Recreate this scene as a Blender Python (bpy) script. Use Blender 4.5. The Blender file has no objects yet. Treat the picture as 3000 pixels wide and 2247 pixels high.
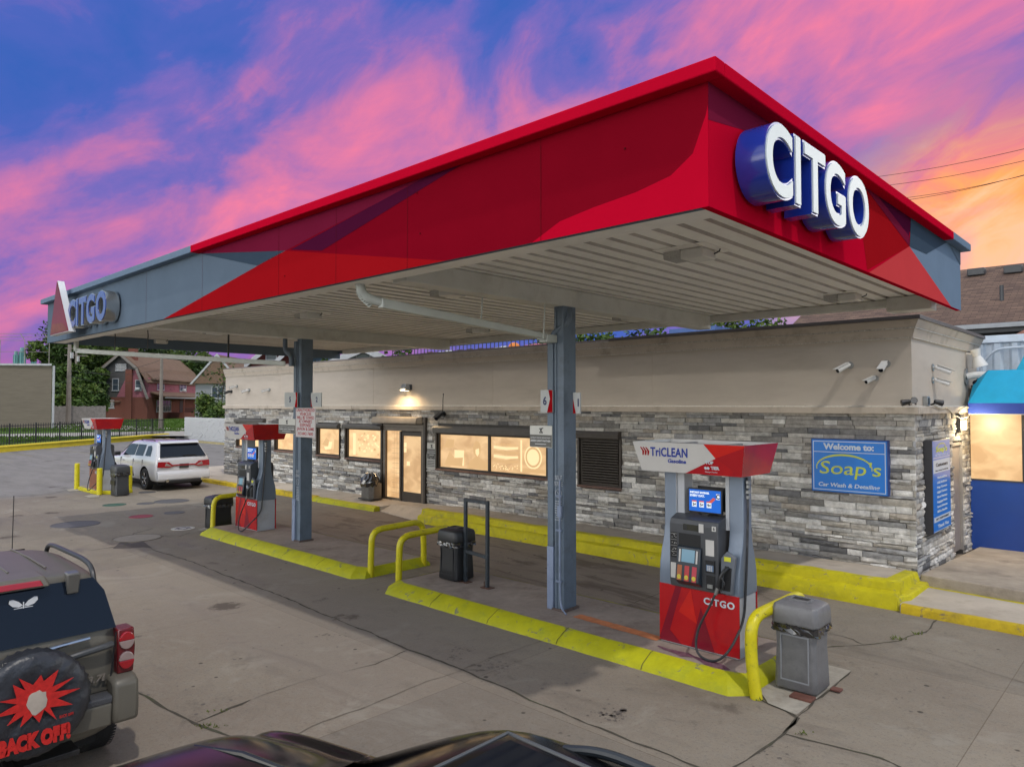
import bpy, math, random
import numpy as np
from mathutils import Vector, Matrix
random.seed(7)
R = math.radians
S = bpy.context.scene
C = S.collection
# ------------------------------------------------------------ camera
CH = 3.0; FPX = 2098.0
cam = bpy.data.objects.new('camera', bpy.data.cameras.new('camera')); C.objects.link(cam)
yaw, pit = R(43.3), R(1.67)
FW = Vector((-math.sin(yaw)*math.cos(pit), math.cos(yaw)*math.cos(pit), math.sin(pit)))
RT = Vector((math.cos(yaw), math.sin(yaw), 0)); UP = RT.cross(FW)
cam.location = (0, 0, CH)
cam.rotation_euler = Matrix((RT, UP, -FW)).transposed().to_euler()
cam.data.sensor_width = 36; cam.data.lens = 36*FPX/3000
cam.data.clip_start = 0.05; cam.data.clip_end = 4000
S.camera = cam
# ------------------------------------------------------------ light
S.view_settings.view_transform = 'Standard'; S.view_settings.look = 'None'
S.view_settings.exposure = 0.42; S.view_settings.gamma = 1
SUNV = Vector((0.50, -0.19, 0.85)).normalized()
sun = bpy.data.objects.new('sun', bpy.data.lights.new('sun', 'SUN')); C.objects.link(sun)
sun.data.energy = 1.05; sun.data.angle = R(1.2); sun.data.color = (1, .95, .88)
sun.rotation_euler = SUNV.to_track_quat('Z', 'Y').to_euler(); sun.location = (0, 0, 30)
w = bpy.data.worlds.new('World'); S.world = w; w.use_nodes = True
def build_world():
    nt = w.node_tree; N = nt.nodes; L = nt.links; N.clear()
    out = N.new('ShaderNodeOutputWorld'); bg = N.new('ShaderNodeBackground')
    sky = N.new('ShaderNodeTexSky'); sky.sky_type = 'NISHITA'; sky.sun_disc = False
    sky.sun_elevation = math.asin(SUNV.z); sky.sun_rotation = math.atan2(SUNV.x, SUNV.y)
    tc = N.new('ShaderNodeTexCoord')
    def vm(op, a, b=None, **k):
        n = N.new('ShaderNodeVectorMath'); n.operation = op
        for i, x in enumerate((a, b)):
            if x is None: continue
            if isinstance(x, (tuple, list, Vector)): n.inputs[i].default_value = tuple(x)
            else: L.new(x, n.inputs[i])
        return n.outputs['Value' if op == 'DOT_PRODUCT' else 'Vector']
    def mt(op, a, b=None, c=None, clamp=False):
        n = N.new('ShaderNodeMath'); n.operation = op; n.use_clamp = clamp
        for i, x in enumerate((a, b, c)):
            if x is None: continue
            if isinstance(x, (int, float)): n.inputs[i].default_value = x
            else: L.new(x, n.inputs[i])
        return n.outputs[0]
    def ramp(f, stops, interp='EASE'):
        n = N.new('ShaderNodeValToRGB'); n.color_ramp.interpolation = interp
        e = n.color_ramp.elements
        while len(e) < len(stops): e.new(0.5)
        for i, (p, c) in enumerate(stops): e[i].position = p; e[i].color = (*c, 1)
        L.new(f, n.inputs[0]); return n.outputs[0]
    def mix(f, a, b):
        n = N.new('ShaderNodeMix'); n.data_type = 'RGBA'
        if isinstance(f, (int, float)): n.inputs[0].default_value = f
        else: L.new(f, n.inputs[0])
        for i, x in ((6, a), (7, b)):
            if isinstance(x, tuple): n.inputs[i].default_value = (*x, 1)
            else: L.new(x, n.inputs[i])
        return n.outputs[2]
    def noise(v, sc, det, rough=.55, dist=0.0):
        n = N.new('ShaderNodeTexNoise'); n.inputs['Scale'].default_value = sc; n.inputs['Detail'].default_value = det
        n.inputs['Roughness'].default_value = rough; n.inputs['Distortion'].default_value = dist
        L.new(v, n.inputs['Vector']); return n.outputs['Fac']
    d = vm('NORMALIZE', tc.outputs['Generated'])
    # axes fixed to the compass: toward the sunset, along the horizon, and up
    fwd = Vector((-math.sin(yaw), math.cos(yaw), 0)); side = Vector((math.cos(yaw), math.sin(yaw), 0))
    f_ = vm('DOT_PRODUCT', d, fwd); s_ = vm('DOT_PRODUCT', d, side); z_ = vm('DOT_PRODUCT', d, (0, 0, 1))
    n1 = N.new('ShaderNodeMapping'); n1.inputs['Rotation'].default_value = (0, R(0), 0)
    # cloud field: streaks that climb gently to the right
    cx = N.new('ShaderNodeCombineXYZ')
    al = mt('ADD', mt('MULTIPLY', s_, .968), mt('MULTIPLY', z_, .25)); ac = mt('SUBTRACT', mt('SUBTRACT', z_, mt('MULTIPLY', s_, .27)), .345)
    al2 = mt('ADD', mt('MULTIPLY', s_, .86), mt('MULTIPLY', z_, .50)); ac2 = mt('SUBTRACT', mt('MULTIPLY', z_, .86), mt('MULTIPLY', s_, .50))
    L.new(mt('MULTIPLY', al2, 1.25), cx.inputs[0]); L.new(mt('MULTIPLY', ac2, 2.5), cx.inputs[1]); L.new(mt('MULTIPLY', f_, .5), cx.inputs[2])
    nA = noise(cx.outputs[0], 2.9, 10, .56, .5); nB = noise(cx.outputs[0], 8.5, 10, .6, .6)
    band = mt('SUBTRACT', 1.0, mt('ABSOLUTE', mt('DIVIDE', ac, .17)), clamp=True)
    under = mt('MULTIPLY', mt('MULTIPLY', ac, -6.0, clamp=True), mt('MULTIPLY', mt('SUBTRACT', .16, s_), 3.0, clamp=True))
    rsh = mt('MULTIPLY', mt('SUBTRACT', s_, -.06), 1.0, clamp=True)
    p = mt('ADD', mt('ADD', mt('ADD', .10, mt('MULTIPLY', band, .52)), mt('MULTIPLY', under, .34)), mt('MULTIPLY', rsh, .38))
    p = mt('ADD', p, mt('ADD', mt('MULTIPLY', mt('SUBTRACT', nA, .46), 1.6), mt('MULTIPLY', mt('SUBTRACT', nB, .5), .45)))
    cloud = ramp(p, [(0.0, (.040, .110, .42)), (.22, (.065, .115, .44)), (.42, (.18, .130, .44)), (.62, (.48, .160, .37)), (.84, (.80, .19, .31)), (1.0, (.92, .27, .28))], 'LINEAR')
    # orange glow low on the right
    ow = mt('MULTIPLY', mt('MULTIPLY', mt('SUBTRACT', s_, mt('ADD', .34, mt('MULTIPLY', mt('SUBTRACT', nA, .5), .5))), 5.0, clamp=True), mt('MULTIPLY', mt('SUBTRACT', .40, z_), 7.0, clamp=True), clamp=True)
    og = ramp(mt('ADD', mt('MULTIPLY', mt('SUBTRACT', z_, .10), 3.4), mt('MULTIPLY', mt('SUBTRACT', nB, .5), 1.3)), [(0, (1.0, .50, .38)), (.30, (1.0, .50, .27)), (.55, (1.0, .38, .12)), (.80, (.88, .23, .19)), (1, (.54, .18, .34))], 'LINEAR')
    sunset = mix(ow, cloud, og)
    lw = mt('MULTIPLY', mt('SUBTRACT', .09, z_), 12.0, clamp=True)
    sunset = mix(mt('MULTIPLY', lw, mt('SUBTRACT', 1.0, ow)), sunset, (.42, .13, .33))
    # the rest of the sky: blue with white cloud, brightened low as fill light
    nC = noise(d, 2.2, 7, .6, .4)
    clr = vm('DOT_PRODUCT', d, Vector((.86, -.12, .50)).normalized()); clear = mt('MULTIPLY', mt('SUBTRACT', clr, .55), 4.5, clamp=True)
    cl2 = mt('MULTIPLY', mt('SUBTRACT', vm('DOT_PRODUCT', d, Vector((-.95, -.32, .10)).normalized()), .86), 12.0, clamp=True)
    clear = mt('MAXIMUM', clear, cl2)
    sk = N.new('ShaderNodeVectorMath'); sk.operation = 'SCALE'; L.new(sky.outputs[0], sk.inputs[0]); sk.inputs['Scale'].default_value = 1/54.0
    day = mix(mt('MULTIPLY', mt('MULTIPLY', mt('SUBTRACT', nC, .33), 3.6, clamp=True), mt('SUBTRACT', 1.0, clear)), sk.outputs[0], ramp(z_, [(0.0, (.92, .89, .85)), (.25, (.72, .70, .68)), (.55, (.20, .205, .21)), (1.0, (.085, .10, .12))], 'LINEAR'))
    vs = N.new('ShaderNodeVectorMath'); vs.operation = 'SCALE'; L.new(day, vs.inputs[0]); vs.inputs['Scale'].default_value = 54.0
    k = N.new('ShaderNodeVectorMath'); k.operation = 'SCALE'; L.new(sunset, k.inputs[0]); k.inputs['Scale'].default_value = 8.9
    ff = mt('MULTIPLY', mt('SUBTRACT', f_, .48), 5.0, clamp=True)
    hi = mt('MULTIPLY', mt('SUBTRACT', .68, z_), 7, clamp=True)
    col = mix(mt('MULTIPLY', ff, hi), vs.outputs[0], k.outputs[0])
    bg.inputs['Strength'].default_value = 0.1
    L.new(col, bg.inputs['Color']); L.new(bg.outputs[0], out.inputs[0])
build_world()

# ------------------------------------------------------------ helpers
CV = Vector((0, 0, CH))
def ray(u, v): return FW + RT*((u-1500)/FPX) - UP*((v-1123.5)/FPX)
def P(u, v, x=None, y=None, z=None):          # a sighted point of the photograph, on a known plane of the place
    d = ray(u, v)
    t = (z-CH)/d.z if z is not None else (y/d.y if y is not None else x/d.x)
    return CV + d*t
def srgb(r, g, b):
    f = lambda c: (c/255)/12.92 if c/255 <= .04045 else ((c/255+.055)/1.055)**2.4
    return (f(r), f(g), f(b))
_m = {}
def M(name, col, rough=.6, metal=0.0, var=.12, vs=6.0, bump=0.0, bs=40.0, spec=.5, emit=None, es=1.0, coat=0.0, dirt=None, ds=2.0, stretch=None, scuff=None, ss=9.0):
    if name in _m: return _m[name]
    m = bpy.data.materials.new(name); m.use_nodes = True; nt = m.node_tree; N = nt.nodes; L = nt.links
    b = N['Principled BSDF']; b.inputs['Roughness'].default_value = rough; b.inputs['Metallic'].default_value = metal
    b.inputs['Specular IOR Level'].default_value = spec; b.inputs['Coat Weight'].default_value = coat; b.inputs['Coat Roughness'].default_value = .06
    tc = N.new('ShaderNodeTexCoord'); src = tc.outputs['Object']
    if stretch:
        mp = N.new('ShaderNodeMapping'); mp.inputs['Scale'].default_value = stretch; L.new(src, mp.inputs[0]); src = mp.outputs[0]
    last = None
    def mixc(f, a, bb):
        n = N.new('ShaderNodeMix'); n.data_type = 'RGBA'; L.new(f, n.inputs[0])
        for i, x in ((6, a), (7, bb)):
            if isinstance(x, tuple): n.inputs[i].default_value = (*x[:3], 1)
            else: L.new(x, n.inputs[i])
        return n.outputs[2]
    if var > 0:
        n = N.new('ShaderNodeTexNoise'); n.inputs['Scale'].default_value = vs; n.inputs['Detail'].default_value = 8; n.inputs['Roughness'].default_value = .65
        L.new(src, n.inputs['Vector'])
        mr = N.new('ShaderNodeMapRange'); mr.inputs[1].default_value = .28; mr.inputs[2].default_value = .72; L.new(n.outputs['Fac'], mr.inputs[0])
        last = mixc(mr.outputs[0], tuple(c*(1-var) for c in col), tuple(min(1, c*(1+var)) for c in col))
    else:
        b.inputs['Base Color'].default_value = (*col, 1)
    if dirt:
        n = N.new('ShaderNodeTexNoise'); n.inputs['Scale'].default_value = ds; n.inputs['Detail'].default_value = 9; n.inputs['Roughness'].default_value = .7
        L.new(src, n.inputs['Vector'])
        mr = N.new('ShaderNodeMapRange'); mr.inputs[1].default_value = .52; mr.inputs[2].default_value = .72; mr.inputs[4].default_value = .75; L.new(n.outputs['Fac'], mr.inputs[0])
        last = mixc(mr.outputs[0], last if last else col, dirt)
    if scuff:
        n = N.new('ShaderNodeTexNoise'); n.inputs['Scale'].default_value = ss; n.inputs['Detail'].default_value = 10; n.inputs['Roughness'].default_value = .75; n.inputs['Distortion'].default_value = .6
        L.new(src, n.inputs['Vector'])
        mr = N.new('ShaderNodeMapRange'); mr.inputs[1].default_value = .585; mr.inputs[2].default_value = .635; mr.inputs[4].default_value = .85; L.new(n.outputs['Fac'], mr.inputs[0])
        last = mixc(mr.outputs[0], last if last else col, scuff)
    if last: L.new(last, b.inputs['Base Color'])
    if bump > 0:
        n = N.new('ShaderNodeTexNoise'); n.inputs['Scale'].default_value = bs; n.inputs['Detail'].default_value = 6
        L.new(src, n.inputs['Vector']); bp = N.new('ShaderNodeBump'); bp.inputs['Strength'].default_value = bump; bp.inputs['Distance'].default_value = .02
        L.new(n.outputs['Fac'], bp.inputs['Height']); L.new(bp.outputs[0], b.inputs['Normal'])
    if emit:
        b.inputs['Emission Color'].default_value = (*emit, 1); b.inputs['Emission Strength'].default_value = es
    _m[name] = m; return m

class MB:
    def __init__(s): s.v = []; s.f = []; s.m = []
    def add(s, vs, fs, m=0):
        o = len(s.v); s.v += [tuple(x) for x in vs]; s.f += [tuple(i+o for i in f) for f in fs]; s.m += [m]*len(fs); return s
    def box(s, x0, x1, y0, y1, z0, z1, m=0):
        return s.add([(x0,y0,z0),(x1,y0,z0),(x1,y1,z0),(x0,y1,z0),(x0,y0,z1),(x1,y0,z1),(x1,y1,z1),(x0,y1,z1)],
                     [(0,3,2,1),(4,5,6,7),(0,1,5,4),(1,2,6,5),(2,3,7,6),(3,0,4,7)], m)
    def quad(s, a, b, c, d, m=0): return s.add([a, b, c, d], [(0,1,2,3)], m)
    def poly(s, pts, m=0): return s.add(pts, [tuple(range(len(pts)))], m)
    def hexa(s, bot, top, m=0):        # any two matching quads
        return s.add(list(bot)+list(top), [(0,3,2,1),(4,5,6,7),(0,1,5,4),(1,2,6,5),(2,3,7,6),(3,0,4,7)], m)
    def prism(s, pts, ax, d0, d1, m=0):
        def mk(p, d): return {'y': (p[0], d, p[1]), 'x': (d, p[0], p[1]), 'z': (p[0], p[1], d)}[ax]
        n = len(pts); vs = [mk(p, d0) for p in pts]+[mk(p, d1) for p in pts]
        fs = [tuple(range(n)), tuple(range(2*n-1, n-1, -1))]+[(i, i+n, (i+1) % n+n, (i+1) % n) for i in range(n)]
        return s.add(vs, fs, m)
    def cyl(s, a, b, r0, r1=None, n=14, m=0, caps=True):
        a, b = Vector(a), Vector(b); r1 = r0 if r1 is None else r1
        d = (b-a).normalized(); x = d.orthogonal().normalized(); y = d.cross(x)
        vs = [a+(x*math.cos(t)+y*math.sin(t))*r0 for t in [i*2*math.pi/n for i in range(n)]]
        vs += [b+(x*math.cos(t)+y*math.sin(t))*r1 for t in [i*2*math.pi/n for i in range(n)]]
        fs = [(i, (i+1) % n, (i+1) % n+n, i+n) for i in range(n)]
        if caps: fs += [tuple(range(n-1, -1, -1)), tuple(range(n, 2*n))]
        return s.add(vs, fs, m)
    def tube(s, pts, r, n=10, m=0, rnd=0, seg=6, radii=None):
        pts = [Vector(p) for p in pts]
        if rnd:
            q = [pts[0]]
            for i in range(1, len(pts)-1):
                a, b, c = pts[i-1], pts[i], pts[i+1]
                ra = min(rnd, (a-b).length*.49); rc = min(rnd, (c-b).length*.49)
                p0 = b+(a-b).normalized()*ra; p1 = b+(c-b).normalized()*rc
                for k in range(seg+1):
                    t = k/seg; q.append((1-t)**2*p0+2*t*(1-t)*b+t*t*p1)
            q.append(pts[-1]); pts = q
        rings = []; x = None
        for i, p in enumerate(pts):
            d = ((pts[min(i+1, len(pts)-1)]-pts[max(i-1, 0)])).normalized()
            x = d.orthogonal().normalized() if x is None else (x-d*x.dot(d)).normalized()
            y = d.cross(x); rr = radii[i] if radii else r
            rings.append([p+(x*math.cos(t)+y*math.sin(t))*rr for t in [k*2*math.pi/n for k in range(n)]])
        vs = [v for g in rings for v in g]; fs = []
        for i in range(len(pts)-1):
            for k in range(n): fs.append((i*n+k, i*n+(k+1) % n, (i+1)*n+(k+1) % n, (i+1)*n+k))
        fs += [tuple(range(n-1, -1, -1)), tuple((len(pts)-1)*n+k for k in range(n))]
        return s.add(vs, fs, m)
    def sphere(s, c, r, n=12, k=8, m=0, sc=(1, 1, 1)):
        vs = []; fs = []
        for i in range(k+1):
            a = math.pi*i/k
            for j in range(n):
                b = 2*math.pi*j/n
                vs.append((c[0]+r*sc[0]*math.sin(a)*math.cos(b), c[1]+r*sc[1]*math.sin(a)*math.sin(b), c[2]+r*sc[2]*math.cos(a)))
        for i in range(k):
            for j in range(n): fs.append((i*n+j, (i+1)*n+j, (i+1)*n+(j+1) % n, i*n+(j+1) % n))
        return s.add(vs, fs, m)
    def text(s, t, size, o, ax, ay, m=0, ext=.002, bold=0.0, align='CENTER', sx=1.0, shear=0.0, fit=None, res=3, sp=1.0):
        cu = bpy.data.curves.new('t', 'FONT'); cu.body = t; cu.size = size; cu.extrude = ext; cu.offset = bold
        cu.align_x = align; cu.align_y = 'CENTER'; cu.resolution_u = res; cu.shear = shear; cu.space_character = sp
        ob = bpy.data.objects.new('t', cu); me = bpy.data.meshes.new_from_object(ob)
        ax, ay, o = Vector(ax).normalized(), Vector(ay).normalized(), Vector(o); nz = ax.cross(ay)
        if fit:
            xs = [v.co.x for v in me.vertices]; wd = (max(xs)-min(xs)) or 1; sx = fit/wd
            if align == 'CENTER': o = o - ax*((max(xs)+min(xs))/2*sx)
        s.add([o+ax*(v.co.x*sx)+ay*v.co.y+nz*v.co.z for v in me.vertices], [tuple(p.vertices) for p in me.polygons], m)
        bpy.data.meshes.remove(me); bpy.data.objects.remove(ob); bpy.data.curves.remove(cu); return s
    def mesh(s, name, mats, off=(0, 0, 0), smooth=35):
        me = bpy.data.meshes.new(name)
        me.from_pydata([(v[0]-off[0], v[1]-off[1], v[2]-off[2]) for v in s.v], [], s.f)
        for m in (mats if isinstance(mats, (list, tuple)) else [mats]): me.materials.append(m)
        me.polygons.foreach_set('material_index', s.m)
        if smooth:
            me.polygons.foreach_set('use_smooth', [True]*len(me.polygons)); me.set_sharp_from_angle(angle=R(smooth))
        me.update(); return me

def tag(o, label, cat, group=None, kind=None):
    if label: o['label'] = label
    if cat: o['category'] = cat
    if group: o['group'] = group
    if kind: o['kind'] = kind
    return o
def bev(o, wd, seg=2):
    md = o.modifiers.new('bevel', 'BEVEL'); md.width = wd; md.segments = seg; md.limit_method = 'ANGLE'; md.angle_limit = R(40); md.harden_normals = False
class T:                                        # a thing: an Empty at its base that parents its parts
    def __init__(s, name, label, cat, loc=(0, 0, 0), group=None, rz=0.0):
        s.o = bpy.data.objects.new(name, None); C.objects.link(s.o); s.o.empty_display_size = .2
        s.o.location = loc; s.o.rotation_euler = (0, 0, rz); s.loc = loc if rz == 0 else (0, 0, 0)
        tag(s.o, label, cat, group)
    def part(s, name, mb, mats, parent=None, bevel=0, label=None, smooth=35, kind=None):
        ob = bpy.data.objects.new(name, mb.mesh(name, mats, s.loc, smooth)); C.objects.link(ob); ob.parent = parent or s.o
        if bevel: bev(ob, bevel)
        if label: ob['label'] = label
        if kind: ob['kind'] = kind
        return ob
def single(name, mb, mats, label, cat, loc=(0, 0, 0), group=None, bevel=0, kind=None, smooth=35, rz=0.0):
    ob = bpy.data.objects.new(name, mb.mesh(name, mats, loc if rz == 0 else (0, 0, 0), smooth)); C.objects.link(ob); ob.location = loc; ob.rotation_euler = (0, 0, rz)
    if bevel: bev(ob, bevel)
    return tag(ob, label, cat, group, kind)
def struct(name, mb, mats, kind='structure', smooth=35, bevel=0):
    ob = bpy.data.objects.new(name, mb.mesh(name, mats, (0, 0, 0), smooth)); C.objects.link(ob); ob['kind'] = kind
    if bevel: bev(ob, bevel)
    return ob
def copy_tree(o, parent=None):
    c = o.copy(); C.objects.link(c); c.parent = parent
    for ch in list(o.children): copy_tree(ch, c)
    return c
X_, Y_, Z_ = (1, 0, 0), (0, 1, 0), (0, 0, 1)

# ------------------------------------------------------------ materials
yellow = M('yellow_paint', (.52, .46, .008), .62, var=.16, vs=5, bump=.22, bs=26, spec=.3, dirt=(.30, .28, .03), ds=3.1, scuff=(.20, .18, .14), ss=6)
yellow_green = M('lime_yellow_paint', (.43, .42, .008), .62, var=.15, vs=4, bump=.18, bs=22, spec=.3, dirt=(.28, .32, .03), ds=3.4, scuff=(.17, .17, .12), ss=7)
yellow_old = M('old_yellow_paint', (.50, .36, .012), .65, var=.2, vs=5, bump=.25, bs=20, spec=.3, dirt=(.18, .13, .03), ds=2.4, scuff=(.16, .13, .10), ss=6)
yellow_gloss = M('yellow_pipe_paint', (.60, .52, .006), .38, var=.1, vs=9, bump=.12, bs=14, spec=.5, dirt=(.35, .33, .02), ds=7, scuff=(.10, .08, .05), ss=11)
slate = M('slate_blue_panel', (.115, .155, .205), .30, metal=.0, var=.05, vs=2, spec=0.0)
slate_d = M('dark_slate_panel', (.045, .068, .10), .30, metal=.0, var=.05, vs=2, spec=0.0)
slate_l = M('light_slate_panel', (.15, .21, .29), .3, metal=.0, var=.05, vs=2, spec=0.0)
steel_blue = M('blue_grey_column_paint', (.115, .155, .205), .5, var=.12, vs=3, dirt=(.065, .085, .11), ds=4, bump=.05)
steel_light = M('pale_blue_conduit_paint', (.20, .25, .36), .5, var=.1, vs=4, dirt=(.1, .12, .16), ds=5)
red = M('red_panel', (.47, .003, .022), .30, var=.04, vs=1.5, spec=0.0)
red_br = M('bright_red_panel', (.30, .006, .010), .30, var=.04, vs=1.5, spec=0.0)
red_dk = M('crimson_panel', (.20, .003, .012), .30, var=.05, vs=1.5, spec=0.0)
purple = M('plum_panel', (.070, .006, .030), .30, var=.05, vs=1.5, spec=0.0)
purple2 = M('mauve_panel', (.16, .010, .035), .30, var=.05, vs=1.5, spec=0.0)
salmon = M('salmon_panel', (.52, .05, .055), .30, var=.04, vs=1.5, spec=0.0)
white_p = M('white_enamel', (.62, .63, .64), .4, var=.04)
deck_m = M('canopy_deck_paint', (.84, .83, .79), .5, var=.06, vs=1.2, dirt=(.60, .57, .51), ds=1.1)
beam_m = M('canopy_beam_paint', (.56, .56, .52), .5, var=.1, vs=2, dirt=(.38, .37, .33), ds=2.2)
pipe_m = M('drain_pipe_paint', (.48, .52, .50), .45, var=.08, vs=4)
blue_l = M('royal_blue_letter', (.012, .035, .30), .22, var=.04, coat=.5)
face_w = M('letter_face_white', (.55, .62, .62), .35, var=.03)
silver = M('brushed_letter_side', (.55, .56, .55), .22, metal=.9, var=.05)
dark = M('black_plastic', (.018, .019, .021), .45, var=.2, vs=9)
black = M('black_rubber', (.012, .012, .013), .7, var=.2)
dkgrey = M('dark_grey_plastic', (.045, .048, .052), .45, var=.15)
grey_pl = M('grey_moulded_plastic', (.155, .155, .160), .36, var=.12, vs=14, bump=.12, bs=90, dirt=(.10, .10, .105), ds=6)
chrome = M('chrome', (.6, .6, .6), .15, metal=1, var=.03)
galv = M('galvanised_metal', (.30, .31, .31), .4, metal=.7, var=.2, vs=8)
glass_dk = M('tinted_glass', (.004, .007, .014), .04, var=0, spec=.40, coat=0.0)
bronze = M('dark_bronze_frame', (.055, .047, .040), .4, metal=.4, var=.12)
bronze_l = M('bronze_shutter_box', (.085, .078, .070), .45, metal=.3, var=.12)
stucco = M('beige_stucco', (.50, .445, .38), .9, var=.07, vs=1.3, bump=.25, bs=140, spec=.15, dirt=(.42, .37, .31), ds=.8, stretch=(.6, .6, 2.4))
stucco_l = M('pale_stucco_trim', (.50, .435, .36), .85, var=.07, vs=2, bump=.15, bs=120, spec=.15, dirt=(.27, .23, .18), ds=2.5)
concrete_w = M('sidewalk_concrete', (.48, .42, .345), .9, var=.14, vs=2.0, bump=.2, bs=60, spec=.2, dirt=(.31, .26, .21), ds=1.7)
concrete_d = M('rough_concrete_face', (.17, .17, .15), .95, var=.3, vs=14, bump=.6, bs=30, spec=.1)
wht_brick = M('white_painted_brick', (.47, .48, .49), .8, var=.08, vs=20, bump=.5, bs=50)
redm = M('red_lamp', (.42, .004, .008), .15, var=.05, coat=.6)

# ============================================================ SETTING
def lot_material():
    m = bpy.data.materials.new('lot_concrete'); m.use_nodes = True; nt = m.node_tree; N = nt.nodes; L = nt.links
    b = N['Principled BSDF']; b.inputs['Roughness'].default_value = .88; b.inputs['Specular IOR Level'].default_value = .25
    tc = N.new('ShaderNodeTexCoord'); o = tc.outputs['Object']
    def noise(sc, det=8, ro=.6, vec=o, dist=0):
        n = N.new('ShaderNodeTexNoise'); n.inputs['Scale'].default_value = sc; n.inputs['Detail'].default_value = det
        n.inputs['Roughness'].default_value = ro; n.inputs['Distortion'].default_value = dist; L.new(vec, n.inputs['Vector']); return n.outputs['Fac']
    def rng(f, a, b_, c=0, d=1):
        n = N.new('ShaderNodeMapRange'); n.interpolation_type = 'SMOOTHSTEP'
        for i, x in enumerate((a, b_, c, d)): n.inputs[i+1].default_value = x
        L.new(f, n.inputs[0]); return n.outputs[0]
    def mix(f, a, bb):
        n = N.new('ShaderNodeMix'); n.data_type = 'RGBA'
        if isinstance(f, float): n.inputs[0].default_value = f
        else: L.new(f, n.inputs[0])
        for i, x in ((6, a), (7, bb)):
            if isinstance(x, tuple): n.inputs[i].default_value = (*x, 1)
            else: L.new(x, n.inputs[i])
        return n.outputs[2]
    mp = N.new('ShaderNodeMapping'); mp.inputs['Scale'].default_value = (.35, 1.3, 1); L.new(o, mp.inputs[0])
    c = mix(rng(noise(.55), .35, .65), (.243, .208, .165), (.292, .253, .202))
    c = mix(rng(noise(.16, 5), .4, .62), c, (.222, .184, .148))
    c = mix(rng(noise(9, 6, .7), .4, .7, 0, .35), c, (.29, .268, .235))
    c = mix(rng(noise(1.1, 9, .68, mp.outputs[0], .6), .53, .70, 0, .55), c, (.120, .100, .085))
    c = mix(rng(noise(30, 7, .8), .50, .66, 0, .55), c, (.125, .11, .092))
    c = mix(rng(noise(4.5, 8, .75), .50, .68, 0, .30), c, (.14, .122, .10))
    c = mix(rng(noise(.8, 6, .7, o, 1.0), .54, .66, 0, .40), c, (.33, .305, .26))
    c = mix(rng(noise(110, 3, .6), .58, .72, 0, .6), c, (.42, .39, .34))
    c = mix(rng(noise(2.4, 9, .72, o, 1.2), .56, .70, 0, .45), c, (.115, .10, .085))
    bk_ = N.new('ShaderNodeTexBrick'); bk_.offset = 0.0; bk_.inputs['Scale'].default_value = 1.0; bk_.inputs['Brick Width'].default_value = 4.3; bk_.inputs['Row Height'].default_value = 3.7
    bk_.inputs['Mortar Size'].default_value = .006; bk_.inputs['Mortar Smooth'].default_value = .6; bk_.inputs['Color1'].default_value = (.86, .86, .85, 1); bk_.inputs['Color2'].default_value = (1.12, 1.10, 1.06, 1); bk_.inputs['Mortar'].default_value = (.62, .58, .54, 1)
    mpb = N.new('ShaderNodeMapping'); mpb.inputs['Location'].default_value = (1.45, 2.05, 0); L.new(o, mpb.inputs[0]); L.new(mpb.outputs[0], bk_.inputs['Vector'])
    mb_ = N.new('ShaderNodeMix'); mb_.data_type = 'RGBA'; mb_.blend_type = 'MULTIPLY'; mb_.inputs[0].default_value = 1.0; L.new(c, mb_.inputs[6]); L.new(bk_.outputs['Color'], mb_.inputs[7]); c = mb_.outputs[2]
    # oil-browned bays beside the pumps (fixed to the place), base lightened to offset canopy shade
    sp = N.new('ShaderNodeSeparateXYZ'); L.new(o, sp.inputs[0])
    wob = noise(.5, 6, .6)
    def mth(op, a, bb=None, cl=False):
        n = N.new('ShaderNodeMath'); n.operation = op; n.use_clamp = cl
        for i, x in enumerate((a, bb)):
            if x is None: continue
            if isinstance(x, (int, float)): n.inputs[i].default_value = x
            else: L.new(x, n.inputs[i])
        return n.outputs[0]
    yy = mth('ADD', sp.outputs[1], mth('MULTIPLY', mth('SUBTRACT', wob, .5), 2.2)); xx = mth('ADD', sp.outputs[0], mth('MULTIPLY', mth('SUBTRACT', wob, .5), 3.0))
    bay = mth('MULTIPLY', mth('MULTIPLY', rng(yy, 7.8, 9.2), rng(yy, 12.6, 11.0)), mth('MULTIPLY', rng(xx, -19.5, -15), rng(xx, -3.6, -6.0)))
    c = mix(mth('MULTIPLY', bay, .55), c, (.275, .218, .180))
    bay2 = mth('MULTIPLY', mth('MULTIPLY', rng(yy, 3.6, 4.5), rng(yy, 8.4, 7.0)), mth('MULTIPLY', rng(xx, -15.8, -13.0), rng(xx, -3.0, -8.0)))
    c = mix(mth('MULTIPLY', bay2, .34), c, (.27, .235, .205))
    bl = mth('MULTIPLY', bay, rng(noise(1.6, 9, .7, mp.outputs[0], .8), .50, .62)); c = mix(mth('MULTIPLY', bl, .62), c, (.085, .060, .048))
    # asphalt-grey old surface farther left
    far = mth('MULTIPLY', rng(mth('ADD', sp.outputs[0], mth('MULTIPLY', mth('SUBTRACT', wob, .5), .8)), -26.5, -28.3), 1.0)
    asp = mix(rng(noise(1.2, 9, .7, mp.outputs[0]), .38, .68), (.225, .212, .195), (.17, .16, .148))
    asp = mix(rng(noise(22, 4), .5, .75, 0, .35), asp, (.30, .28, .26))
    c = mix(far, c, asp)
    # small dark gum and oil spots
    v = N.new('ShaderNodeTexVoronoi'); v.inputs['Scale'].default_value = 2.6; v.inputs['Randomness'].default_value = 1; L.new(o, v.inputs['Vector'])
    vv = mth('MULTIPLY', rng(v.outputs['Distance'], .085, .055), rng(noise(1.7, 2), .46, .52)); c = mix(mth('MULTIPLY', vv, .8), c, (.05, .042, .036))
    v2 = N.new('ShaderNodeTexVoronoi'); v2.inputs['Scale'].default_value = .75; L.new(o, v2.inputs['Vector'])
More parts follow.
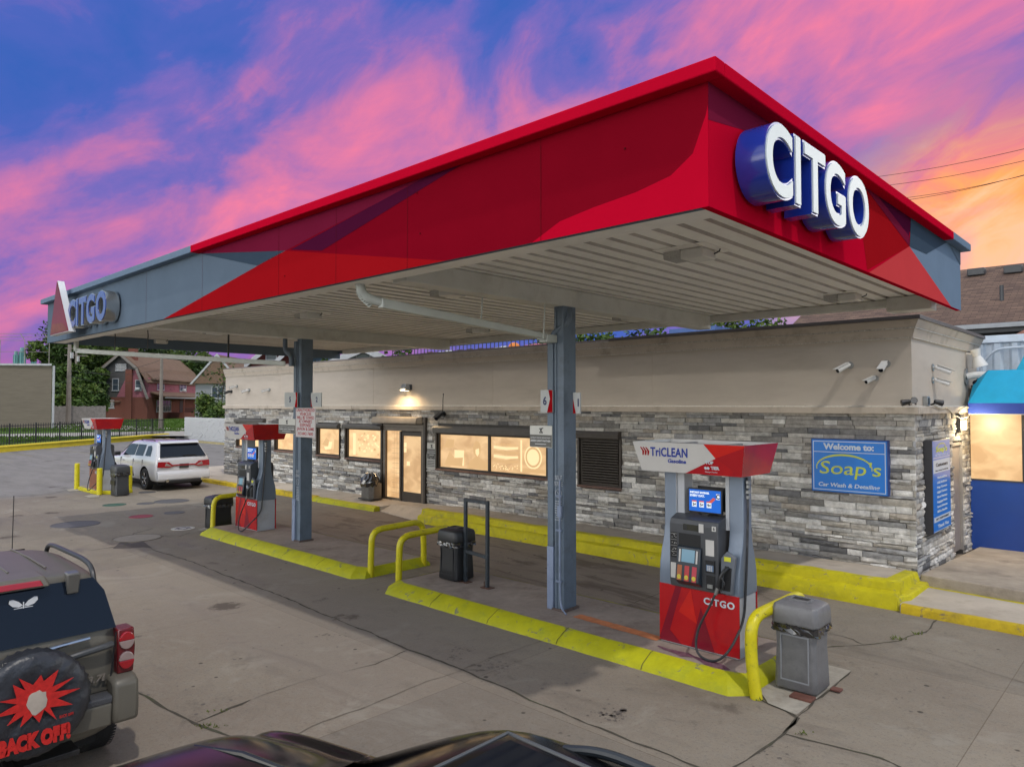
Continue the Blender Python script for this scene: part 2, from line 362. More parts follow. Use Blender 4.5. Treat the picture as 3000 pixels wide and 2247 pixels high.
    ds = mth('ADD', v2.outputs['Distance'], mth('MULTIPLY', noise(5, 7, .7), .45))
    vv = mth('MULTIPLY', rng(ds, .44, .34), rng(noise(.31, 1), .47, .52)); c = mix(mth('MULTIPLY', vv, .7), c, (.06, .045, .038))
    L.new(c, b.inputs['Base Color'])
    bp = N.new('ShaderNodeBump'); bp.inputs['Strength'].default_value = .45; bp.inputs['Distance'].default_value = .012
    L.new(noise(40, 8, .8), bp.inputs['Height']); L.new(bp.outputs[0], b.inputs['Normal'])
    L.new(rng(noise(1.1, 9, .68, mp.outputs[0], .6), .45, .75, .9, .55), b.inputs['Roughness'])
    return m
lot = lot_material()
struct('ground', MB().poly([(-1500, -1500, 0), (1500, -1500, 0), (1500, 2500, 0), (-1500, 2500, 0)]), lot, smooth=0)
grass_m = M('lawn_grass', (.060, .115, .018), .95, var=.35, vs=1.5, bump=.5, bs=70, spec=.1, dirt=(.10, .13, .03), ds=.5)
TZ = .30
struct('grass_terrace', MB().poly([(-14.8, -35.2, TZ), (-54.4, 11.3, TZ), (-66.9, 26.2, TZ), (200, 26.2, TZ), (1500, 26.2, TZ), (1500, 2500, TZ), (-1500, 2500, TZ), (-1500, -1500, TZ)]), grass_m, smooth=0)
road_m = M('street_concrete', (.36, .34, .30), .9, var=.1, vs=.8, dirt=(.26, .24, .21), ds=.5)
q = MB(); q.poly([tuple(P(u, v, z=TZ+.004)) for u, v in [(-60, 1292), (250, 1276), (560, 1277), (560, 1262), (250, 1267), (-60, 1273)]]); struct('sidewalk_far', q, road_m, smooth=0)
q = MB(); q.poly([tuple(P(u, v, z=TZ+.008)) for u, v in [(100, 1229), (251, 1239), (400, 1249), (560, 1256), (560, 1259), (400, 1259), (251, 1261), (100, 1247)]]); struct('street', q, road_m, smooth=0)
# grass blades mass along the far verge and the lawn (uncountable)
g = MB(); rg = random.Random(3)
for _ in range(9000):
    t = rg.random(); u = rg.uniform(-20, 545); v = rg.uniform(1229, 1300)
    if 1264 < v < 1280 and u < 545: continue
    if v > 1298-.055*u: continue
    p = P(u, v, z=TZ); h = rg.uniform(.06, .20); a = rg.uniform(0, math.pi); dx, dy = math.cos(a)*.12, math.sin(a)*.12
    g.add([(p.x-dx, p.y-dy, TZ), (p.x+dx, p.y+dy, TZ), (p.x+dx*.3+rg.uniform(-.05, .05), p.y+dy*.3, TZ+h)], [(0, 1, 2)])
struct('grass', g, grass_m, kind='stuff', smooth=0)

# pavement joints and cracks
joint_m = M('joint_dirt', (.070, .060, .044), .95, var=.35, vs=14, dirt=(.055, .075, .02), ds=1.3)
joint_l = M('joint_tan', (.15, .125, .095), .95, var=.3, vs=14)
rj = random.Random(11)
def strip(mb, pts, wd, jit=.018, m=0, z=.004):
    Q = [Vector((p[0], p[1])) for p in pts]; line = []
    for i in range(len(Q)-1):
        n = max(2, int((Q[i+1]-Q[i]).length/.12))
        line += [Q[i].lerp(Q[i+1], k/n) for k in range(n)]
    line.append(Q[-1]); l = []; r = []; off = 0
    for i, p in enumerate(line):
        d = (line[min(i+1, len(line)-1)]-line[max(0, i-1)]).normalized(); nn = Vector((-d.y, d.x))
        off = off*.8+rj.uniform(-jit, jit); w1 = wd*rj.uniform(.2, 1.0)/2
        if i in (0, len(line)-1): w1 *= .3
        l.append(p+nn*(off+w1)); r.append(p+nn*(off-w1))
    vs = [(a.x, a.y, z) for a in l]+[(a.x, a.y, z) for a in r]; k = len(l)
    mb.add(vs, [(i, i+k, i+k+1, i+1) for i in range(k-1)], m)
def gp(*uv): return [P(u, v, z=0) for u, v in uv]
jb = MB()
strip(jb, gp((260, 1614), (342, 1601), (421, 1600), (570, 1650), (766, 1722), (1100, 1859), (1350, 1963), (1432, 1998), (1556, 2050), (2000, 2229), (2136, 2290)), .035)
strip(jb, gp((1432, 1998-34), (1350, 1963)), .02); strip(jb, gp((1350, 1963), (1453, 1922), (1600, 1872)), .022, m=1)
strip(jb, gp((1350, 1963), (1251, 1996), (1120, 2050), (905, 2128), (700, 2230)), .022, m=1)
strip(jb, gp((1195, 1903), (1100, 1946), (1000, 1968)), .02)
strip(jb, gp((945, 1500+213), (740, 1712)), .012, m=1)
strip(jb, gp((736, 2050), (640, 2088), (574, 2115)), .045); strip(jb, gp((736, 2050), (850, 2010), (960, 1976)), .012, m=1)
strip(jb, gp((300, 1975), (390, 2022), (480, 2066), (574, 2115), (660, 2155), (900, 2262)), .05)
strip(jb, gp((2222, 2046), (2270, 2066), (2334, 2103), (2300, 2150)), .06); strip(jb, gp((2334, 2103), (2420, 2030), (2494, 1967)), .03)
strip(jb, gp((2494, 1967), (2418, 1948), (2360, 1935)), .02); strip(jb, gp((2334, 2103), (2290, 2150), (2200, 2205), (2120, 2260)), .035)
strip(jb, gp((2300, 2150), (2500, 2201), (2578, 2224), (2629, 2250), (2720, 2290)), .035)
strip(jb, gp((2748, 1815), (2705, 1850), (2637, 1876), (2535, 1889), (2420, 1898)), .03); strip(jb, gp((2535, 1889), (2500, 1873), (2418, 1850)), .016)
strip(jb, gp((2650, 1895), (2687, 1906), (2812, 1940), (3000, 2002), (3080, 2030)), .012, m=1)
strip(jb, gp((916, 1513), (1043, 1494), (1130, 1482)), .03); strip(jb, gp((925, 1553), (1037, 1532), (1120, 1515)), .03); strip(jb, gp((770, 1482), (856, 1471)), .03)
strip(jb, gp((1239, 1600), (1330, 1560), (1420, 1562)), .015); strip(jb, gp((1830, 1778), (1907, 1747), (1960, 1720)), .02); strip(jb, gp((1960, 1720), (2230, 1740), (2420, 1850)), .014, m=1)
strip(jb, gp((-60, 1466), (0, 1459), (152, 1446), (212, 1432)), .05); strip(jb, gp((-40, 1356), (0, 1360), (33, 1362)), .12); strip(jb, gp((360, 1605), (390, 1562), (450, 1548)), .03)
strip(jb, gp((460, 1568), (520, 1573), (560, 1560)), .03); strip(jb, gp((320, 1495), (395, 1528), (450, 1550)), .012, m=1)
strip(jb, gp((1150, 2247), (1400, 2240)), .01, m=1)
struct('pavement_joint', jb, [joint_m, joint_l], smooth=0)
# oil spots and a dark patch beside the tank cover
ob_ = MB(); ro_ = random.Random(17)
for (u, v, sp, n) in [(1790, 2090, 26, 70), (1440, 1950, 30, 60), (1365, 1905, 20, 26), (1330, 1925, 12, 12), (960, 1858, 16, 16), (1010, 1862, 10, 8), (1760, 1655, 60, 90), (1120, 1475, 40, 30), (1480, 1640, 50, 60), (610, 1690, 16, 10), (2560, 1960, 50, 12), (2700, 2060, 60, 16), (2250, 2190, 60, 14), (760, 1900, 120, 22), (1700, 2010, 120, 26), (520, 2050, 80, 14), (2850, 1890, 70, 12), (1980, 1690, 30, 26)]:
    for _ in range(n):
        p = P(u+ro_.gauss(0, sp), v+ro_.gauss(0, sp*.42), z=0); r_ = ro_.choice((.004, .007, .010, .014, .022 if n > 50 else .012))*ro_.uniform(.7, 1.6); k_ = 7
        ob_.poly([(p.x+math.cos(6.283*i/k_)*r_*ro_.uniform(.6, 1.3), p.y+math.sin(6.283*i/k_)*r_*ro_.uniform(.6, 1.3), .0025) for i in range(k_)])
struct('oil_stain', ob_, M('oil_stain', (.135, .115, .098), .7, var=.3, vs=20), smooth=0)
pt_ = MB(); pt_.poly([(p.x, p.y, .003) for p in gp((330, 1607), (352, 1588), (385, 1591), (420, 1586), (447, 1606), (420, 1603), (380, 1606))]); struct('asphalt_patch', pt_, M('asphalt_patch', (.07, .058, .052), .9, var=.25, vs=12, bump=.3), smooth=0)
# faded parking lines on the left of the lot
pk = MB()
for a, b in [((0, 1327), (95, 1336)), ((130, 1317), (275, 1329)), ((0, 1352), (40, 1354))]:
    strip(pk, gp(a, b), .10, .004, 0, .005)
struct('parking_line', pk, M('worn_yellow_line', (.33, .28, .10), .9, var=.3, vs=8), smooth=0)
# weeds in the cracks (stuff)
wd = MB(); rw = random.Random(5)
for (u, v, n, sp, hh) in [(2625, 1873, 90, 9, .03), (2690, 1857, 60, 7, .03), (606, 2128, 120, 16, .02), (650, 2084, 60, 12, .015), (2230, 2052, 40, 8, .03), (2350, 2152, 60, 14, .02), (225, 1308, 60, 10, .1)]:
    for _ in range(n//4):
        p = P(u+rw.gauss(0, sp*1.5), v+rw.gauss(0, sp*.22), z=0); a = rw.uniform(0, 6.28); h = hh*rw.uniform(.5, 1.6)
        wd.add([(p.x-.01*math.cos(a), p.y-.01*math.sin(a), 0.005), (p.x+.01*math.cos(a), p.y+.01*math.sin(a), .005), (p.x+rw.uniform(-1, 1)*h, p.y+rw.uniform(-1, 1)*h, .005+h)], [(0, 1, 2)])
struct('weeds', wd, M('weed_leaf', (.10, .13, .02), .8, var=.3, vs=10), kind='stuff', smooth=0)

# manhole and tank covers set in the paving
def disc(u, v, rpx, name, label, mat, ring=None, z=.006, grp=None, extra=False):
    p = P(u, v, z=0); dist = (p-CV).dot(FW); r = rpx*dist/FPX
    t = T(name, label, 'manhole cover', (p.x, p.y, 0), group=grp)
    a = MB(); n = 40
    a.cyl((p.x, p.y, 0), (p.x, p.y, z), r*.93, n=n)
    t.part('lid', a, mat)
    b = MB(); vs = []; fs = []
    for k in range(n):
        c, s_ = math.cos(2*math.pi*k/n), math.sin(2*math.pi*k/n)
        vs += [(p.x+c*r*.94, p.y+s_*r*.94, z+.003), (p.x+c*r, p.y+s_*r, z+.003), (p.x+c*r*1.01, p.y+s_*r*1.01, 0)]
    for k in range(n):
        i, j = 3*k, 3*((k+1) % n); fs += [(i, i+1, j+1, j), (i+1, i+2, j+2, j+1)]
    b.add(vs, fs); t.part('rim', b, ring or mat)
    if extra:
        e = MB()
        for k in range(7):
            aa = k*.9; e.box(p.x+math.cos(aa)*r*.5-.03, p.x+math.cos(aa)*r*.5+.03, p.y+math.sin(aa)*r*.5-.05, p.y+math.sin(aa)*r*.5+.05, z-.001, z+.004)
        t.part('slot', e, dark)
    return t
conc_lid = M('concrete_lid', (.27, .24, .20), .9, var=.15, vs=9, bump=.3, bs=30, dirt=(.15, .12, .10), ds=5)
iron_lid = M('grey_iron_lid', (.085, .083, .085), .7, var=.15, vs=9)
disc(402, 1576, 66, 'manhole_cover', 'broad concrete tank cover ringed by cracks near the middle island end', conc_lid, joint_l)
disc(221, 1536, 63, 'manhole_cover', 'largest dark grey round cover, in front of the tan vehicle roof', iron_lid)
disc(413, 1513, 32, 'manhole_cover', 'round cover painted red', M('red_lid', (.26, .018, .025), .6, var=.3, vs=6, dirt=(.12, .06, .05), ds=3))
disc(511, 1502, 28, 'manhole_cover', 'grey round cover just right of the red painted one', iron_lid)
disc(335, 1479, 31, 'manhole_cover', 'round cover painted faded green', M('green_lid', (.03, .085, .055), .7, var=.4, vs=5))
disc(427, 1475, 24, 'manhole_cover', 'dark cover touching the left of a longer dark one', iron_lid)
disc(503, 1468, 47, 'manhole_cover', 'wide dark cover behind the grey one near the curb', iron_lid)
disc(431, 1442, 23, 'manhole_cover', 'small dark cover right behind the white car', iron_lid)
disc(536, 1548, 32, 'manhole_cover', 'white painted cover with black slots beside the middle island', M('white_lid', (.5, .48, .44), .7, var=.2, vs=8, dirt=(.2, .15, .12), ds=7), extra=True)

# concrete pads let into the paving
pad = MB(); pad.poly([(p.x, p.y, .012) for p in gp((2222, 2020), (2250, 2062), (2334, 2097), (2494, 1967), (2418, 1948), (2250, 1940))])
pad.poly([(p.x, p.y, .012) for p in gp((578, 1553), (640, 1535), (640, 1548), (590, 1556))]); pad.poly([(p.x, p.y, .012) for p in gp((196, 1436), (216, 1431), (238, 1434), (232, 1439), (202, 1440))])
pad.poly([(p.x, p.y, .012) for p in gp((246, 1454), (270, 1449), (292, 1450), (290, 1457), (262, 1459))])
struct('concrete_pad', pad, M('pale_concrete', (.33, .30, .25), .9, var=.2, vs=6, bump=.2, bs=50, dirt=(.2, .15, .1), ds=4), smooth=0)

# ------------------------------------------------------------ pump islands (raised, with sloped painted kerbs)
isl_top = M('island_concrete', (.285, .235, .200), .9, var=.2, vs=3, bump=.25, bs=45, dirt=(.13, .092, .075), ds=1.4)
IZ = .15
def island(x0, x1, y0, y1, label, kerbm, wf=.26, cham=.18, segs=5):
    t = T('pump_island', label, 'pump island', ((x0+x1)/2, (y0+y1)/2, 0), group='concrete pump islands with painted kerbs')
    def outline(ins):
        c = cham
        return [(x0+c+ins*.6, y0+ins), (x1-c-ins*.6, y0+ins), (x1-ins*.55, y0+c+ins*.6), (x1-ins*.5, y1-ins*.4), (x0+ins*.5, y1-ins*.4), (x0+ins*.55, y0+c+ins*.6)]
    lo, hi = outline(0), outline(wf)
    k = MB(); rr = random.Random(int(x0*10))
    n = len(lo)
    for i in range(n):
        a, b, c, d = lo[i], lo[(i+1) % n], hi[(i+1) % n], hi[i]
        ln = math.dist(a, b); m = max(2, int(ln/.3))
        rows = [(0, 0.0), (.10, .055), (.80, .147), (1, IZ)]
        grid = []
        for j in range(m+1):
            s_ = j/m
            for (f_, z) in rows:
                jit = .006 if 0 < j < m else 0
                x = (a[0]*(1-s_)+b[0]*s_)*(1-f_)+(d[0]*(1-s_)+c[0]*s_)*f_+rr.uniform(-jit, jit)
                y = (a[1]*(1-s_)+b[1]*s_)*(1-f_)+(d[1]*(1-s_)+c[1]*s_)*f_+rr.uniform(-jit, jit)
                grid.append((x, y, z+(rr.uniform(-.005, .005) if 0 < f_ < 1 and 0 < j < m else 0)+(.0 if f_ < 1 else .004)))
        fs = [(j*4+q_, j*4+q_+1, (j+1)*4+q_+1, (j+1)*4+q_) for j in range(m) for q_ in range(3)]
        k.add(grid, [f[::-1] for f in fs])
    t.part('curb', k, kerbm, smooth=50)
    g_ = MB(); g_.poly([(x, y, IZ-.001) for x, y in outline(wf-.012)]); t.part('slab', g_, isl_top)
    j_ = MB()
    for s_ in range(1, segs):
        xx = x0+(x1-x0)*s_/segs+rr.uniform(-.1, .1)
        j_.add([(xx, y0-.002, .01), (xx+.012, y0-.002, .01), (xx+.012, y0+.03, .062), (xx, y0+.03, .062), (xx, y0+.208, .152), (xx+.012, y0+.208, .152), (xx, y0+wf, .159), (xx+.012, y0+wf, .159)], [(0, 1, 2, 3), (3, 2, 5, 4), (4, 5, 7, 6)])
    t.part('curb_joint', j_, M('kerb_joint', (.13, .12, .02), .9, var=.2))
    return t
island(-9.50, -3.32, 6.95, 8.66, 'near pump island with lime yellow kerb, grey trash can at its end', yellow_green)
island(-16.75, -10.35, 7.12, 8.76, 'middle pump island with lime yellow kerb between two hoop rails', yellow_green)
isd = T('pump_island', 'small far pump island with thin yellow edge beside the white car', 'pump island', (-27.2, 8.5, 0), group='concrete pump islands with painted kerbs')
oc = [(-28.6, 8.15), (-28.35, 7.9), (-26.6, 7.9), (-26.15, 8.25), (-26.15, 8.95), (-28.6, 9.0)]
k = MB(); k.prism(oc, 'z', 0, .12); isd.part('curb', k, yellow, bevel=.02)
k = MB(); k.prism([(x*.94-27.2*.06, y*.86+8.45*.14) for x, y in oc], 'z', .10, .124); isd.part('slab', k, isl_top)
# orange painted strip and purple spatter on the near island
q = MB(); rr = random.Random(4); e0, e1 = P(1690, 1803, z=IZ), P(1934, 1872, z=IZ); dv = (e1-e0).normalized(); nv = Vector((-dv.y, dv.x, 0)); n_ = 24
q.add([tuple(e0.lerp(e1, k/n_)+nv*(.085*sg+rr.uniform(-.008, .008))+Vector((0, 0, .003))) for k in range(n_+1) for sg in (1, -1)], [(2*k, 2*k+1, 2*k+3, 2*k+2) for k in range(n_)])
struct('painted_strip', q, M('faded_orange_paint', (.50, .17, .065), .8, var=.25, vs=6, dirt=(.26, .16, .11), ds=7), smooth=0)
q = MB(); strip(q, [P(1925, 1892, z=IZ), P(2000, 1920, z=IZ), P(2140, 1962, z=IZ)], .20, .03, 0, IZ+.003); struct('paint_stain', q, M('plum_stain', (.13, .055, .085), .8, var=.5, vs=22, dirt=(.19, .15, .13), ds=12), smooth=0)

# ------------------------------------------------------------ sidewalk and kerbs in front of the store
YB = 13.2
sw = MB()
def slab(mb, pts, z=0):                         # pts: (x,y,ztop) polygon with a skirt to z
    n = len(pts); mb.add([p for p in pts]+[(p[0], p[1], z) for p in pts], [tuple(range(n))]+[(i, i+n, (i+1) % n+n, (i+1) % n) for i in range(n)])
slab(sw, [(-27.9, 12.18, .145), (-16.55, 12.20, .125), (-16.55, YB+.1, .185), (-28.6, YB+.1, .21)])
slab(sw, [(-16.54, 12.15, .02), (-14.32, 11.75, .02), (-14.32, 12.5, .22), (-16.54, 12.6, .16)])
slab(sw, [(-16.54, 12.61, .16), (-14.32, 12.51, .22), (-14.32, YB+.1, .24), (-16.54, YB+.1, .185)])
slab(sw, [(-14.31, 11.86, .33), (-3.30, 11.72, .37), (-3.30, YB+.1, .25), (-14.31, YB+.1, .25)])
slab(sw, [(-3.08, 11.44, .118), (6, 11.2, .10), (6, 12.5, .12), (-3.08, 12.82, .13)])
slab(sw, [(-32.5, 12.3, .16), (-28.0, 12.18, .16), (-28.6, YB+.2, .2), (-28.6, 19, .2), (-32.5, 19, .2)])
struct('sidewalk', sw, concrete_w, smooth=0)
sj = MB()
for xx in (-25.6, -23.2, -20.9, -18.7, -12.2, -10.1, -8.0, -5.9): 
    zt = .20 if xx < -16 else .35
    sj.add([(xx, 12.2, zt if xx > -16 else .150), (xx+.02, 12.2, zt if xx > -16 else .150), (xx+.02, YB, .262 if xx > -16 else .212), (xx, YB, .262 if xx > -16 else .212)], [(0, 1, 2, 3)])
struct('sidewalk_joint', sj, joint_l, smooth=0)
def kerb(name, x0, x1, prof, mat, label, slope=(0, 0), rough=.008, end=True, yo=(0, 0)):
    """prof: (y,z) from the foot over the top to the back; slope adds height, yo shifts y linearly along x"""
    rr = random.Random(int(x0*7)); m = max(3, int((x1-x0)/.22)); np_ = len(prof); vs = []
    for j in range(m+1):
        s_ = j/m; x = x0+(x1-x0)*s_; dz = slope[0]*(1-s_)+slope[1]*s_; dy = yo[0]*(1-s_)+yo[1]*s_
        for i, (y, z) in enumerate(prof):
            r_ = rough if 0 < i < np_-1 else 0
            vs.append((x, y+dy+rr.uniform(-r_, r_), max(z, 0)+(dz if z > .01 else 0)+rr.uniform(-r_, r_)))
    fs = [(j*np_+i, (j+1)*np_+i, (j+1)*np_+i+1, j*np_+i+1) for j in range(m) for i in range(np_-1)]
    fs += [tuple(range(np_)), tuple(m*np_+i for i in range(np_-1, -1, -1))]
    return single(name, MB().add(vs, fs), mat, label, 'curb', (x0, prof[0][0], 0), smooth=50)
kerb('curb', -32.5, -19.82, [(11.98, 0), (12.0, .11), (12.06, .135), (12.2, .142), (12.2, 0)], yellow_old, 'dull mustard low curb by the white car and middle pump', yo=(.05, .05))
kerb('curb', -19.80, -16.60, [(11.98, 0), (12.0, .10), (12.06, .125), (12.19, .130), (12.19, 0)], yellow_green, 'short bright lime curb ending left of the store door')
kerb('curb', -14.28, -3.12, [(11.62, 0), (11.64, .16), (11.66, .19), (11.76, .21), (11.78, .30), (11.80, .335), (11.96, .345), (11.96, 0)], yellow, 'tall two step yellow curb in front of the store wall', slope=(0, .035), yo=(.02, -.15), rough=.010)
ke = MB()
ke.add([(-3.36, 11.62, 0), (-3.10, 11.49, 0), (-2.98, 11.75, 0), (-2.98, 12.80, 0), (-3.36, 12.80, 0), (-3.36, 11.64, .20), (-3.13, 11.52, .20), (-3.03, 11.75, .2), (-3.03, 12.80, .2), (-3.36, 12.8, .2)],
       [(0, 1, 6, 5), (1, 2, 7, 6), (2, 3, 8, 7), (3, 4, 9, 8), (5, 6, 7, 8, 9)])
ke.add([(-3.36, 11.64, .2), (-3.20, 11.60, .2), (-3.14, 11.8, .2), (-3.14, 12.80, .2), (-3.36, 12.8, .2), (-3.36, 11.70, .385), (-3.24, 11.66, .385), (-3.18, 11.8, .38), (-3.18, 12.80, .34), (-3.36, 12.8, .34)],
       [(0, 1, 6, 5), (1, 2, 7, 6), (2, 3, 8, 7), (3, 4, 9, 8), (5, 6, 7, 8, 9)])
single('curb', ke, yellow, 'yellow stepped return of the tall curb meeting the stone corner', 'curb', (-3.2, 12, 0), bevel=.02)
kerb('curb', -3.06, 6.0, [(11.40, 0), (11.41, .10), (11.44, .122), (11.52, .124), (11.52, 0)], yellow_old, 'low yellow curb right of the stone corner', yo=(0, -.25), rough=.004)
kerb('curb_line', -3.06, 6.0, [(12.74, .12), (12.74, .132), (12.80, .134), (12.82, .12)], yellow, 'thin yellow line at the foot of the concrete platform', yo=(0, -.9), rough=.003)
pf = MB(); slab(pf, [(-3.14, 12.81, .30), (6, 11.9, .32), (6, 17.3, .10), (-3.14, 17.3, .10)])
struct('platform', pf, [M('platform_concrete', (.36, .31, .25), .9, var=.25, vs=2.2, bump=.3, bs=40, spec=.15, dirt=(.17, .14, .12), ds=1.6)], smooth=0, bevel=.015)

# kerb of the lot along the street and its wall
kb = MB(); A = Vector((-53.9, 10.7)); B = Vector((-66.8, 25.9)); dn = (B-A).normalized(); nn = Vector((-dn.y, dn.x))
A2 = A-dn*46
pr = [(0, 0), (.03, .34), (.12, .40), (.50, .40), (.52, .28)]
vs = []; 
for s_ in range(0, 41):
    p = A2.lerp(B, s_/40)
    for (o_, z) in pr: vs.append((p.x+nn.x*o_, p.y+nn.y*o_, z))
kb.add(vs, [(j*5+i, j*5+i+1, (j+1)*5+i+1, (j+1)*5+i) for j in range(40) for i in range(4)]+[tuple(200+i for i in range(5))])
single('curb', kb, M('far_curb_yellow', (.62, .47, .012), .6, var=.15, vs=3, dirt=(.3, .22, .03), ds=1.5), 'long high yellow curb under the black iron fence', 'curb', (A.x, A.y, 0))

# ============================================================ CANOPY
X0, X1, Y0, Y1 = -18.72, -2.40, 4.55, 12.20; ZB, ZT = 4.38, 5.26
cn = T('gas_station_canopy', 'large red and slate station canopy on two blue grey columns', 'canopy', (-10, 7.85, 0))
def fx(p): q = P(300+p[0]*.8137, 250+p[1]*.8137, y=Y0); return (min(max(q.x, X0), X1), min(max(q.z, ZB), ZT))
def fy(p): q = P(2000+p[0]*.4527, 150+p[1]*.4527, x=X1); return (min(max(q.y, Y0), Y1), min(max(q.z, ZB), ZT))
fm = [red, slate, red_br, red_dk, purple, purple2, slate_d, salmon, slate_l]
fa = MB(); fa.box(X0, X1-.0605, Y0, Y0+.06, ZB, ZT, 1)
def lf(pts, m, lay, wor=False):
    Q = [p if wor else fx(p) for p in pts]; y = Y0-.0015*lay
    fa.poly([(p[0], y, p[1]) for p in Q], m)
lf([(-10.76, ZT), fx((660, 596)), fx((560, 650)), (-12.05, ZB), (X1, ZB), (X1, ZT)], 3, 1, True)
lf([fx((560, 650)), (-12.05, ZB), (-5.17, ZB), fx((1235, 632)), fx((660, 596))], 2, 2, True)
lf([(-10.76, ZT), fx((660, 596)), (-7.4, 5.02), (-5.35, ZT)], 5, 2, True)
lf([(-10.70, ZT-.01), fx((655, 597)), fx((560, 650))], 6, 3, True)
lf([fx((680, 592)), (-7.35, 4.80), (-4.95, ZT), (-5.45, ZT)], 4, 3, True)
lf([(-4.05, ZB), (-3.74, 4.51), (-3.4, 4.56), (-3.0, 4.60), (-2.70, 4.66), (-2.52, 4.78), (-2.42, 5.02), (X1, 5.10), (X1, ZB)], 0, 2, True)
cn.part('fascia', fa, fm, smooth=0, label='long crimson and slate fascia facing the lot')
fs_ = MB()
for xx in (-17.2, -15.0, -12.8, -10.6, -8.35, -7.05, -5.75, -3.95): fs_.box(xx, xx+.004, Y0-.0065, Y0-.0062, ZB, ZT)
for xx, zz in ((-5.6, 5.12), (-5.55, 4.7), (-8.2, 4.6), (-3.1, 4.95)): fs_.box(xx, xx+.012, Y0-.012, Y0-.006, zz, zz+.012)
cn.part('fascia_seam', fs_, M('seam_dark', (.10, .008, .012), .6, var=0, spec=0.0), smooth=0)
fb = MB(); fb.box(X1-.06, X1, Y0+.0005, Y1, ZB, ZT, 0)
def rf(Q, m, lay): fb.poly([(X1+.0015*lay, p[0], p[1]) for p in Q], m)
rf([(Y0, 4.99), (5.3, 5.10), (5.6, 4.92), (5.75, ZT), (Y0, ZT)][0:2]+[(5.6, 5.15), (5.95, ZT), (Y0, ZT)], 5, 1)
rf([(8.0, ZB), (9.52, 4.90), (11.58, ZB)], 7, 2)
rf([(7.95, 4.40), (9.52, 4.90), (9.1, 5.10), (7.9, ZT), (7.75, 4.9)], 2, 1)
rf([(7.9, ZT), (9.53, 4.90), (9.53, 5.08), (10.9, ZT)], 4, 2)
rf([(7.9, ZT), (8.3, ZT), (9.53, 5.02), (9.53, 4.90)], 5, 3)
rf([(9.53, 4.90), (9.9, 5.0), (11.0, ZT), (Y1, ZT), (Y1, ZB), (11.58, ZB)], 8, 1)
rf([(9.53, 4.90), (10.3, 4.93), (11.4, ZT), (9.6, ZT)], 6, 4)
rf([(10.0, ZT), (11.5, ZT), (Y1, 5.05), (Y1, ZT)], 1, 5)
cn.part('fascia', fb, fm, smooth=0, label='bright red end fascia with salmon triangle and slate corner')
fc = MB(); fc.box(X0, X0+.06, Y0+.06, Y1, ZB, ZT); fc.box(X0+.06, X1-.06, Y1-.06, Y1, 4.53, ZT); cn.part('fascia', fc, slate, smooth=0)
def cap(name, boxes, mat):
    c_ = MB()
    for b_ in boxes: c_.box(*b_)
    return cn.part(name, c_, mat, smooth=0, bevel=.01)
ov, ch = .12, .105
cap('cap_trim', [(-10.76, X1+ov, Y0-ov, Y0+.02, ZT, ZT+ch)], red)
cap('cap_trim', [(X1-.02, X1+ov, Y0+.021, 11.25, ZT, ZT+ch)], red)
cap('cap_trim', [(X0-ov, -10.765, Y0-ov, Y0+.02, ZT, ZT+ch)], slate_l)
cap('cap_trim', [(X1-.02, X1+ov, 11.255, Y1+ov, ZT, ZT+ch), (X0-ov, X0+.02, Y0+.021, Y1+ov, ZT, ZT+ch), (X0+.021, X1-.021, Y1-.02, Y1+ov, ZT, ZT+ch)], slate_l)
cr = MB(); cr.poly([(X0, Y0, ZT+.004), (X1, Y0, ZT+.004), (X1, Y1, ZT+.004), (X0, Y1, ZT+.004)]); cn.part('roof_membrane', cr, M('roof_grey', (.3, .3, .3), .8))
# ribbed deck: pans run across the canopy, with narrow raised seams
ZD = 4.62
dk = MB(); n_ = int((X1-X0-.12)/.26); wpan = (X1-X0-.14)/n_; rr = random.Random(2)
for i in range(n_):
    a = X0+.07+i*wpan; z = ZD+rr.uniform(-.003, .003)
    dk.poly([(a, Y0+.06, z), (a, Y1-.06, z), (a+wpan*.62, Y1-.06, z), (a+wpan*.62, Y0+.06, z)])
    dk.poly([(a+wpan*.62, Y0+.06, z), (a+wpan*.62, Y1-.06, z), (a+wpan*.80, Y1-.06, z-.012), (a+wpan*.80, Y0+.06, z-.012)])
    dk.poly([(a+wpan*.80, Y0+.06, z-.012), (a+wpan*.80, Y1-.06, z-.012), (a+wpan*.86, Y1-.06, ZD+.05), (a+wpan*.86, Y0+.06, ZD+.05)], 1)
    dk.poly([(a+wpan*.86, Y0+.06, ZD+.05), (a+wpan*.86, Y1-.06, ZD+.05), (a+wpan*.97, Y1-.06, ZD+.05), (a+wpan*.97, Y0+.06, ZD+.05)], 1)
    dk.poly([(a+wpan*.97, Y0+.06, ZD+.05), (a+wpan*.97, Y1-.06, ZD+.05), (a+wpan, Y1-.06, ZD), (a+wpan, Y0+.06, ZD)])
cn.part('deck', dk, [deck_m, M('deck_seam_shade', (.50, .48, .44), .6, var=.25, vs=2)], smooth=0)  # seam colour darkened to stand in for shade between the ribs
gu = MB(); gu.box(X0+.061, X1-.061, Y0+.061, Y0+.34, ZB+.01, ZD-.002); cn.part('gutter', gu, deck_m, smooth=0, bevel=.006)
for bx in (-13.55, -6.43):
    bm_ = MB(); bm_.box(bx-.13, bx+.13, Y0+.425, Y1-.22, 4.37, ZD-.003); cn.part('cross_beam', bm_, beam_m, bevel=.01)
for y_, z0 in ((Y1-.21, 4.495), ):
    bm_ = MB(); bm_.box(X0+.5, X1-.9, y_, y_+.15, z0, ZD-.004); cn.part('edge_beam', bm_, beam_m, bevel=.01)
bm_ = MB(); bm_.box(X1-.895, X1-.30, Y1-.42, Y1-.07, 4.40, ZD-.004); cn.part('drain_box', bm_, beam_m, bevel=.01)
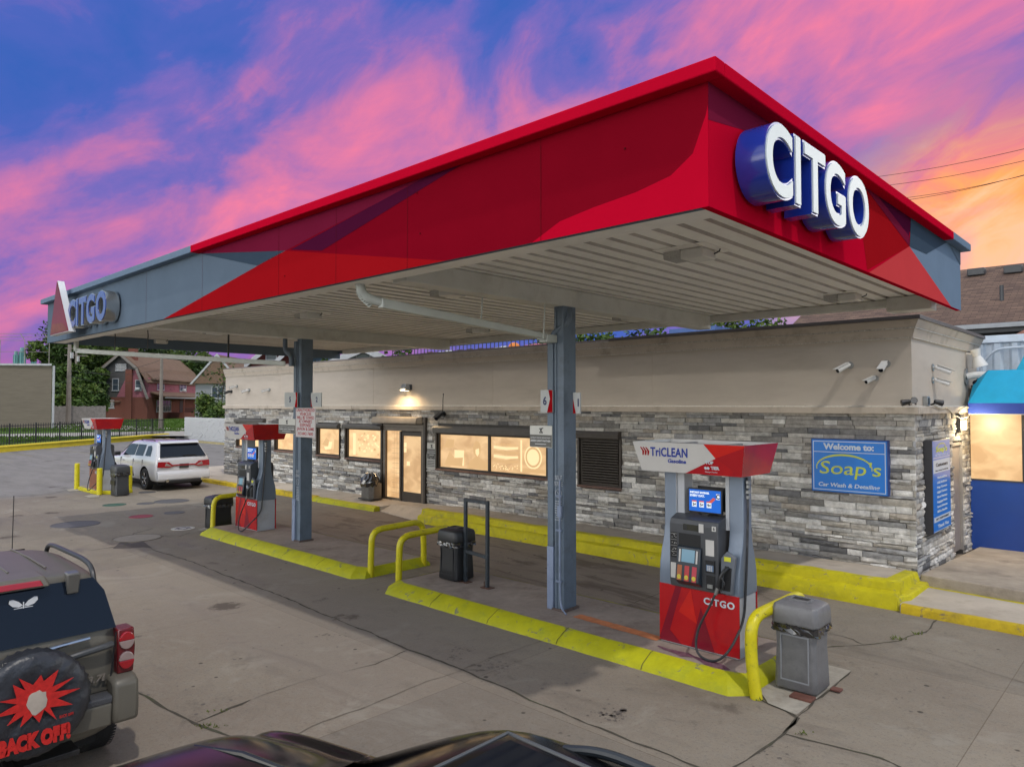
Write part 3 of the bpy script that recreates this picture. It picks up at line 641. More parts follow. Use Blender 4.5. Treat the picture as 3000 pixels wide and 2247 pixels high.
# columns
for i, cx_ in enumerate((-13.575, -6.43)):
    oy = 0.0 if i else .13
    c_ = MB(); c_.box(cx_-.03, cx_+.14, 7.72+oy, 7.99+oy, IZ, 4.37); c_.box(cx_-.004, cx_+.02, 7.706+oy, 7.719+oy, IZ, 4.32)
    for zz_ in (.9, 2.1, 3.3): c_.box(cx_+.04, cx_+.05, 7.716+oy, 7.72+oy, zz_, zz_+.01)
    col = cn.part('column', c_, steel_blue, bevel=.008)
    d_ = MB(); d_.box(cx_-.145, cx_-.035, 7.70+oy, 7.79+oy, 1.02, 3.98 if i else 4.33); cn.part('downspout', d_, steel_blue, parent=col, bevel=.012)
    d_ = MB(); d_.box(cx_-.15, cx_-.033, 7.69+oy, 7.795+oy, IZ, 1.02); cn.part('downspout_guard', d_, steel_light, parent=col, bevel=.012)
    d_ = MB(); d_.box(cx_-.06, cx_+.17, 7.69+oy, 8.02+oy, IZ-.001, IZ+.03); cn.part('base_plate', d_, M('rusty_base', (.11, .08, .07), .8, var=.3), parent=col)
    # white stencil: SELF SERVE, a crossed circle, small lines
    s_ = MB(); zc = 1.98 if i else 1.60; yo = 7.704+oy; xc = cx_+.055
    s_.text('SELF', .085, (xc, yo, zc), X_, Z_, fit=.13, bold=.001); s_.text('SERVE', .085, (xc, yo, zc-.085), X_, Z_, fit=.15, bold=.001)
    for r0, z_c in ((.062, zc-.215),):
        n = 28; vs = []
        for k in range(n):
            a = 2*math.pi*k/n; vs += [(xc+r0*math.cos(a), yo, z_c+r0*math.sin(a)), (xc+(r0-.010)*math.cos(a), yo, z_c+(r0-.010)*math.sin(a))]
        s_.add(vs, [(2*k, 2*k+1, (2*k+3) % (2*n), (2*k+2) % (2*n)) for k in range(n)])
        s_.poly([(xc-.046, yo, z_c+.040), (xc-.040, yo, z_c+.046), (xc+.046, yo, z_c-.040), (xc+.040, yo, z_c-.046)])
    rr = random.Random(4+i)
    for k in range(9):
        w_ = rr.uniform(.04, .068); s_.box(xc-w_, xc+w_, yo-.001, yo, zc-.33-k*.032, zc-.318-k*.032)
    cn.part('stencil', s_, M('worn_white_stencil', (.33, .36, .40), .7, var=.3, vs=30), parent=col, smooth=0)
    if i:
        h_ = MB(); h_.tube([(cx_+.10, 7.68, 1.95), (cx_+.10, 7.68, .45), (cx_+.13, 7.66, .22), (cx_+.27, 7.60, IZ+.02)], .012, rnd=.1, n=8)
        for zz_ in (.55, 1.25, 1.72): h_.box(cx_+.03, cx_+.12, 7.67, 7.705, zz_, zz_+.025)
        h_.box(cx_+.07, cx_+.13, 7.66, 7.70, 1.45, 1.60)
        cn.part('conduit', h_, steel_light, parent=col)
# drain pipes under the deck
pz = 4.16
d_ = MB(); d_.tube([(-6.95, 4.80, ZB+.02), (-6.93, 4.84, 4.24), (-6.85, 5.10, 4.19)], .055, rnd=.16, n=14)
ob = cn.part('drain_pipe', d_, pipe_m)
rib = MB()
for k in range(9):
    a = k/8; p0 = Vector((-6.945, 4.81+.12*a*a, 4.34-.14*a)); rib.cyl(p0, p0+Vector((.002, .006+.012*a, -.012*(1-a))), .062, n=14)
cn.part('flexible_elbow', rib, pipe_m, parent=ob)
d_ = MB(); d_.hexa([(-6.90, 5.02, 4.13), (-6.80, 5.02, 4.13), (-6.42, 7.52, 3.90), (-6.52, 7.52, 3.90)], [(-6.90, 5.02, 4.24), (-6.80, 5.02, 4.24), (-6.42, 7.52, 3.98), (-6.52, 7.52, 3.98)])
d_.box(-6.55, -6.40, 7.50, 7.72, 3.86, 3.97); cn.part('drain_pipe', d_, pipe_m, bevel=.01)
for (x, y, zt, zb) in ((-6.66, 6.45, ZD, 4.03), (-6.43, 7.42, ZD, 3.90)):
    s_ = MB(); s_.tube([(x+.06, y, zt), (x+.06, y, zt-.2), (x+.03, y, zb), (x-.08, y, zb)], .010, n=6); cn.part('pipe_strap', s_, pipe_m)
d_ = MB(); d_.tube([(-6.33, 7.84, 4.34), (-6.27, 7.82, 4.2), (-6.33, 7.76, 4.08), (-6.48, 7.745, 4.00), (-6.52, 7.745, 3.9)], .052, rnd=.07, n=14); cn.part('flexible_elbow', d_, steel_blue)
d_ = MB(); d_.tube([(-14.02, 7.8, 4.40), (-14.02, 7.8, 4.15), (-13.66, 7.745, 4.02), (-13.66, 7.745, 3.8)], .05, rnd=.12, n=12); cn.part('flexible_elbow', d_, steel_blue)
d_ = MB(); d_.hexa([(-18.3, 5.0, 4.16), (-18.2, 5.0, 4.16), (-13.66, 7.60, 3.80), (-13.74, 7.66, 3.80)], [(-18.3, 5.0, 4.26), (-18.2, 5.0, 4.26), (-13.66, 7.60, 3.90), (-13.74, 7.66, 3.90)]); cn.part('drain_pipe', d_, pipe_m, bevel=.01)
s_ = MB(); s_.tube([(-18.25, 5.0, ZD), (-18.25, 5.0, 4.2)], .05, n=10)
cn.part('drain_pipe', s_, pipe_m)
for x, y in ((-17.0, 5.4), (-16.5, 5.9)): 
    s_ = MB(); s_.tube([(x, y, ZD), (x+.03, y, ZD-.12), (x, y, 4.18)], .012, n=6); cn.part('pipe_strap', s_, dkgrey)
s_ = MB(); s_.box(-15.02, -14.99, 7.0, 7.03, 3.94, ZD); cn.part('pipe_strap', s_, dkgrey)
# bits of rust and sealant on the soffit edge
# canopy light fixtures
cl_white = M('fixture_white', (.60, .60, .57), .35, var=.06); lens_m = M('ribbed_lens', (.42, .42, .40), .25, var=.25, vs=60)
def clight(x, y, label):
    x, y = x*1.04, y*1.04
    t = T('canopy_light', label, 'canopy light', (x, y, ZD), group='flat light fixtures under the canopy deck')
    a = MB(); a.box(x-.30, x+.30, y-.30, y+.30, ZD-.006, ZD-.001); t.part('mounting_plate', a, deck_m)
    a = MB(); a.box(x-.06, x+.20, y-.15, y+.15, ZD-.11, ZD-.006); t.part('housing', a, cl_white, bevel=.02)
    a = MB()
    for k in range(12): a.box(x-.26+k*.0165, x-.252+k*.0165, y-.13, y+.13, ZD-.085, ZD-.008)
    a.box(x-.262, x-.062, y-.135, y+.135, ZD-.078, ZD-.007); t.part('lens', a, lens_m)
    a = MB(); a.tube([(x+.20, y+.1, ZD-.05), (x+.26, y+.1, ZD-.03), (x+.27, y+.1, ZD-.005)], .008, n=6); t.part('cable', a, dkgrey)
for x, y, l in [(-3.62, 6.50, 'canopy light nearest the camera, under the red corner'), (-3.50, 10.60, 'canopy light near the slate corner beside the store'),
                (-7.25, 6.45, 'canopy light beside the hanging drain pipe elbow'), (-10.9, 6.50, 'canopy light in front of the far column top'),
                (-14.8, 6.60, 'canopy light left of the far column, second from the left end'), (-18.0, 6.7, 'canopy light at the far left end of the deck'),
                (-7.1, 10.5, 'rear row canopy light right of the near column'), (-10.55, 10.2, 'rear row canopy light left of the near column'), (-14.0, 10.3, 'rear row canopy light behind the far column')]:
    clight(x, y, l)
# ---- channel letter sign on the end fascia
def letter_sign(name, label, letters, mface, mside, o, ax, ay, size, depth, bold_o, bold_f, nz):
    t = T(name, label, 'sign', tuple(o))
    nzv = Vector(nz)
    for ch_, off, sx in letters:
        a = MB(); a.text(ch_, size, Vector(o)+Vector(ax)*off+nzv*(depth*.5+.03), ax, ay, ext=depth*.5, bold=bold_o, sx=sx, res=8)
        body = t.part('letter', a, mside, smooth=30)
        a = MB(); a.text(ch_, size, Vector(o)+Vector(ax)*off+nzv*(depth+.036), ax, ay, ext=.006, bold=bold_f, sx=sx, res=8)
        t.part('letter_face', a, mface, parent=body, smooth=0)
    return t
b0 = P(2000+ 700*.4527, 150+760*.4527, x=-2.05)
letter_sign('letter_sign', 'large white CITGO letters in blue shells on red end fascia', [('C', .0, .98), ('I', .34, .95), ('T', .69, 1.0), ('G', 1.16, .98), ('O', 1.74, .98)], face_w, blue_l,
            (X1, 5.14, 4.765), Y_, Z_, .72, .22, .030, .014, X_)
letter_sign('letter_sign', 'blue CITGO letters with silver sides on slate fascia', [('C', .0, .98), ('I', .33, .9), ('T', .67, .95), ('G', 1.15, .95), ('O', 1.72, .95)], M('blue_face', (.02, .055, .27), .25, var=.05, coat=.3), silver,
            (-15.99, Y0, 4.755), X_, Z_, .70, .22, .036, .024, (0, -1, 0))
# three sided red emblem next to it
t = T('emblem_sign', 'tall red and white triangular emblem left of the blue letters', 'sign', (-16.6, Y0, 4.4))
yf = Y0-.34
def lz(u, v, y=yf): q = P(100+u*.2712, 800+v*.2712, y=y); return (q.x, q.z)
A_, B_, C_, D_ = lz(245, 95), lz(172, 672), lz(365, 622), lz(300, 100)
a = MB(); a.prism([A_, B_, C_], 'y', yf, yf+.012); t.part('front_panel', a, M('emblem_red', (.16, .006, .025), .35, var=.25, vs=1.2, spec=.15), smooth=0)
a = MB(); e_ = .012; a.prism([(A_[0]+.005, A_[1]+.02), (B_[0]-.01, B_[1]-.012), (C_[0]+.02, C_[1]-.012)], 'y', yf+.0125, yf+.13); t.part('side_panel', a, white_p, smooth=0)
a = MB(); M0 = lz(215, 560); a.poly([(M0[0]-.1, yf-.004, M0[1]+.02), (B_[0]+.03, yf-.004, B_[1]+.03), (C_[0]-.03, yf-.004, C_[1]+.02), ((A_[0]+C_[0])/2+.05, yf-.004, 4.62)]); t.part('facet', a, M('emblem_rust', (.17, .03, .012), .35, var=.4, vs=6, spec=.15), smooth=0)
# ---- pump number flags and notices on the columns
sign_grey = M('sign_face_grey', (.40, .42, .42), .4, var=.04); ink = M('navy_ink', (.012, .02, .09), .5, var=0); ink_k = M('black_ink', (.015, .015, .017), .5, var=0); ink_r = M('red_ink', (.38, .015, .03), .5, var=0)
def flag(num, x0, x1, z0, z1, y, side, label):
    t = T('pump_number_flag', label, 'sign', ((x0+x1)/2, y, z0), group='pump number flags on the canopy columns')
    a = MB(); a.box(x0, x1, y-.01, y+.01, z0, z1); t.part('panel', a, sign_grey)
    a = MB(); xm = (x0+x1)/2; h = z1-z0; f = y-.0115
    if side < 0: a.poly([(x1-.001, f, z0+.002), (x1-.10, f, z0+.002), (x1-.045, f, z0+h*.6), (x1-.075, f, z1-.002), (x1-.001, f, z1-.002)])
    else: a.poly([(x0+.001, f, z0+.002), (x0+.05, f, z0+.002), (x0+.001, f, z0+h*.7)])
    t.part('red_stripe', a, red_br, smooth=0)
    a = MB(); a.text(num, h*.50, (xm-.03*(1 if side < 0 else -1), y-.0115, z0+h*.5), X_, Z_, bold=.004, sx=.9); t.part('numeral', a, ink, smooth=0)
def pf_(u0, u1, v0, v1, y): a, b = P(u0, v0, y=y), P(u1, v1, y=y); return (a.x, b.x, b.z, P(u0, v0, y=y).z)
flag('5', *pf_(835, 872, 1150, 1193, 7.80), 7.80, -1, 'pump number 5 flag on the left side of the far column')
flag('2', *pf_(912, 942, 1151, 1192, 7.95), 7.95, 1, 'pump number 2 flag on the right side of the far column')
flag('6', *pf_(1585, 1620, 1143, 1209, 7.68), 7.68, -1, 'pump number 6 flag left of the near column')
flag('1', *pf_(1680, 1701, 1150, 1212, 7.86), 7.86, 1, 'pump number 1 flag peeking out right of the near column')
t = T('towing_sign', 'red lettered unauthorized vehicles towing sign on the far column', 'sign', (-13.5, 7.66, 2.25))
tx0, tx1, tz0, tz1, ty = P(866, 1250, y=7.79).x, P(924, 1250, y=7.79).x, P(870, 1280, y=7.79).z, P(870, 1195, y=7.79).z, 7.79
a = MB(); a.box(tx0, tx1, ty, ty+.012, tz0, tz1); t.part('panel', a, M('towing_sign_face', (.52, .52, .52), .45, var=.05), bevel=.004)
a = MB()
for k, s_ in enumerate(['UNAUTHORIZED', 'VEHICLES', 'WILL BE TOWED', "AT OWNER'S", 'EXPENSE', 'JAVION & SAMS', '313-842-7600']):
    wd_ = (.31, .20, .30, .23, .19, .30, .27)[k]*(tx1-tx0)/.345; a.text(s_, .09, ((tx0+tx1)/2, ty-.0015, tz1-(.08+k*.128+(.03 if k == 6 else 0))*(tz1-tz0)), X_, Z_, fit=wd_, bold=.0012, ext=.001)
for z in (tz0+.012, tz1-.016): a.box(tx0+.01, tx1-.01, ty-.0015, ty, z, z+.004)
for x in (tx0+.01, tx1-.014): a.box(x, x+.004, ty-.0015, ty, tz0+.016, tz1-.016)
t.part('lettering', a, ink_r, smooth=0)
def partner(x0, x1, z0, z1, y, label):
    t = T('partner_sign', label, 'sign', ((x0+x1)/2, y, z0), group='small grey and white partner signs')
    a = MB(); a.box(x0, x1, y-.008, y+.008, z0, z1); t.part('panel', a, M('partner_face', (.56, .56, .52), .5, var=.05), bevel=.02)
    w_ = x1-x0; h = z1-z0; a = MB(); a.box(x0+.004, x1-.004, y-.0105, y-.0085, z0+.01, z0+h*.58); t.part('lower_band', a, M('partner_band', (.115, .115, .105), .5, var=.05), smooth=0)
    a = MB(); a.text('DETROIT POLICE DEPARTMENT', .03, ((x0+x1)/2, y-.012, z0+h*.44), X_, Z_, fit=w_*.9, ext=.0008); a.text('GREEN LIGHT PARTNER', .035, ((x0+x1)/2, y-.012, z0+h*.30), X_, Z_, fit=w_*.9, bold=.001, ext=.0008)
    a.box(x0+w_*.25, x0+w_*.75, y-.0125, y-.0115, z0+h*.14, z0+h*.17); t.part('lettering', a, white_p, smooth=0)
    a = MB(); cx_, cz_ = (x0+x1)/2+.01, z0+h*.78; rr = h*.11   # little statue-like mark
    a.tube([(cx_-rr, y-.011, cz_+rr*.9), (cx_-rr*.3, y-.011, cz_+rr*.2), (cx_+rr*.1, y-.011, cz_+rr*.5), (cx_+rr*1.1, y-.011, cz_+rr*1.1)], rr*.16, n=5); a.sphere((cx_, y-.011, cz_+rr*.8), rr*.28, 8, 5)
    a.tube([(cx_, y-.011, cz_+rr*.5), (cx_-rr*.1, y-.011, cz_-rr*.3), (cx_+rr*.7, y-.011, cz_-rr*.8)], rr*.22, n=5); a.tube([(cx_-rr*.8, y-.011, cz_-rr*.8), (cx_-rr*.1, y-.011, cz_-rr*.3)], rr*.2, n=5)
    a.box(cx_-rr*.9, cx_+rr*.9, y-.0115, y-.0095, cz_-rr*1.25, cz_-rr); t.part('emblem', a, ink_k)
partner(P(817, 1240, y=7.83).x, P(866, 1240, y=7.83).x, P(820, 1269, y=7.83).z, P(820, 1226, y=7.83).z, 7.83, 'partner sign on the left of the far column, under flag 5')
partner(P(1553, 1280, y=7.69).x, P(1618, 1280, y=7.69).x, P(1556, 1309, y=7.69).z, P(1556, 1246, y=7.69).z, 7.69, 'partner sign strapped to the left of the near column')

# ============================================================ STORE
XC, XL, YE = -3.33, -28.35, 18.2
st = T('store_building', 'long low convenience store with stacked stone base and beige stucco band', 'store', (-15.8, 15.7, 0))
ZL0, ZL1 = 2.84, 2.955
def wz(u, v): return P(u, v, y=YB).z
def wx(u, v=1184): return P(u, v, y=YB).x
wins = [  # name, x0, x1, z box top, z box bottom, z sill
 ('w1', wx(1287), wx(1608), wz(1280, 1247), wz(1283, 1268), wz(1289, 1371)),
 ('w2', wx(1020), wx(1129), wz(1016, 1241), wz(1016, 1254), wz(1025, 1340)),
 ('w3', wx(936), wx(1001), wz(928, 1240), wz(928, 1252), wz(938, 1331)),
 ('w4', wx(813), wx(880), wz(812, 1230), wz(812, 1241), wz(814, 1318)),
 ('w5', wx(701), wx(783), wz(700, 1226), wz(700, 1237), wz(703, 1307)),
 ('w0', wx(1704), wx(1822), wz(1700, 1261), wz(1703, 1283), wz(1707, 1418))]
dx0, dx1, dzt = wx(1131), wx(1250), 2.42
holes = [(a, b, e-.03, c) for _, a, b, c, d, e in wins]+[(dx0, dx1, 0, dzt)]
dy0, dy1 = P(2783, 1290, x=XC).y, P(2815, 1290, x=XC).y
# core walls: built in bays round the openings so the glass sits in real reveals
cw = MB(); WT = .25
xs = sorted([XL]+[h[0] for h in holes]+[h[1] for h in holes]+[XC])
for i in range(len(xs)-1):
    a, b = xs[i], xs[i+1]; h = [h for h in holes if abs(h[0]-a) < 1e-6 and abs(h[1]-b) < 1e-6]
    if h:
        h = h[0]
        if h[2] > .1: cw.box(a, b, YB, YB+WT, 0, h[2])
        cw.box(a, b, YB, YB+WT, h[3], ZL0)
    elif b-a > 1e-6: cw.box(a, b, YB, YB+WT, 0, ZL0)
cw.box(XC-WT, XC, YB+WT, dy0, 0, ZL0); cw.box(XC-WT, XC, dy0, dy1, 2.25, ZL0); cw.box(XC-WT, XC, dy1, YE, 0, ZL0)
cw.box(XL, XL+WT, YB+WT, YE, 0, ZL0); cw.box(XL+WT, XC-WT, YE-WT, YE, 0, ZL0)
st.part('wall', cw, M('mortar_grey', (.10, .095, .09), .95, var=.2, vs=8), smooth=0)
# ledgestone veneer
stone_cols = [(.44, .41, .36), (.37, .35, .32), (.235, .228, .215), (.54, .52, .48), (.47, .46, .435), (.33, .33, .33), (.69, .675, .64), (.40, .36, .305), (.175, .175, .178)]
stone_m = [M('ledgestone_%s' % n, c, .92, var=.32, vs=10, bump=.55, bs=34, spec=.15, dirt=tuple(x*.55 for x in c), ds=7) for n, c in zip(('tan', 'taupe', 'charcoal', 'buff', 'grey', 'slate', 'pale', 'brown', 'dark'), stone_cols)]
def stones(s0, s1, z0, z1, holes, pt, seed, avg=.42):
    mb = MB(); rr = random.Random(seed); z = z0; jm = .005
    while z < z1-.02:
        h = rr.choice((.05, .062, .075, .09, .10, .12))
        if z+h > z1-.04: h = z1-z
        s = s0+rr.uniform(-.3, 0)
        zn = (z-z0)/(z1-z0)
        while s < s1:
            ln = rr.uniform(.24, .75)*avg/.45
            a, b = max(s, s0), min(s+ln, s1); s += ln
            if b-a < .03: continue
            segs = [(a, b)]
            for (h0, h1, hz0, hz1) in holes:
                if z+h > hz0+.005 and z < hz1-.005:
                    ns = []
                    for (p, q) in segs:
                        if q <= h0 or p >= h1: ns.append((p, q)); continue
                        if p < h0: ns.append((p, h0))
                        if q > h1: ns.append((h1, q))
                    segs = ns
            for (p, q) in segs:
                if q-p < .03: continue
                wts = (3, 3, 2.2, 1.5, 2.4, 1.4, .7, 1.2, 1.0) if zn > .55 else (1.6, 1.6, 1.3, 2.4, 3, 2.2, 3.2, .6, .9)  # more pale stones low down: sunlight on the lower wall put into colour
                m = rr.choices(range(9), wts)[0]
                rough = .007 if zn > .62 else rr.choice((.010, .020, .032)); dep = rr.uniform(.035, .06)+(rr.uniform(0, .02) if zn < .6 else 0)
                nx, nz = max(1, int((q-p)/(.09 if rough < .01 else .055))), 2 if rough < .01 else 3
                tz = rr.uniform(-.008, .012); tx = rr.uniform(-.010, .010); grid = []
                for iz in range(nz+1):
                    for ix in range(nx+1):
                        fx_, fz_ = ix/nx, iz/nz; ex = (ix in (0, nx)) or (iz in (0, nz))
                        ss = p+jm+(q-p-2*jm)*fx_; zz = z+jm*.6+(h-jm*1.2)*fz_
                        d_ = dep+tz*(fz_-.5)*2+tx*(fx_-.5)*2+(rr.uniform(-.5, 1)*rough if not ex else -rr.uniform(.2, 1)*rough*.8-.002)
                        if ex: ss += rr.uniform(-.004, .004) if 0 < ix < nx else 0
                        grid.append(pt(ss, zz+(rr.uniform(-.003, .003) if 0 < ix < nx else 0), d_))
                w_ = nx+1; fs = [(iz*w_+ix, iz*w_+ix+1, (iz+1)*w_+ix+1, (iz+1)*w_+ix) for iz in range(nz) for ix in range(nx)]
                bk = len(grid)
                per = [ix for ix in range(nx+1)]+[iz*w_+nx for iz in range(1, nz+1)]+[nz*w_+ix for ix in range(nx-1, -1, -1)]+[iz*w_ for iz in range(nz-1, 0, -1)]
                for pi in per:
                    fx_, fz_ = (pi % w_)/nx, (pi//w_)/nz; grid.append(pt(p+jm+(q-p-2*jm)*fx_, z+jm*.6+(h-jm*1.2)*fz_, 0.0))
                k_ = len(per); fs += [(per[i], bk+i, bk+(i+1) % k_, per[(i+1) % k_]) for i in range(k_)]
                mb.add(grid, fs, m)
        z += h
    return mb
fr = stones(XL-.05, XC+.06, .02, ZL0, holes, lambda s, z, d: (s, YB-d, z), 21)
st.part('stone_cladding', fr, stone_m, smooth=28, label='stacked grey stone facing the pumps')
sd = stones(YB-.03, YE, .02, ZL0, [(dy0, dy1, 0, 2.25)], lambda s, z, d: (XC+d, s, z), 22, avg=.34)
st.part('stone_cladding', sd, stone_m, smooth=28, label='paler stacked stone on the short side wall')
# stucco band, ledge and cornice
b_ = MB(); b_.box(XL-.02, XC+.02, YB-.03, YB+.20, ZL1, 4.42); b_.box(XC-.20, XC+.02, YB+.201, YE, ZL1, 4.42); b_.box(XL-.02, XL+.2, YB+.201, YE, ZL1, 4.42); b_.box(XL+.201, XC-.201, YE-.2, YE, ZL1, 4.42)
st.part('stucco_wall', b_, stucco, smooth=0)
def band(z0, z1, o0, o1, name, mat, xl=None, xr=None, corner=True):
    xl = XL-.02 if xl is None else xl; xr = XC+.02 if xr is None else xr; m = MB()
    y = YB-.031
    m.add([(xl, y, z0), (xr+(o0 if corner else 0), y-o0, z0), (xl, y-o0, z0), (xl, y, z1), (xr+(o1 if corner else 0), y-o1, z1), (xl, y-o1, z1), (xr+(.001 if corner else 0), y, z0), (xr+(.001 if corner else 0), y, z1)],
          [(0, 6, 1, 2), (3, 5, 4, 7), (2, 1, 4, 5), (0, 2, 5, 3), (6, 7, 4, 1)] )
    if corner:
        x = xr+.001
        m.add([(x, y, z0), (x+o0, y-o0, z0), (x+o0, YE, z0), (x, YE, z0), (x, y, z1), (x+o1, y-o1, z1), (x+o1, YE, z1), (x, YE, z1)], [(0, 3, 2, 1), (4, 5, 6, 7), (1, 2, 6, 5), (2, 3, 7, 6)])
    return st.part(name, m, mat, smooth=0, bevel=.004)
band(ZL0, ZL1, .12, .12, 'ledge', stucco_l)
crk = M('pale_caulk', (.55, .52, .46), .8, var=.4, vs=30, dirt=(.12, .10, .08), ds=25)
band(ZL1+.001, ZL1+.018, .10, .035, 'caulk_line', crk)
band(4.10, 4.115, .035, .035, 'caulk_line', crk)
band(4.116, 4.255, .03, .07, 'cornice', stucco_l)
band(4.256, 4.275, .085, .085, 'caulk_line', crk)
xs_ = wx(1799)
band(4.276, 4.40, .085, .15, 'cornice', stucco_l, xl=xs_)
band(4.276, 4.40, .085, .12, 'cornice', stucco_l, xr=xs_-.001, corner=False)
band(4.401, 4.465, .175, .175, 'coping', M('dark_coping', (.075, .065, .062), .5, var=.2), xl=xs_)
cp = MB(); cp.box(XL-.02, xs_-.01, YB-.13, YB+.12, 4.401, 4.45); st.part('coping', cp, M('grey_brown_coping', (.16, .13, .12), .6, var=.2), smooth=0)
ro = MB(); ro.box(XL+.2, XC-.2, YB+.2, YE-.2, 4.1, 4.14); st.part('roof', ro, M('flat_roof_grey', (.2, .2, .2), .9))
for xx in (-24.0, -18.3, -13.1, -8.3):
    jn = MB(); jn.box(xx, xx+.012, YB-.034, YB-.0305, ZL1+.02, 4.10); st.part('control_joint', jn, stucco_l, smooth=0)
for xx in (-22.1, -19.3, -13.6): 
    jn = MB(); jn.box(xx, xx+.01, YB-.153, YB-.1512, ZL0, ZL1); st.part('ledge_joint', jn, joint_m, smooth=0)
# windows
warm = M('lit_blind', (.30, .20, .11), .6, var=0, emit=(.80, .50, .235), es=.72)
warm_d = M('lit_blind_print', (.2, .13, .07), .6, var=0, emit=(.66, .41, .185), es=.74)
warm_l = M('lit_blind_bright', (.3, .2, .11), .6, var=0, emit=(.95, .68, .37), es=.86)
def blindmat(name, seed, strength=.6):
    m = bpy.data.materials.new(name); m.use_nodes = True; nt = m.node_tree; N = nt.nodes; L = nt.links; b = N['Principled BSDF']
    b.inputs['Base Color'].default_value = (.12, .09, .06, 1); b.inputs['Roughness'].default_value = .35; b.inputs['Coat Weight'].default_value = .0
    tc = N.new('ShaderNodeTexCoord'); mp = N.new('ShaderNodeMapping'); mp.inputs['Location'].default_value = (seed, seed*2, 0); mp.inputs['Scale'].default_value = (1, 1, 1.6); L.new(tc.outputs['Object'], mp.inputs[0])
    n = N.new('ShaderNodeTexNoise'); n.inputs['Scale'].default_value = 1.7; n.inputs['Detail'].default_value = 7; n.inputs['Distortion'].default_value = .8; L.new(mp.outputs[0], n.inputs['Vector'])
    r = N.new('ShaderNodeValToRGB'); e = r.color_ramp.elements; e[0].position = .36; e[0].color = (.64, .37, .165, 1); e[1].position = .62; e[1].color = (.88, .57, .28, 1); L.new(n.outputs['Fac'], r.inputs[0])
    L.new(r.outputs[0], b.inputs['Emission Color']); b.inputs['Emission Strength'].default_value = strength; return m
blinds = [blindmat('lit_window_film_%s' % n, i*3.1, s_) for i, (n, s_) in enumerate((('a', .74), ('b', .92), ('c', .84), ('d', .92), ('e', .96)))]
sill_m = M('reddish_stone_sill', (.17, .105, .085), .9, var=.3, vs=12, bump=.4, bs=30)
def prints(mb, kind, x0, x1, z0, z1, y):
    W, H = x1-x0, z1-z0
    if kind == 'portrait':      # anonymous bust, hands under the chin
        cx_, cz_ = x0+W*.76, z0+H*.62
        mb.prism([(cx_+math.cos(a)*.15, cz_+math.sin(a)*.21) for a in [k*math.pi/8 for k in range(16)]], 'y', y, y+.0008, 1)
        mb.prism([(x0+W*.56, z0+.02), (x0+W*.62, z0+H*.22), (x0+W*.70, z0+H*.34), (x0+W*.76, z0+H*.42), (x0+W*.84, z0+H*.34), (x0+W*.97, z0+H*.22), (x0+W*.99, z0+.02)], 'y', y, y+.0008, 1)
        mb.prism([(cx_-.05, cz_-.02), (cx_+.08, cz_+.02), (cx_+.09, cz_-.12), (cx_+.02, cz_-.2), (cx_-.05, cz_-.12)], 'y', y-.002, y-.0012, 2)
        mb.box(x0+W*.30, x0+W*.50, y, y+.0008, z0+H*.08, z0+H*.55, 2)
        mb.prism([(x0+W*.08, z0+.05), (x0+W*.2, z0+H*.5), (x0+W*.3, z0+H*.3), (x0+W*.48, z0+H*.33), (x0+W*.46, z0+.05)], 'y', y-.002, y-.0012, 1)
        mb.prism([(x0+W*.05, z0+H*.6), (x0+W*.15, z0+H*.88), (x0+W*.3, z0+H*.86), (x0+W*.27, z0+H*.62)], 'y', y, y+.0008, 1)
    if kind == 'hall':          # curved hall facade with lettering and a round badge
        for k in range(4):
            z = z0+H*(.28+.13*k); mb.prism([(x0+W*.05, z), (x0+W*.28, z-.03), (x0+W*.5, z+.01), (x0+W*.5, z+H*.075), (x0+W*.28, z+H*.055), (x0+W*.05, z+H*.08)], 'y', y, y+.0008, 1 if k % 2 == 0 else 2)
        mb.text('FORD FIELD', .1, (x0+W*.28, y-.001, z0+H*.78), X_, Z_, m=1, fit=W*.36, ext=.0008)
        rr = random.Random(1)
        for k in range(46): xx = x0+rr.uniform(.04, .5)*W; zz = z0+rr.uniform(.04, .2)*H; mb.box(xx, xx+.025, y, y+.0008, zz, zz+.03, rr.choice((1, 2)))
        cx_, cz_ = x0+W*.76, z0+H*.48
        for r_, m_, o in ((.29, 2, 0), (.25, 1, .001), (.20, 2, .002)): mb.prism([(cx_+math.cos(a)*r_, cz_+math.sin(a)*r_) for a in [k*math.pi/14 for k in range(28)]], 'y', y-o, y-o+.0008, m_)
        mb.box(x0+W*.54, x0+W*.57, y, y+.0008, z0+H*.05, z1-H*.05, 2); mb.box(x0+W*.60, x0+W*.97, y-.003, y-.0022, z0+H*.05, z0+H*.16, 1)
    if kind == 'shelf':
        rr = random.Random(2)
        for k in range(38): xx = x0+rr.uniform(.2, .85)*W; zz = z0+rr.uniform(.08, .85)*H; s_ = rr.uniform(.04, .1); mb.box(xx, xx+s_, y-.0001*k, y+.0008, zz, zz+s_*.7, rr.choice((1, 2, 2)))
        mb.box(x0+W*.12, x0+W*.2, y, y+.0008, z0+.05, z1-.1, 2)
    if kind == 'chair':
        mb.prism([(x0+W*.25, z0+H*.15), (x0+W*.55, z0+H*.2), (x0+W*.6, z0+H*.5), (x0+W*.45, z0+H*.5), (x0+W*.4, z0+H*.3), (x0+W*.2, z0+H*.28)], 'y', y, y+.0008, 2)
        mb.prism([(x0+W*.1, z0+H*.35), (x0+W*.3, z0+H*.65), (x0+W*.45, z0+H*.55), (x0+W*.4, z0+H*.3)], 'y', y+.0009, y+.0015, 1); mb.prism([(x0+W*.65, z0+H*.05), (x0+W*.7, z0+H*.6), (x0+W*.95, z0+H*.55), (x0+W*.95, z0+H*.05)], 'y', y, y+.0008, 1)
kinds = {'w1': ('portrait', 'hall'), 'w2': ('shelf',), 'w3': ('chair',), 'w4': ('plain',), 'w5': ('plain',)}
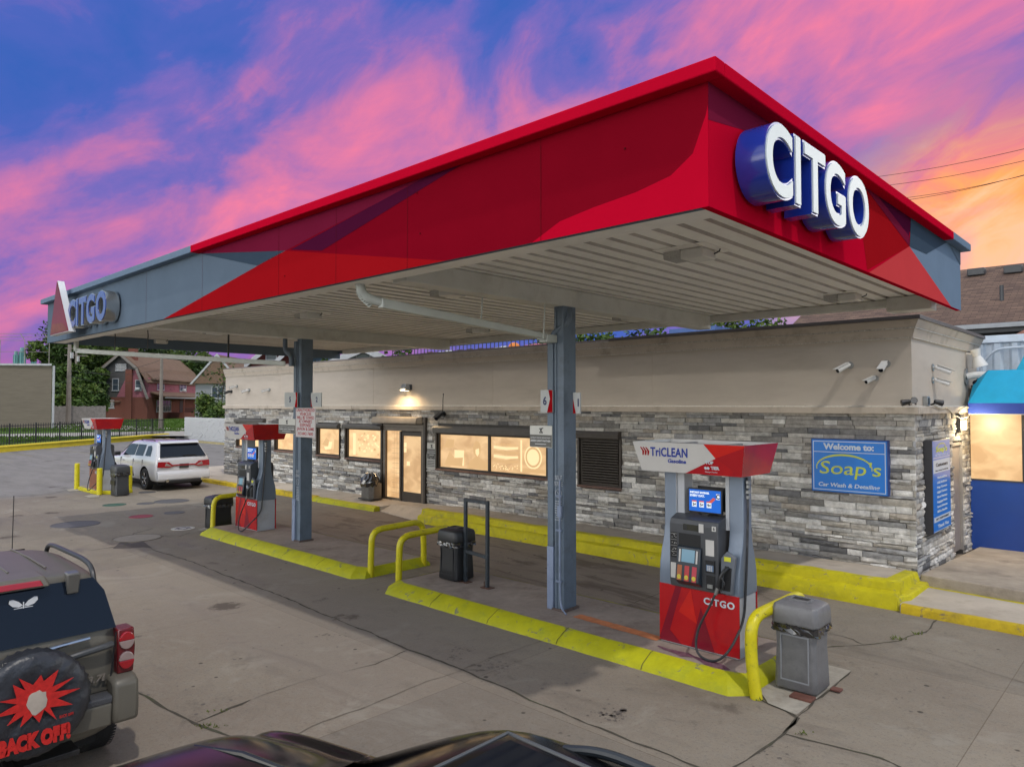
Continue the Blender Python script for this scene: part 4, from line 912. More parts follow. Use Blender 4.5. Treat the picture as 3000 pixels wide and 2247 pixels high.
for wi, (nm, a, b, zt, zbx, zs) in enumerate(wins):
    f = MB(); fw_ = .055; y = YB+.01; zg = zbx+.002
    mull = [] if len(kinds.get(nm, ('x',))) == 1 else [(a+b)/2]
    f.box(a, a+fw_, y-.06, y+.05, zs, zg); f.box(b-fw_, b, y-.06, y+.05, zs, zg); f.box(a+fw_, b-fw_, y-.055, y+.05, zs, zs+fw_*.8); f.box(a+fw_, b-fw_, y-.055, y+.05, zg-fw_*.7, zg-.001)
    for m_ in mull: f.box(m_-.035, m_+.035, y-.055, y+.05, zs+fw_*.8, zg-fw_*.7)
    wo = st.part('window' if nm != 'w0' else 'shuttered_window', f, bronze, bevel=.004, label={'w1': 'wide two pane lit window right of the door', 'w0': 'window behind a closed roller shutter'}.get(nm))
    bx_ = MB(); bx_.prism([(YB-.05, zbx), (YB-.19, zbx), (YB-.20, zbx+.02), (YB-.20, zt-.05), (YB-.15, zt), (YB-.05, zt)], 'x', a-.06, b+.02); st.part('shutter_box', bx_, bronze_l if nm != 'w0' else bronze, parent=wo, smooth=20)
    for xx, x2 in ((a-.055, a-.002), (b+.002, b+.03)):
        rl = MB(); rl.box(xx, x2, YB-.10, YB-.02, zs, zbx); st.part('shutter_rail', rl, bronze, parent=wo)
    sl = MB(); m_ = 12; vs = []; rr = random.Random(wi)
    for j in range(m_+1):
        x = a-.06+(b-a+.12)*j/m_
        for (yy, zz) in ((YB-.09, zs-.06), (YB-.12, zs-.03), (YB-.09, zs-.002), (YB+.05, zs-.001)): vs.append((x, yy+rr.uniform(-.008, .008), zz+rr.uniform(-.004, 0)))
    sl.add(vs, [(j*4+i, j*4+i+1, (j+1)*4+i+1, (j+1)*4+i) for j in range(m_) for i in range(3)]); st.part('sill', sl, sill_m, parent=wo, smooth=20)
    if nm == 'w0':
        s_ = MB(); n = 17
        for k in range(n):
            z0 = zs+.03+(zbx-zs-.05)*k/n; h = (zbx-zs-.05)/n
            s_.prism([(YB-.05, z0), (YB-.072, z0+h*.25), (YB-.072, z0+h*.65), (YB-.045, z0+h*.92), (YB-.03, z0+h*.92), (YB-.03, z0)], 'x', a+fw_, b-fw_)
        st.part('roller_shutter', s_, bronze, parent=wo, smooth=20); continue
    xsx = [a+fw_]+mull+[b-fw_]
    for k, kd in enumerate(kinds[nm]):
        g0, g1 = xsx[k]+(.035 if k else 0), xsx[k+1]-(.035 if k < len(kinds[nm])-1 else 0)
        p_ = MB(); p_.poly([(g0, y+.0, zs+.044), (g1, y+.0, zs+.044), (g1, y+.0, zg-.038), (g0, y+.0, zg-.038)]); st.part('pane', p_, blinds[wi], parent=wo, smooth=0)
        if kd != 'plain':
            p_ = MB(); prints(p_, kd, g0, g1, zs+.05, zg-.05, y-.006); st.part('window_print', p_, [warm, warm_d, warm_l], parent=wo, smooth=0)
# entrance
f = MB(); y = YB-.01; sx = wx(1181)
for (p, q, z0, z1) in ((dx0, dx0+.12, .14, dzt-.10), (dx1-.09, dx1, .14, dzt-.10), (dx0, dx1, dzt-.0995, dzt), (sx-.03, sx+.03, .14, dzt-.21), (dx0+.121, dx1-.091, dzt-.20, dzt-.101)):
    f.box(p, q, y-.10, y+.08, z0, z1)
f.box(dx0+.121, sx-.031, y-.08, y+.06, .14, .24)
dr = st.part('entrance_door', f, M('door_frame_bronze', (.14, .12, .10), .4, metal=.5, var=.15), bevel=.005)
lo = MB(); L0, L1 = sx+.035, dx1-.095
for (p, q, z0, z1) in ((L0, L0+.07, .16, 2.20), (L1-.06, L1, .16, 2.20), (L0+.071, L1-.061, .16, .46), (L0+.071, L1-.061, 2.08, 2.20)): lo.box(p, q, y-.07, y-.02, z0, z1)
st.part('door_leaf', lo, bronze, parent=dr, bevel=.004)
g_ = MB(); g_.poly([(L0+.07, y-.04, .46), (L1-.06, y-.04, .46), (L1-.06, y-.04, 2.08), (L0+.07, y-.04, 2.08)]); st.part('door_glass', g_, blindmat('lit_door_film', 9.0, .70), parent=dr, smooth=0)
g_ = MB(); g_.poly([(dx0+.12, y-.02, .24), (sx-.03, y-.02, .24), (sx-.03, y-.02, 2.22), (dx0+.12, y-.02, 2.22)]); st.part('sidelight_glass', g_, blindmat('lit_sidelight_film', 12.0, .84), parent=dr, smooth=0)
g_ = MB(); wdt = sx-.03-dx0-.12
for k in range(1, 14): g_.box(dx0+.12+wdt*.35, sx-.03, y-.028, y-.021, .24+k*.145, .252+k*.145)
for k in range(1, 4): g_.box(dx0+.12+wdt*(.3+.2*k), dx0+.12+wdt*(.3+.2*k)+.010, y-.030, y-.0285, .24, 2.22)
st.part('security_grille', g_, M('tan_grille', (.38, .27, .16), .5, var=.1, emit=(.55, .33, .15), es=.35), parent=dr, smooth=0)
h_ = MB(); h_.tube([(L0+.05, y-.07, .92), (L0+.05, y-.13, .92), (L0+.17, y-.14, .92), (L0+.17, y-.14, 1.17), (L0+.05, y-.13, 1.17), (L0+.05, y-.07, 1.17)], .012, rnd=.02); st.part('pull_handle', h_, black, parent=dr)
h_ = MB(); ax0, ax1 = wx(1112), wx(1242); h_.prism([(YB-.05, 2.44), (YB-.30, 2.44), (YB-.31, 2.47), (YB-.27, 2.62), (YB-.05, 2.64)], 'x', ax0, ax1); st.part('door_shutter_box', h_, M('tan_shutter_box', (.30, .255, .20), .5, var=.12, dirt=(.2, .16, .12)), parent=dr, bevel=.006)
for xx in (dx0-.10, dx1+.01):
    h_ = MB(); h_.box(xx, xx+.08, YB-.13, YB-.055, .15, 2.43 if xx < dx1 else 2.62); st.part('shutter_rail', h_, bronze, parent=dr)
p_ = MB(); p_.box(L0+.09, L0+.20, y-.046, y-.042, 1.75, 1.88); p_.box(L0+.09, L0+.20, y-.046, y-.042, 1.60, 1.73); p_.box(L0+.22, L0+.36, y-.046, y-.042, 1.22, 1.34); st.part('door_notice', p_, warm_l, parent=dr, smooth=0)
# side door
s_ = MB(); s_.box(XC-.08, XC+.02, dy0+.002, dy0+.06, .1, 2.25); s_.box(XC-.08, XC+.02, dy1-.06, dy1-.002, .1, 2.25); s_.box(XC-.08, XC+.02, dy0+.061, dy1-.061, 2.19, 2.25)
sdr = st.part('side_door', s_, M('grey_steel_frame', (.28, .26, .24), .5, var=.12), bevel=.004)
s_ = MB(); s_.box(XC-.06, XC-.02, dy0+.062, dy1-.062, .12, 2.185); st.part('door_leaf', s_, M('grey_steel_door', (.26, .23, .21), .5, var=.12, dirt=(.17, .15, .13)), parent=sdr)
s_ = MB(); s_.tube([(XC-.02, dy0+.12, 1.05), (XC+.04, dy0+.12, 1.05), (XC+.04, dy0+.22, 1.05)], .012); st.part('door_handle', s_, galv, parent=sdr)

# ---- signs on the store
sblue = M('sign_royal_blue', (.022, .20, .66), .3, var=.05, vs=2, coat=.3); syel = M('sign_yellow', (.52, .60, .06), .4, var=.04); swhite = M('sign_white', (.55, .62, .68), .4, var=0)
def arcs(mb, cx_, cz_, rx, rz, a0, a1, wd_, y, m=0, n=40, fr_=None):
    vs = []
    for k in range(n+1):
        a = R(a0+(a1-a0)*k/n); w_ = wd_*(.35+.65*math.sin(math.pi*k/n))
        pin = (cx_+(rx-w_)*math.cos(a), cz_+(rz-w_)*math.sin(a)); pou = (cx_+rx*math.cos(a), cz_+rz*math.sin(a))
        vs += [fr_(*pou), fr_(*pin)] if fr_ else [(pou[0], y, pou[1]), (pin[0], y, pin[1])]
    mb.add(vs, [(2*k, 2*k+1, 2*k+3, 2*k+2) for k in range(n)], m)
yS = YB-.17
q0, q1 = P(2376, 1284, y=yS), P(2603, 1450, y=yS); ux0, ux1 = q0.x, q1.x; uz1 = q0.z; uz0 = P(2378, 1437, y=yS).z
t = T('welcome_sign', 'square blue and yellow car wash welcome sign on the stone wall', 'sign', ((ux0+ux1)/2, yS, uz0))
a = MB(); a.box(ux0, ux1, yS, YB-.04, uz0, uz1); t.part('cabinet', a, [M('sign_cabinet_blue', (.012, .05, .22), .4, var=.1)], bevel=.006)
a = MB(); a.box(ux0+.015, ux1-.015, yS-.003, yS-.001, uz0+.015, uz1-.015); t.part('face', a, sblue, smooth=0)
a = MB(); W, H = ux1-ux0, uz1-uz0; yf = yS-.0045; xm = (ux0+ux1)/2
a.text('Welcome to:', H*.155, (xm, yf, uz1-H*.145), X_, Z_, bold=.006, fit=W*.66); a.text('Car Wash & Detailing', H*.10, (xm, yf, uz0+H*.14), X_, Z_, fit=W*.80, shear=.15, bold=.002)
for (x0, x1, z0, z1) in ((ux0+.035, ux1-.035, uz1-.05, uz1-.038), (ux0+.035, ux1-.035, uz0+.038, uz0+.05), (ux0+.035, ux0+.047, uz0+.051, uz1-.051), (ux1-.047, ux1-.035, uz0+.051, uz1-.051), (ux0+.048, ux1-.048, uz1-H*.25, uz1-H*.238)): a.box(x0, x1, yf-.001, yf+.001, z0, z1)
t.part('lettering', a, swhite, smooth=0)
a = MB(); a.text("Soap's", H*.34, (xm+.02, yf, uz0+H*.45), X_, Z_, bold=.001, fit=W*.80, shear=.12); arcs(a, xm-W*.06, uz0+H*.47, W*.37, H*.255, -8, 190, .034, yf-.002)
t.part('script_name', a, syel, smooth=0)
xS = XC+.18
r0 = P(2730, 1290, x=xS); r1 = P(2782, 1280, x=xS); vz0 = P(2736, 1565, x=xS).z; vy0, vy1, vz1 = r0.y, r1.y, r0.z
t = T('price_sign', 'tall narrow blue car wash price list sign on the short side wall', 'sign', (xS, (vy0+vy1)/2, vz0))
a = MB(); a.box(XC+.045, xS, vy0, vy1, vz0, vz1); t.part('cabinet', a, M('dark_sign_cabinet', (.03, .03, .035), .4, var=.1), bevel=.006)
a = MB(); a.box(xS+.001, xS+.004, vy0+.02, vy1-.02, vz0+.02, vz1-.02); t.part('face', a, sblue, smooth=0)
a = MB(); W, H = vy1-vy0, vz1-vz0; ym = (vy0+vy1)/2; xf = xS+.0055
for (z0, z1) in ((.64, .78), (.115, .17)): a.box(xf-.001, xf, vy0+.05, vy1-.05, vz0+H*z0, vz0+H*z1)
for k, s_ in enumerate(('Valuables', 'All Actions', 'Pop Covers', 'Light Covers', 'Floor Damage', 'Luggage Racks', 'Loose Antennas', 'Bike Racks')): a.text(s_, H*.032, (xf, ym, vz0+H*(.585-k*.052)), Y_, Z_, fit=W*.55, bold=.002)
a.text('Thank You', H*.05, (xf, ym+.05, vz0+H*.06), Y_, Z_, fit=W*.6, bold=.002); a.text('Car Wash & Detailing', H*.025, (xf, ym, vz0+H*.83), Y_, Z_, fit=W*.7)
for z in (.80, .985, .01): a.box(xf-.001, xf, vy0+.05, vy1-.05, vz0+H*z, vz0+H*z+.01)
t.part('lettering', a, swhite, smooth=0)
a = MB(); a.text("Soap's", H*.075, (xf, ym, vz0+H*.89), Y_, Z_, fit=W*.62, bold=.004); arcs(a, ym, vz0+H*.905, W*.27, H*.055, 10, 220, .02, 0, fr_=lambda p, q: (xf+.001, p, q)); t.part('script_name', a, syel, smooth=0)
a = MB(); a.text('Customers', H*.05, (xf+.001, ym, vz0+H*.725), Y_, Z_, fit=W*.66, bold=.002); a.text('Please remove the following', H*.02, (xf+.001, ym, vz0+H*.665), Y_, Z_, fit=W*.7); a.text('NOT RESPONSIBLE', H*.03, (xf+.001, ym, vz0+H*.143), Y_, Z_, fit=W*.7); t.part('dark_lettering', a, ink_k, smooth=0)
partner(P(1252, 1298, y=YB-.09).x, P(1278, 1298, y=YB-.09).x, P(1254, 1338, y=YB-.09).z, P(1252, 1297, y=YB-.09).z, YB-.09, 'partner sign on the stone between door and wide window')
t = T('wall_notice', 'pale printed partner notice under the sign right of the door', 'sign', (P(1262, 1340, y=YB-.09).x, YB-.09, 1.3))
nx0, nx1 = P(1250, 1340, y=YB-.09).x, P(1277, 1340, y=YB-.09).x; a = MB(); a.box(nx0, nx1, YB-.095, YB-.085, 1.22, 1.60); t.part('panel', a, M('notice_face', (.40, .40, .38), .6, var=.1))
a = MB(); a.text('PARTNER', .09, ((nx0+nx1)/2, YB-.0965, 1.50), X_, Z_, fit=(nx1-nx0)*.85, bold=.003)
for k in range(4): a.box(nx0+.04, nx1-.05, YB-.0965, YB-.0955, 1.27+k*.045, 1.285+k*.045)
t.part('lettering', a, ink_k, smooth=0)

# ---- cameras, lamps and other fittings on the walls
camw = M('camera_white', (.62, .62, .60), .35, var=.05)
def bullet(p, d, label, mat=None, wall=(0, -1, 0), s=1.0, cat='security camera', nm='security_camera'):
    mat = mat or camw; p = Vector(p); d = Vector(d).normalized(); n = Vector(wall)
    t = T(nm, label, cat, tuple(p), group='security cameras on the store walls')
    a = MB(); a.cyl(p, p+n*.02*s, .065*s, n=16); t.part('mount', a, galv if mat is camw else mat)
    j = p+n*.065*s; a = MB(); a.tube([p+n*.02*s, p+n*.07*s, j+d*.02], .022*s, n=8); a.sphere(tuple(j), .036*s, 10, 6); t.part('arm', a, mat)
    e = j+d*.24*s; a = MB(); a.cyl(j, e, .038*s, .045*s, n=14); t.part('housing', a, mat)
    up = Vector((0, 0, 1)); sdv = d.cross(up).normalized(); up2 = sdv.cross(d)
    a = MB(); q = [j-sdv*.05*s+up2*.046*s, j+sdv*.05*s+up2*.046*s, e+d*.05*s+sdv*.05*s+up2*.046*s, e+d*.05*s-sdv*.05*s+up2*.046*s]
    a.hexa(q, [x+up2*.008 for x in q]); t.part('sun_shield', a, mat)
    a = MB(); a.cyl(e, e+d*.004, .038*s, n=14); t.part('lens', a, glass_dk)
    return t
yw = YB-.031; xw = XC+.02
bullet(P(2490, 1070, y=yw), (-.55, -.75, -.45), 'white camera left of the pair above the welcome sign')
bullet(P(2597, 1066, y=yw), (-.05, -.9, -.5), 'white camera nearest the wall corner above the welcome sign')
bullet(P(2565, 1108, y=yw), (-.45, -.8, -.35), 'small white camera lowest of the three above the welcome sign', s=.8)
bullet(P(2731, 1077, x=xw), (.75, .35, -.35), 'upper white camera on the short side wall', wall=(1, 0, 0))
bullet(P(2731, 1114, x=xw), (.75, .35, -.30), 'lower white camera on the short side wall', wall=(1, 0, 0), s=.9)
bullet(P(695, 1132, y=yw), (-.3, -.9, -.3), 'topmost small white camera at the far left of the stucco')
bullet(P(731, 1143, y=yw), (-.6, -.7, -.3), 'white camera second from the left corner of the stucco')
bullet(P(790, 1142, y=yw), (-.4, -.8, -.3), 'white camera just left of the far column')
bullet(P(679, 1147, y=yw), (-.8, -.5, -.3), 'dark camera at the far left corner of the stucco', mat=dark)
bullet(P(1300, 1213, y=YB-.05), (.3, -.9, -.4), 'bulky black camera under the ledge right of the door', mat=dark, s=1.3)
def flood(p, d, label, wall, mat=dark):
    p = Vector(p); d = Vector(d).normalized(); n = Vector(wall); t = T('flood_light', label, 'flood light', tuple(p), group='small black flood lights at the corner ledge')
    a = MB(); a.tube([p, p+n*.05+Vector((0, 0, .02)), p+n*.08+Vector((0, 0, .04))], .015, n=8); t.part('bracket', a, mat)
    c = p+n*.09+Vector((0, 0, .05)); a = MB(); a.cyl(c-d*.03, c+d*.10, .035, .055, n=12); t.part('head', a, mat)
    a = MB(); a.cyl(c+d*.1, c+d*.104, .048, n=12); t.part('lens', a, glass_dk); return t
flood(P(2665, 1186, y=YB-.15), (-.8, -.5, -.2), 'black flood light on the ledge left of the corner', (0, -1, 0))
flood(P(2683, 1184, y=YB-.15), (.2, -.9, .1), 'black flood light on the ledge right at the corner', (0, -1, 0))
flood(P(2726, 1186, x=XC+.14), (.7, .5, -.2), 'black flood light pointing right on the side ledge', (1, 0, 0))
t = T('junction_box', 'grey junction box on the side wall ledge beside the corner', 'box', tuple(P(2706, 1180, x=xw)))
q = P(2706, 1176, x=xw); a = MB(); a.box(q.x, q.x+.08, q.y-.07, q.y+.07, q.z-.08, q.z+.09); t.part('housing', a, galv, bevel=.01); a = MB(); a.box(q.x+.081, q.x+.09, q.y-.05, q.y+.05, q.z-.05, q.z+.06); t.part('lid', a, dkgrey)
# cables drooping over the ledge
cb = MB(); pts = [P(u, v, x=XC+.16) for u, v in [(2732, 1186), (2755, 1197), (2772, 1192), (2795, 1215), (2815, 1226), (2835, 1222), (2850, 1205)]]; cb.tube([tuple(p) for p in pts], .012, rnd=.1, n=6)
pts = [P(u, v, x=XC+.17) for u, v in [(2800, 1210), (2820, 1195), (2833, 1190), (2850, 1206), (2843, 1192)]]; cb.tube([tuple(p) for p in pts], .010, rnd=.1, n=6)
single('cable', cb, M('pale_cable', (.32, .30, .25), .6, var=.2), 'drooping pale cables across the side wall ledge', 'cable', tuple(P(2790, 1200, x=XC+.16)))
# big dome camera arm
q = P(2828, 1104, x=xw); t = T('dome_camera', 'large white dome camera on a curved arm by the wall end', 'security camera', tuple(q))
a = MB(); a.cyl(q, q+Vector((.03, 0, 0)), .17, n=24); t.part('mount', a, galv)
a = MB(); a.tube([q+Vector((.03, 0, 0)), q+Vector((.18, .02, .04)), q+Vector((.36, .05, .03)), q+Vector((.46, .07, -.06)), q+Vector((.48, .07, -.12))], .07, rnd=.1, n=14, radii=None); t.part('arm', a, camw)
c = q+Vector((.20, .03, -.13)); a = MB(); a.sphere(tuple(c), .085, 16, 10, sc=(1, 1, .8)); t.part('dome', a, glass_dk)
q = P(2885, 1060, x=xw); t = T('horn_speaker', 'white flared horn pointing down above the cyan awning', 'speaker', tuple(q))
a = MB(); q = Vector((XC+.18, 17.2, P(2890, 1060, x=XC+.15).z)); a.cyl(q+Vector((0, 0, .20)), q+Vector((.03, .02, .05)), .10, .07, n=18); a.cyl(q+Vector((.03, .02, .0499)), q+Vector((.08, .04, -.16)), .07, .15, n=18); t.part('horn', a, camw)
a = MB(); a.tube([q+Vector((0, 0, .1)), q+Vector((-.16, 0, .12))], .02); t.part('bracket', a, camw)
# whip / rod and door flood
a = MB(); q = P(1297, 1205, y=YB-.17); a.tube([tuple(q), (q.x+.01, q.y, q.z+.35), (q.x, q.y+.02, q.z+.46)], .009, n=6); a.sphere((q.x, q.y+.02, q.z+.47), .02, 8, 5); single('antenna_rod', a, dark, 'thin dark rod standing on the ledge right of the door lamp', 'rod', tuple(q))
q = P(1200, 1135, y=yw); t = T('door_lamp', 'lit metal flood lamp on the stucco above the entrance door', 'lamp', tuple(q))
a = MB(); a.box(q.x-.05, q.x+.12, yw-.05, yw, q.z-.07, q.z+.08); t.part('back_box', a, dkgrey, bevel=.01)
a = MB(); a.hexa([(q.x-.16, yw-.26, q.z-.10), (q.x+.10, yw-.26, q.z-.10), (q.x+.10, yw-.05, q.z-.10), (q.x-.16, yw-.05, q.z-.10)], [(q.x-.11, yw-.20, q.z+.10), (q.x+.07, yw-.20, q.z+.10), (q.x+.07, yw-.06, q.z+.10), (q.x-.11, yw-.06, q.z+.10)]); t.part('housing', a, galv, bevel=.012)
a = MB(); a.box(q.x-.13, q.x+.07, yw-.235, yw-.075, q.z-.108, q.z-.102); t.part('lens', a, M('lamp_lens_lit', (.5, .4, .25), .3, var=0, emit=(1, .75, .42), es=6))
ld = bpy.data.lights.new('door_lamp_light', 'SPOT'); lo_ = bpy.data.objects.new('door_lamp_light', ld); C.objects.link(lo_); lo_.parent = t.o
ld.energy = 85; ld.color = (1, .72, .40); ld.spot_size = R(150); ld.spot_blend = .7; ld.shadow_soft_size = .05; lo_.location = (-.03, -.42, .02); lo_.rotation_euler = (R(-2), 0, 0)
q = P(2806, 1243, x=XC+.05); t = T('wall_lamp', 'lit square wall pack lamp over the grey side door', 'lamp', tuple(q))
a = MB(); a.box(q.x, q.x+.07, q.y-.11, q.y+.20, q.z-.14, q.z+.20); t.part('housing', a, dkgrey, bevel=.01)
a = MB(); a.box(q.x+.071, q.x+.12, q.y-.02, q.y+.16, q.z-.10, q.z+.07); t.part('lens', a, M('wall_lamp_lit', (.6, .5, .3), .3, var=0, emit=(1, .80, .46), es=14), bevel=.01)
a = MB(); a.box(q.x, q.x+.05, q.y-.10, q.y-.0, q.z+.21, q.z+.29); t.part('sensor', a, camw)
ld = bpy.data.lights.new('wall_lamp_light', 'POINT'); lo_ = bpy.data.objects.new('wall_lamp_light', ld); C.objects.link(lo_); lo_.parent = t.o
ld.energy = 38; ld.color = (1, .78, .46); ld.shadow_soft_size = .06; lo_.location = (.25, .07, -.02)

# ============================================================ ANNEX (car wash bay) and awning
YA = 17.2
an = T('car_wash_annex', 'car wash bay with tan lit panels over a royal blue wall', 'building', (1, YA, 0))
pz_ = P(2836, 1405, y=YA).z
a = MB(); a.box(XC+.06, 6, YA, YA+.2, .05, pz_); an.part('blue_panel', a, M('annex_royal_blue', (.008, .055, .30), .35, var=.08, vs=2, coat=.3), smooth=0)
a = MB(); a.box(XC+.06, 6, YA-.015, YA+.18, pz_+.001, pz_+.03); an.part('rail', a, dkgrey)
lx = P(2999, 1300, y=YA).x
for k, (p, q) in enumerate(((XC+.07, lx-.03), (lx+.03, 1.2), (1.26, 4))):
    a = MB(); a.poly([(p, YA+.03, pz_+.03), (q, YA+.03, pz_+.03), (q, YA+.03, 2.82), (p, YA+.03, 2.82)]); an.part('lit_panel', a, blindmat('annex_film_%s' % 'abc'[k], 20+k, .80), smooth=0)
a = MB(); a.box(lx-.028, lx+.028, YA-.01, YA+.1, pz_+.031, 2.82); an.part('mullion', a, dark)
a = MB(); a.box(XC+.06, 6, YA+.2, YA+6, .05, 3.4); an.part('wall', a, concrete_d, smooth=0)
zb0, zb1 = P(2860, 1212, y=YA-.6).z, P(2862, 1181, y=YA-.6).z
aw = T('awning', 'cyan sloped awning with dark blue valance', 'awning', (1, YA-.6, 2.8))
a = MB(); a.box(XC+.16, 6, YA-.62, YA-.58, zb0, zb1); aw.part('valance', a, M('valance_navy', (.008, .035, .26), .5, var=.06), smooth=0)
a = MB(); xl0 = XC+.16; tp = P(2895, 1085, y=YA-.2); tr = P(2978, 1087, y=YA-.2); t2 = P(3010, 1020, y=YA-.2)
a.add([(xl0, YA-.62, zb1), (6, YA-.62, zb1), (6, YA-.2, t2.z+.5), (t2.x+.25, YA-.2, t2.z+.5), (tr.x, YA-.2, tp.z), (tp.x, YA-.2, tp.z)], [(0, 1, 2, 3, 4, 5)])
a.add([(xl0, YA-.62, zb1), (tp.x, YA-.2, tp.z), (xl0, YA, tp.z-.2), (xl0, YA, zb1)], [(0, 1, 2, 3)])
a.add([(tp.x, YA-.2, tp.z), (tr.x, YA-.2, tp.z), (tr.x, YA+.3, tp.z), (tp.x, YA+.3, tp.z)], [(0, 1, 2, 3)])
aw.part('canvas', a, M('cyan_canvas', (.004, .34, .58), .55, var=.10, vs=4, dirt=(.01, .38, .62), ds=3), smooth=0)
a = MB(); a.box(xl0, 6, YA-.60, YA-.0, zb0-.012, zb0-.002); aw.part('soffit', a, camw, smooth=0)
# white corrugated container behind the awning
t = T('shipping_container', 'white corrugated metal container above the awning behind the store', 'container', (0, 19, 2.8))
YK = 18.6; z1 = P(2880, 985, y=YK).z; x0k = P(2862, 985, y=YK).x
a = MB(); vs = []; n = 60; x = x0k; i = 0
prof = []
while x < 5:
    prof += [(x, 0), (x+.10, 0), (x+.16, .07), (x+.26, .07)]; x += .32
a.add([(px, YK+d, 3.0) for px, d in prof]+[(px, YK+d, z1-.16) for px, d in prof], [(k, k+1, k+1+len(prof), k+len(prof)) for k in range(len(prof)-1)])
wc = M('container_white', (.60, .68, .76), .45, var=.1, dirt=(.42, .44, .46), ds=3); t.part('side_wall', a, wc, smooth=0)
a = MB(); a.box(x0k-.02, 5, YK-.05, YK+.10, z1-.16, z1); a.box(x0k-.08, x0k+.02, YK-.06, YK+.1, 3.0, z1-.161); t.part('frame', a, wc, bevel=.01)
a = MB(); a.box(x0k, 5, YK+.101, YK+2.4, z1-.05, z1-.02); t.part('roof', a, wc)
a = MB(); a.tube([(x0k-.02, YK-.10, 3.3), (x0k+.1, YK-.12, 3.9), (x0k+.35, YK-.12, z1-.30), (x0k+1.1, YK-.12, z1-.28)], .022, rnd=.2); single('conduit', a, wc, 'white conduit curving up beside the white container', 'pipe', (x0k, YK-.1, 3.3))

# ============================================================ FUEL PUMPS  (origin: front left foot, x right, y back)
pg = M('pump_blue_grey', (.16, .20, .26), .35, metal=.2, var=.07, vs=3, dirt=(.12, .15, .19), ds=3); pgl = M('pump_light_grey', (.42, .44, .47), .4, var=.06, vs=3, dirt=(.30, .27, .25), ds=2.5)
pdk = M('pump_head_grey', (.060, .064, .072), .4, var=.12, vs=12); pblk = M('pump_black', (.015, .016, .018), .35, var=.1)
pred = M('pump_red_panel', (.42, .006, .010), .25, var=.10, vs=1.4, coat=.3, dirt=(.20, .005, .02), ds=1.2); pred_d = M('pump_dark_red_facet', (.20, .004, .018), .25, var=.08, coat=.3); pred_b = M('pump_bright_red_facet', (.55, .015, .010), .25, var=.08, coat=.3)
hwhite = M('header_white', (.52, .51, .49), .35, var=.04); tv = M('screen_blue', (.01, .05, .22), .15, var=.3, vs=4, emit=(.015, .10, .42), es=.9); lcd = M('lcd_pale', (.05, .09, .12), .2, var=.1, emit=(.10, .19, .25), es=.8)
tvw = M('screen_white', (.3, .3, .3), .3, var=0, emit=(.60, .68, .75), es=.75); tvr = M('screen_red', (.2, .02, .01), .3, var=0, emit=(.55, .08, .05), es=.7)
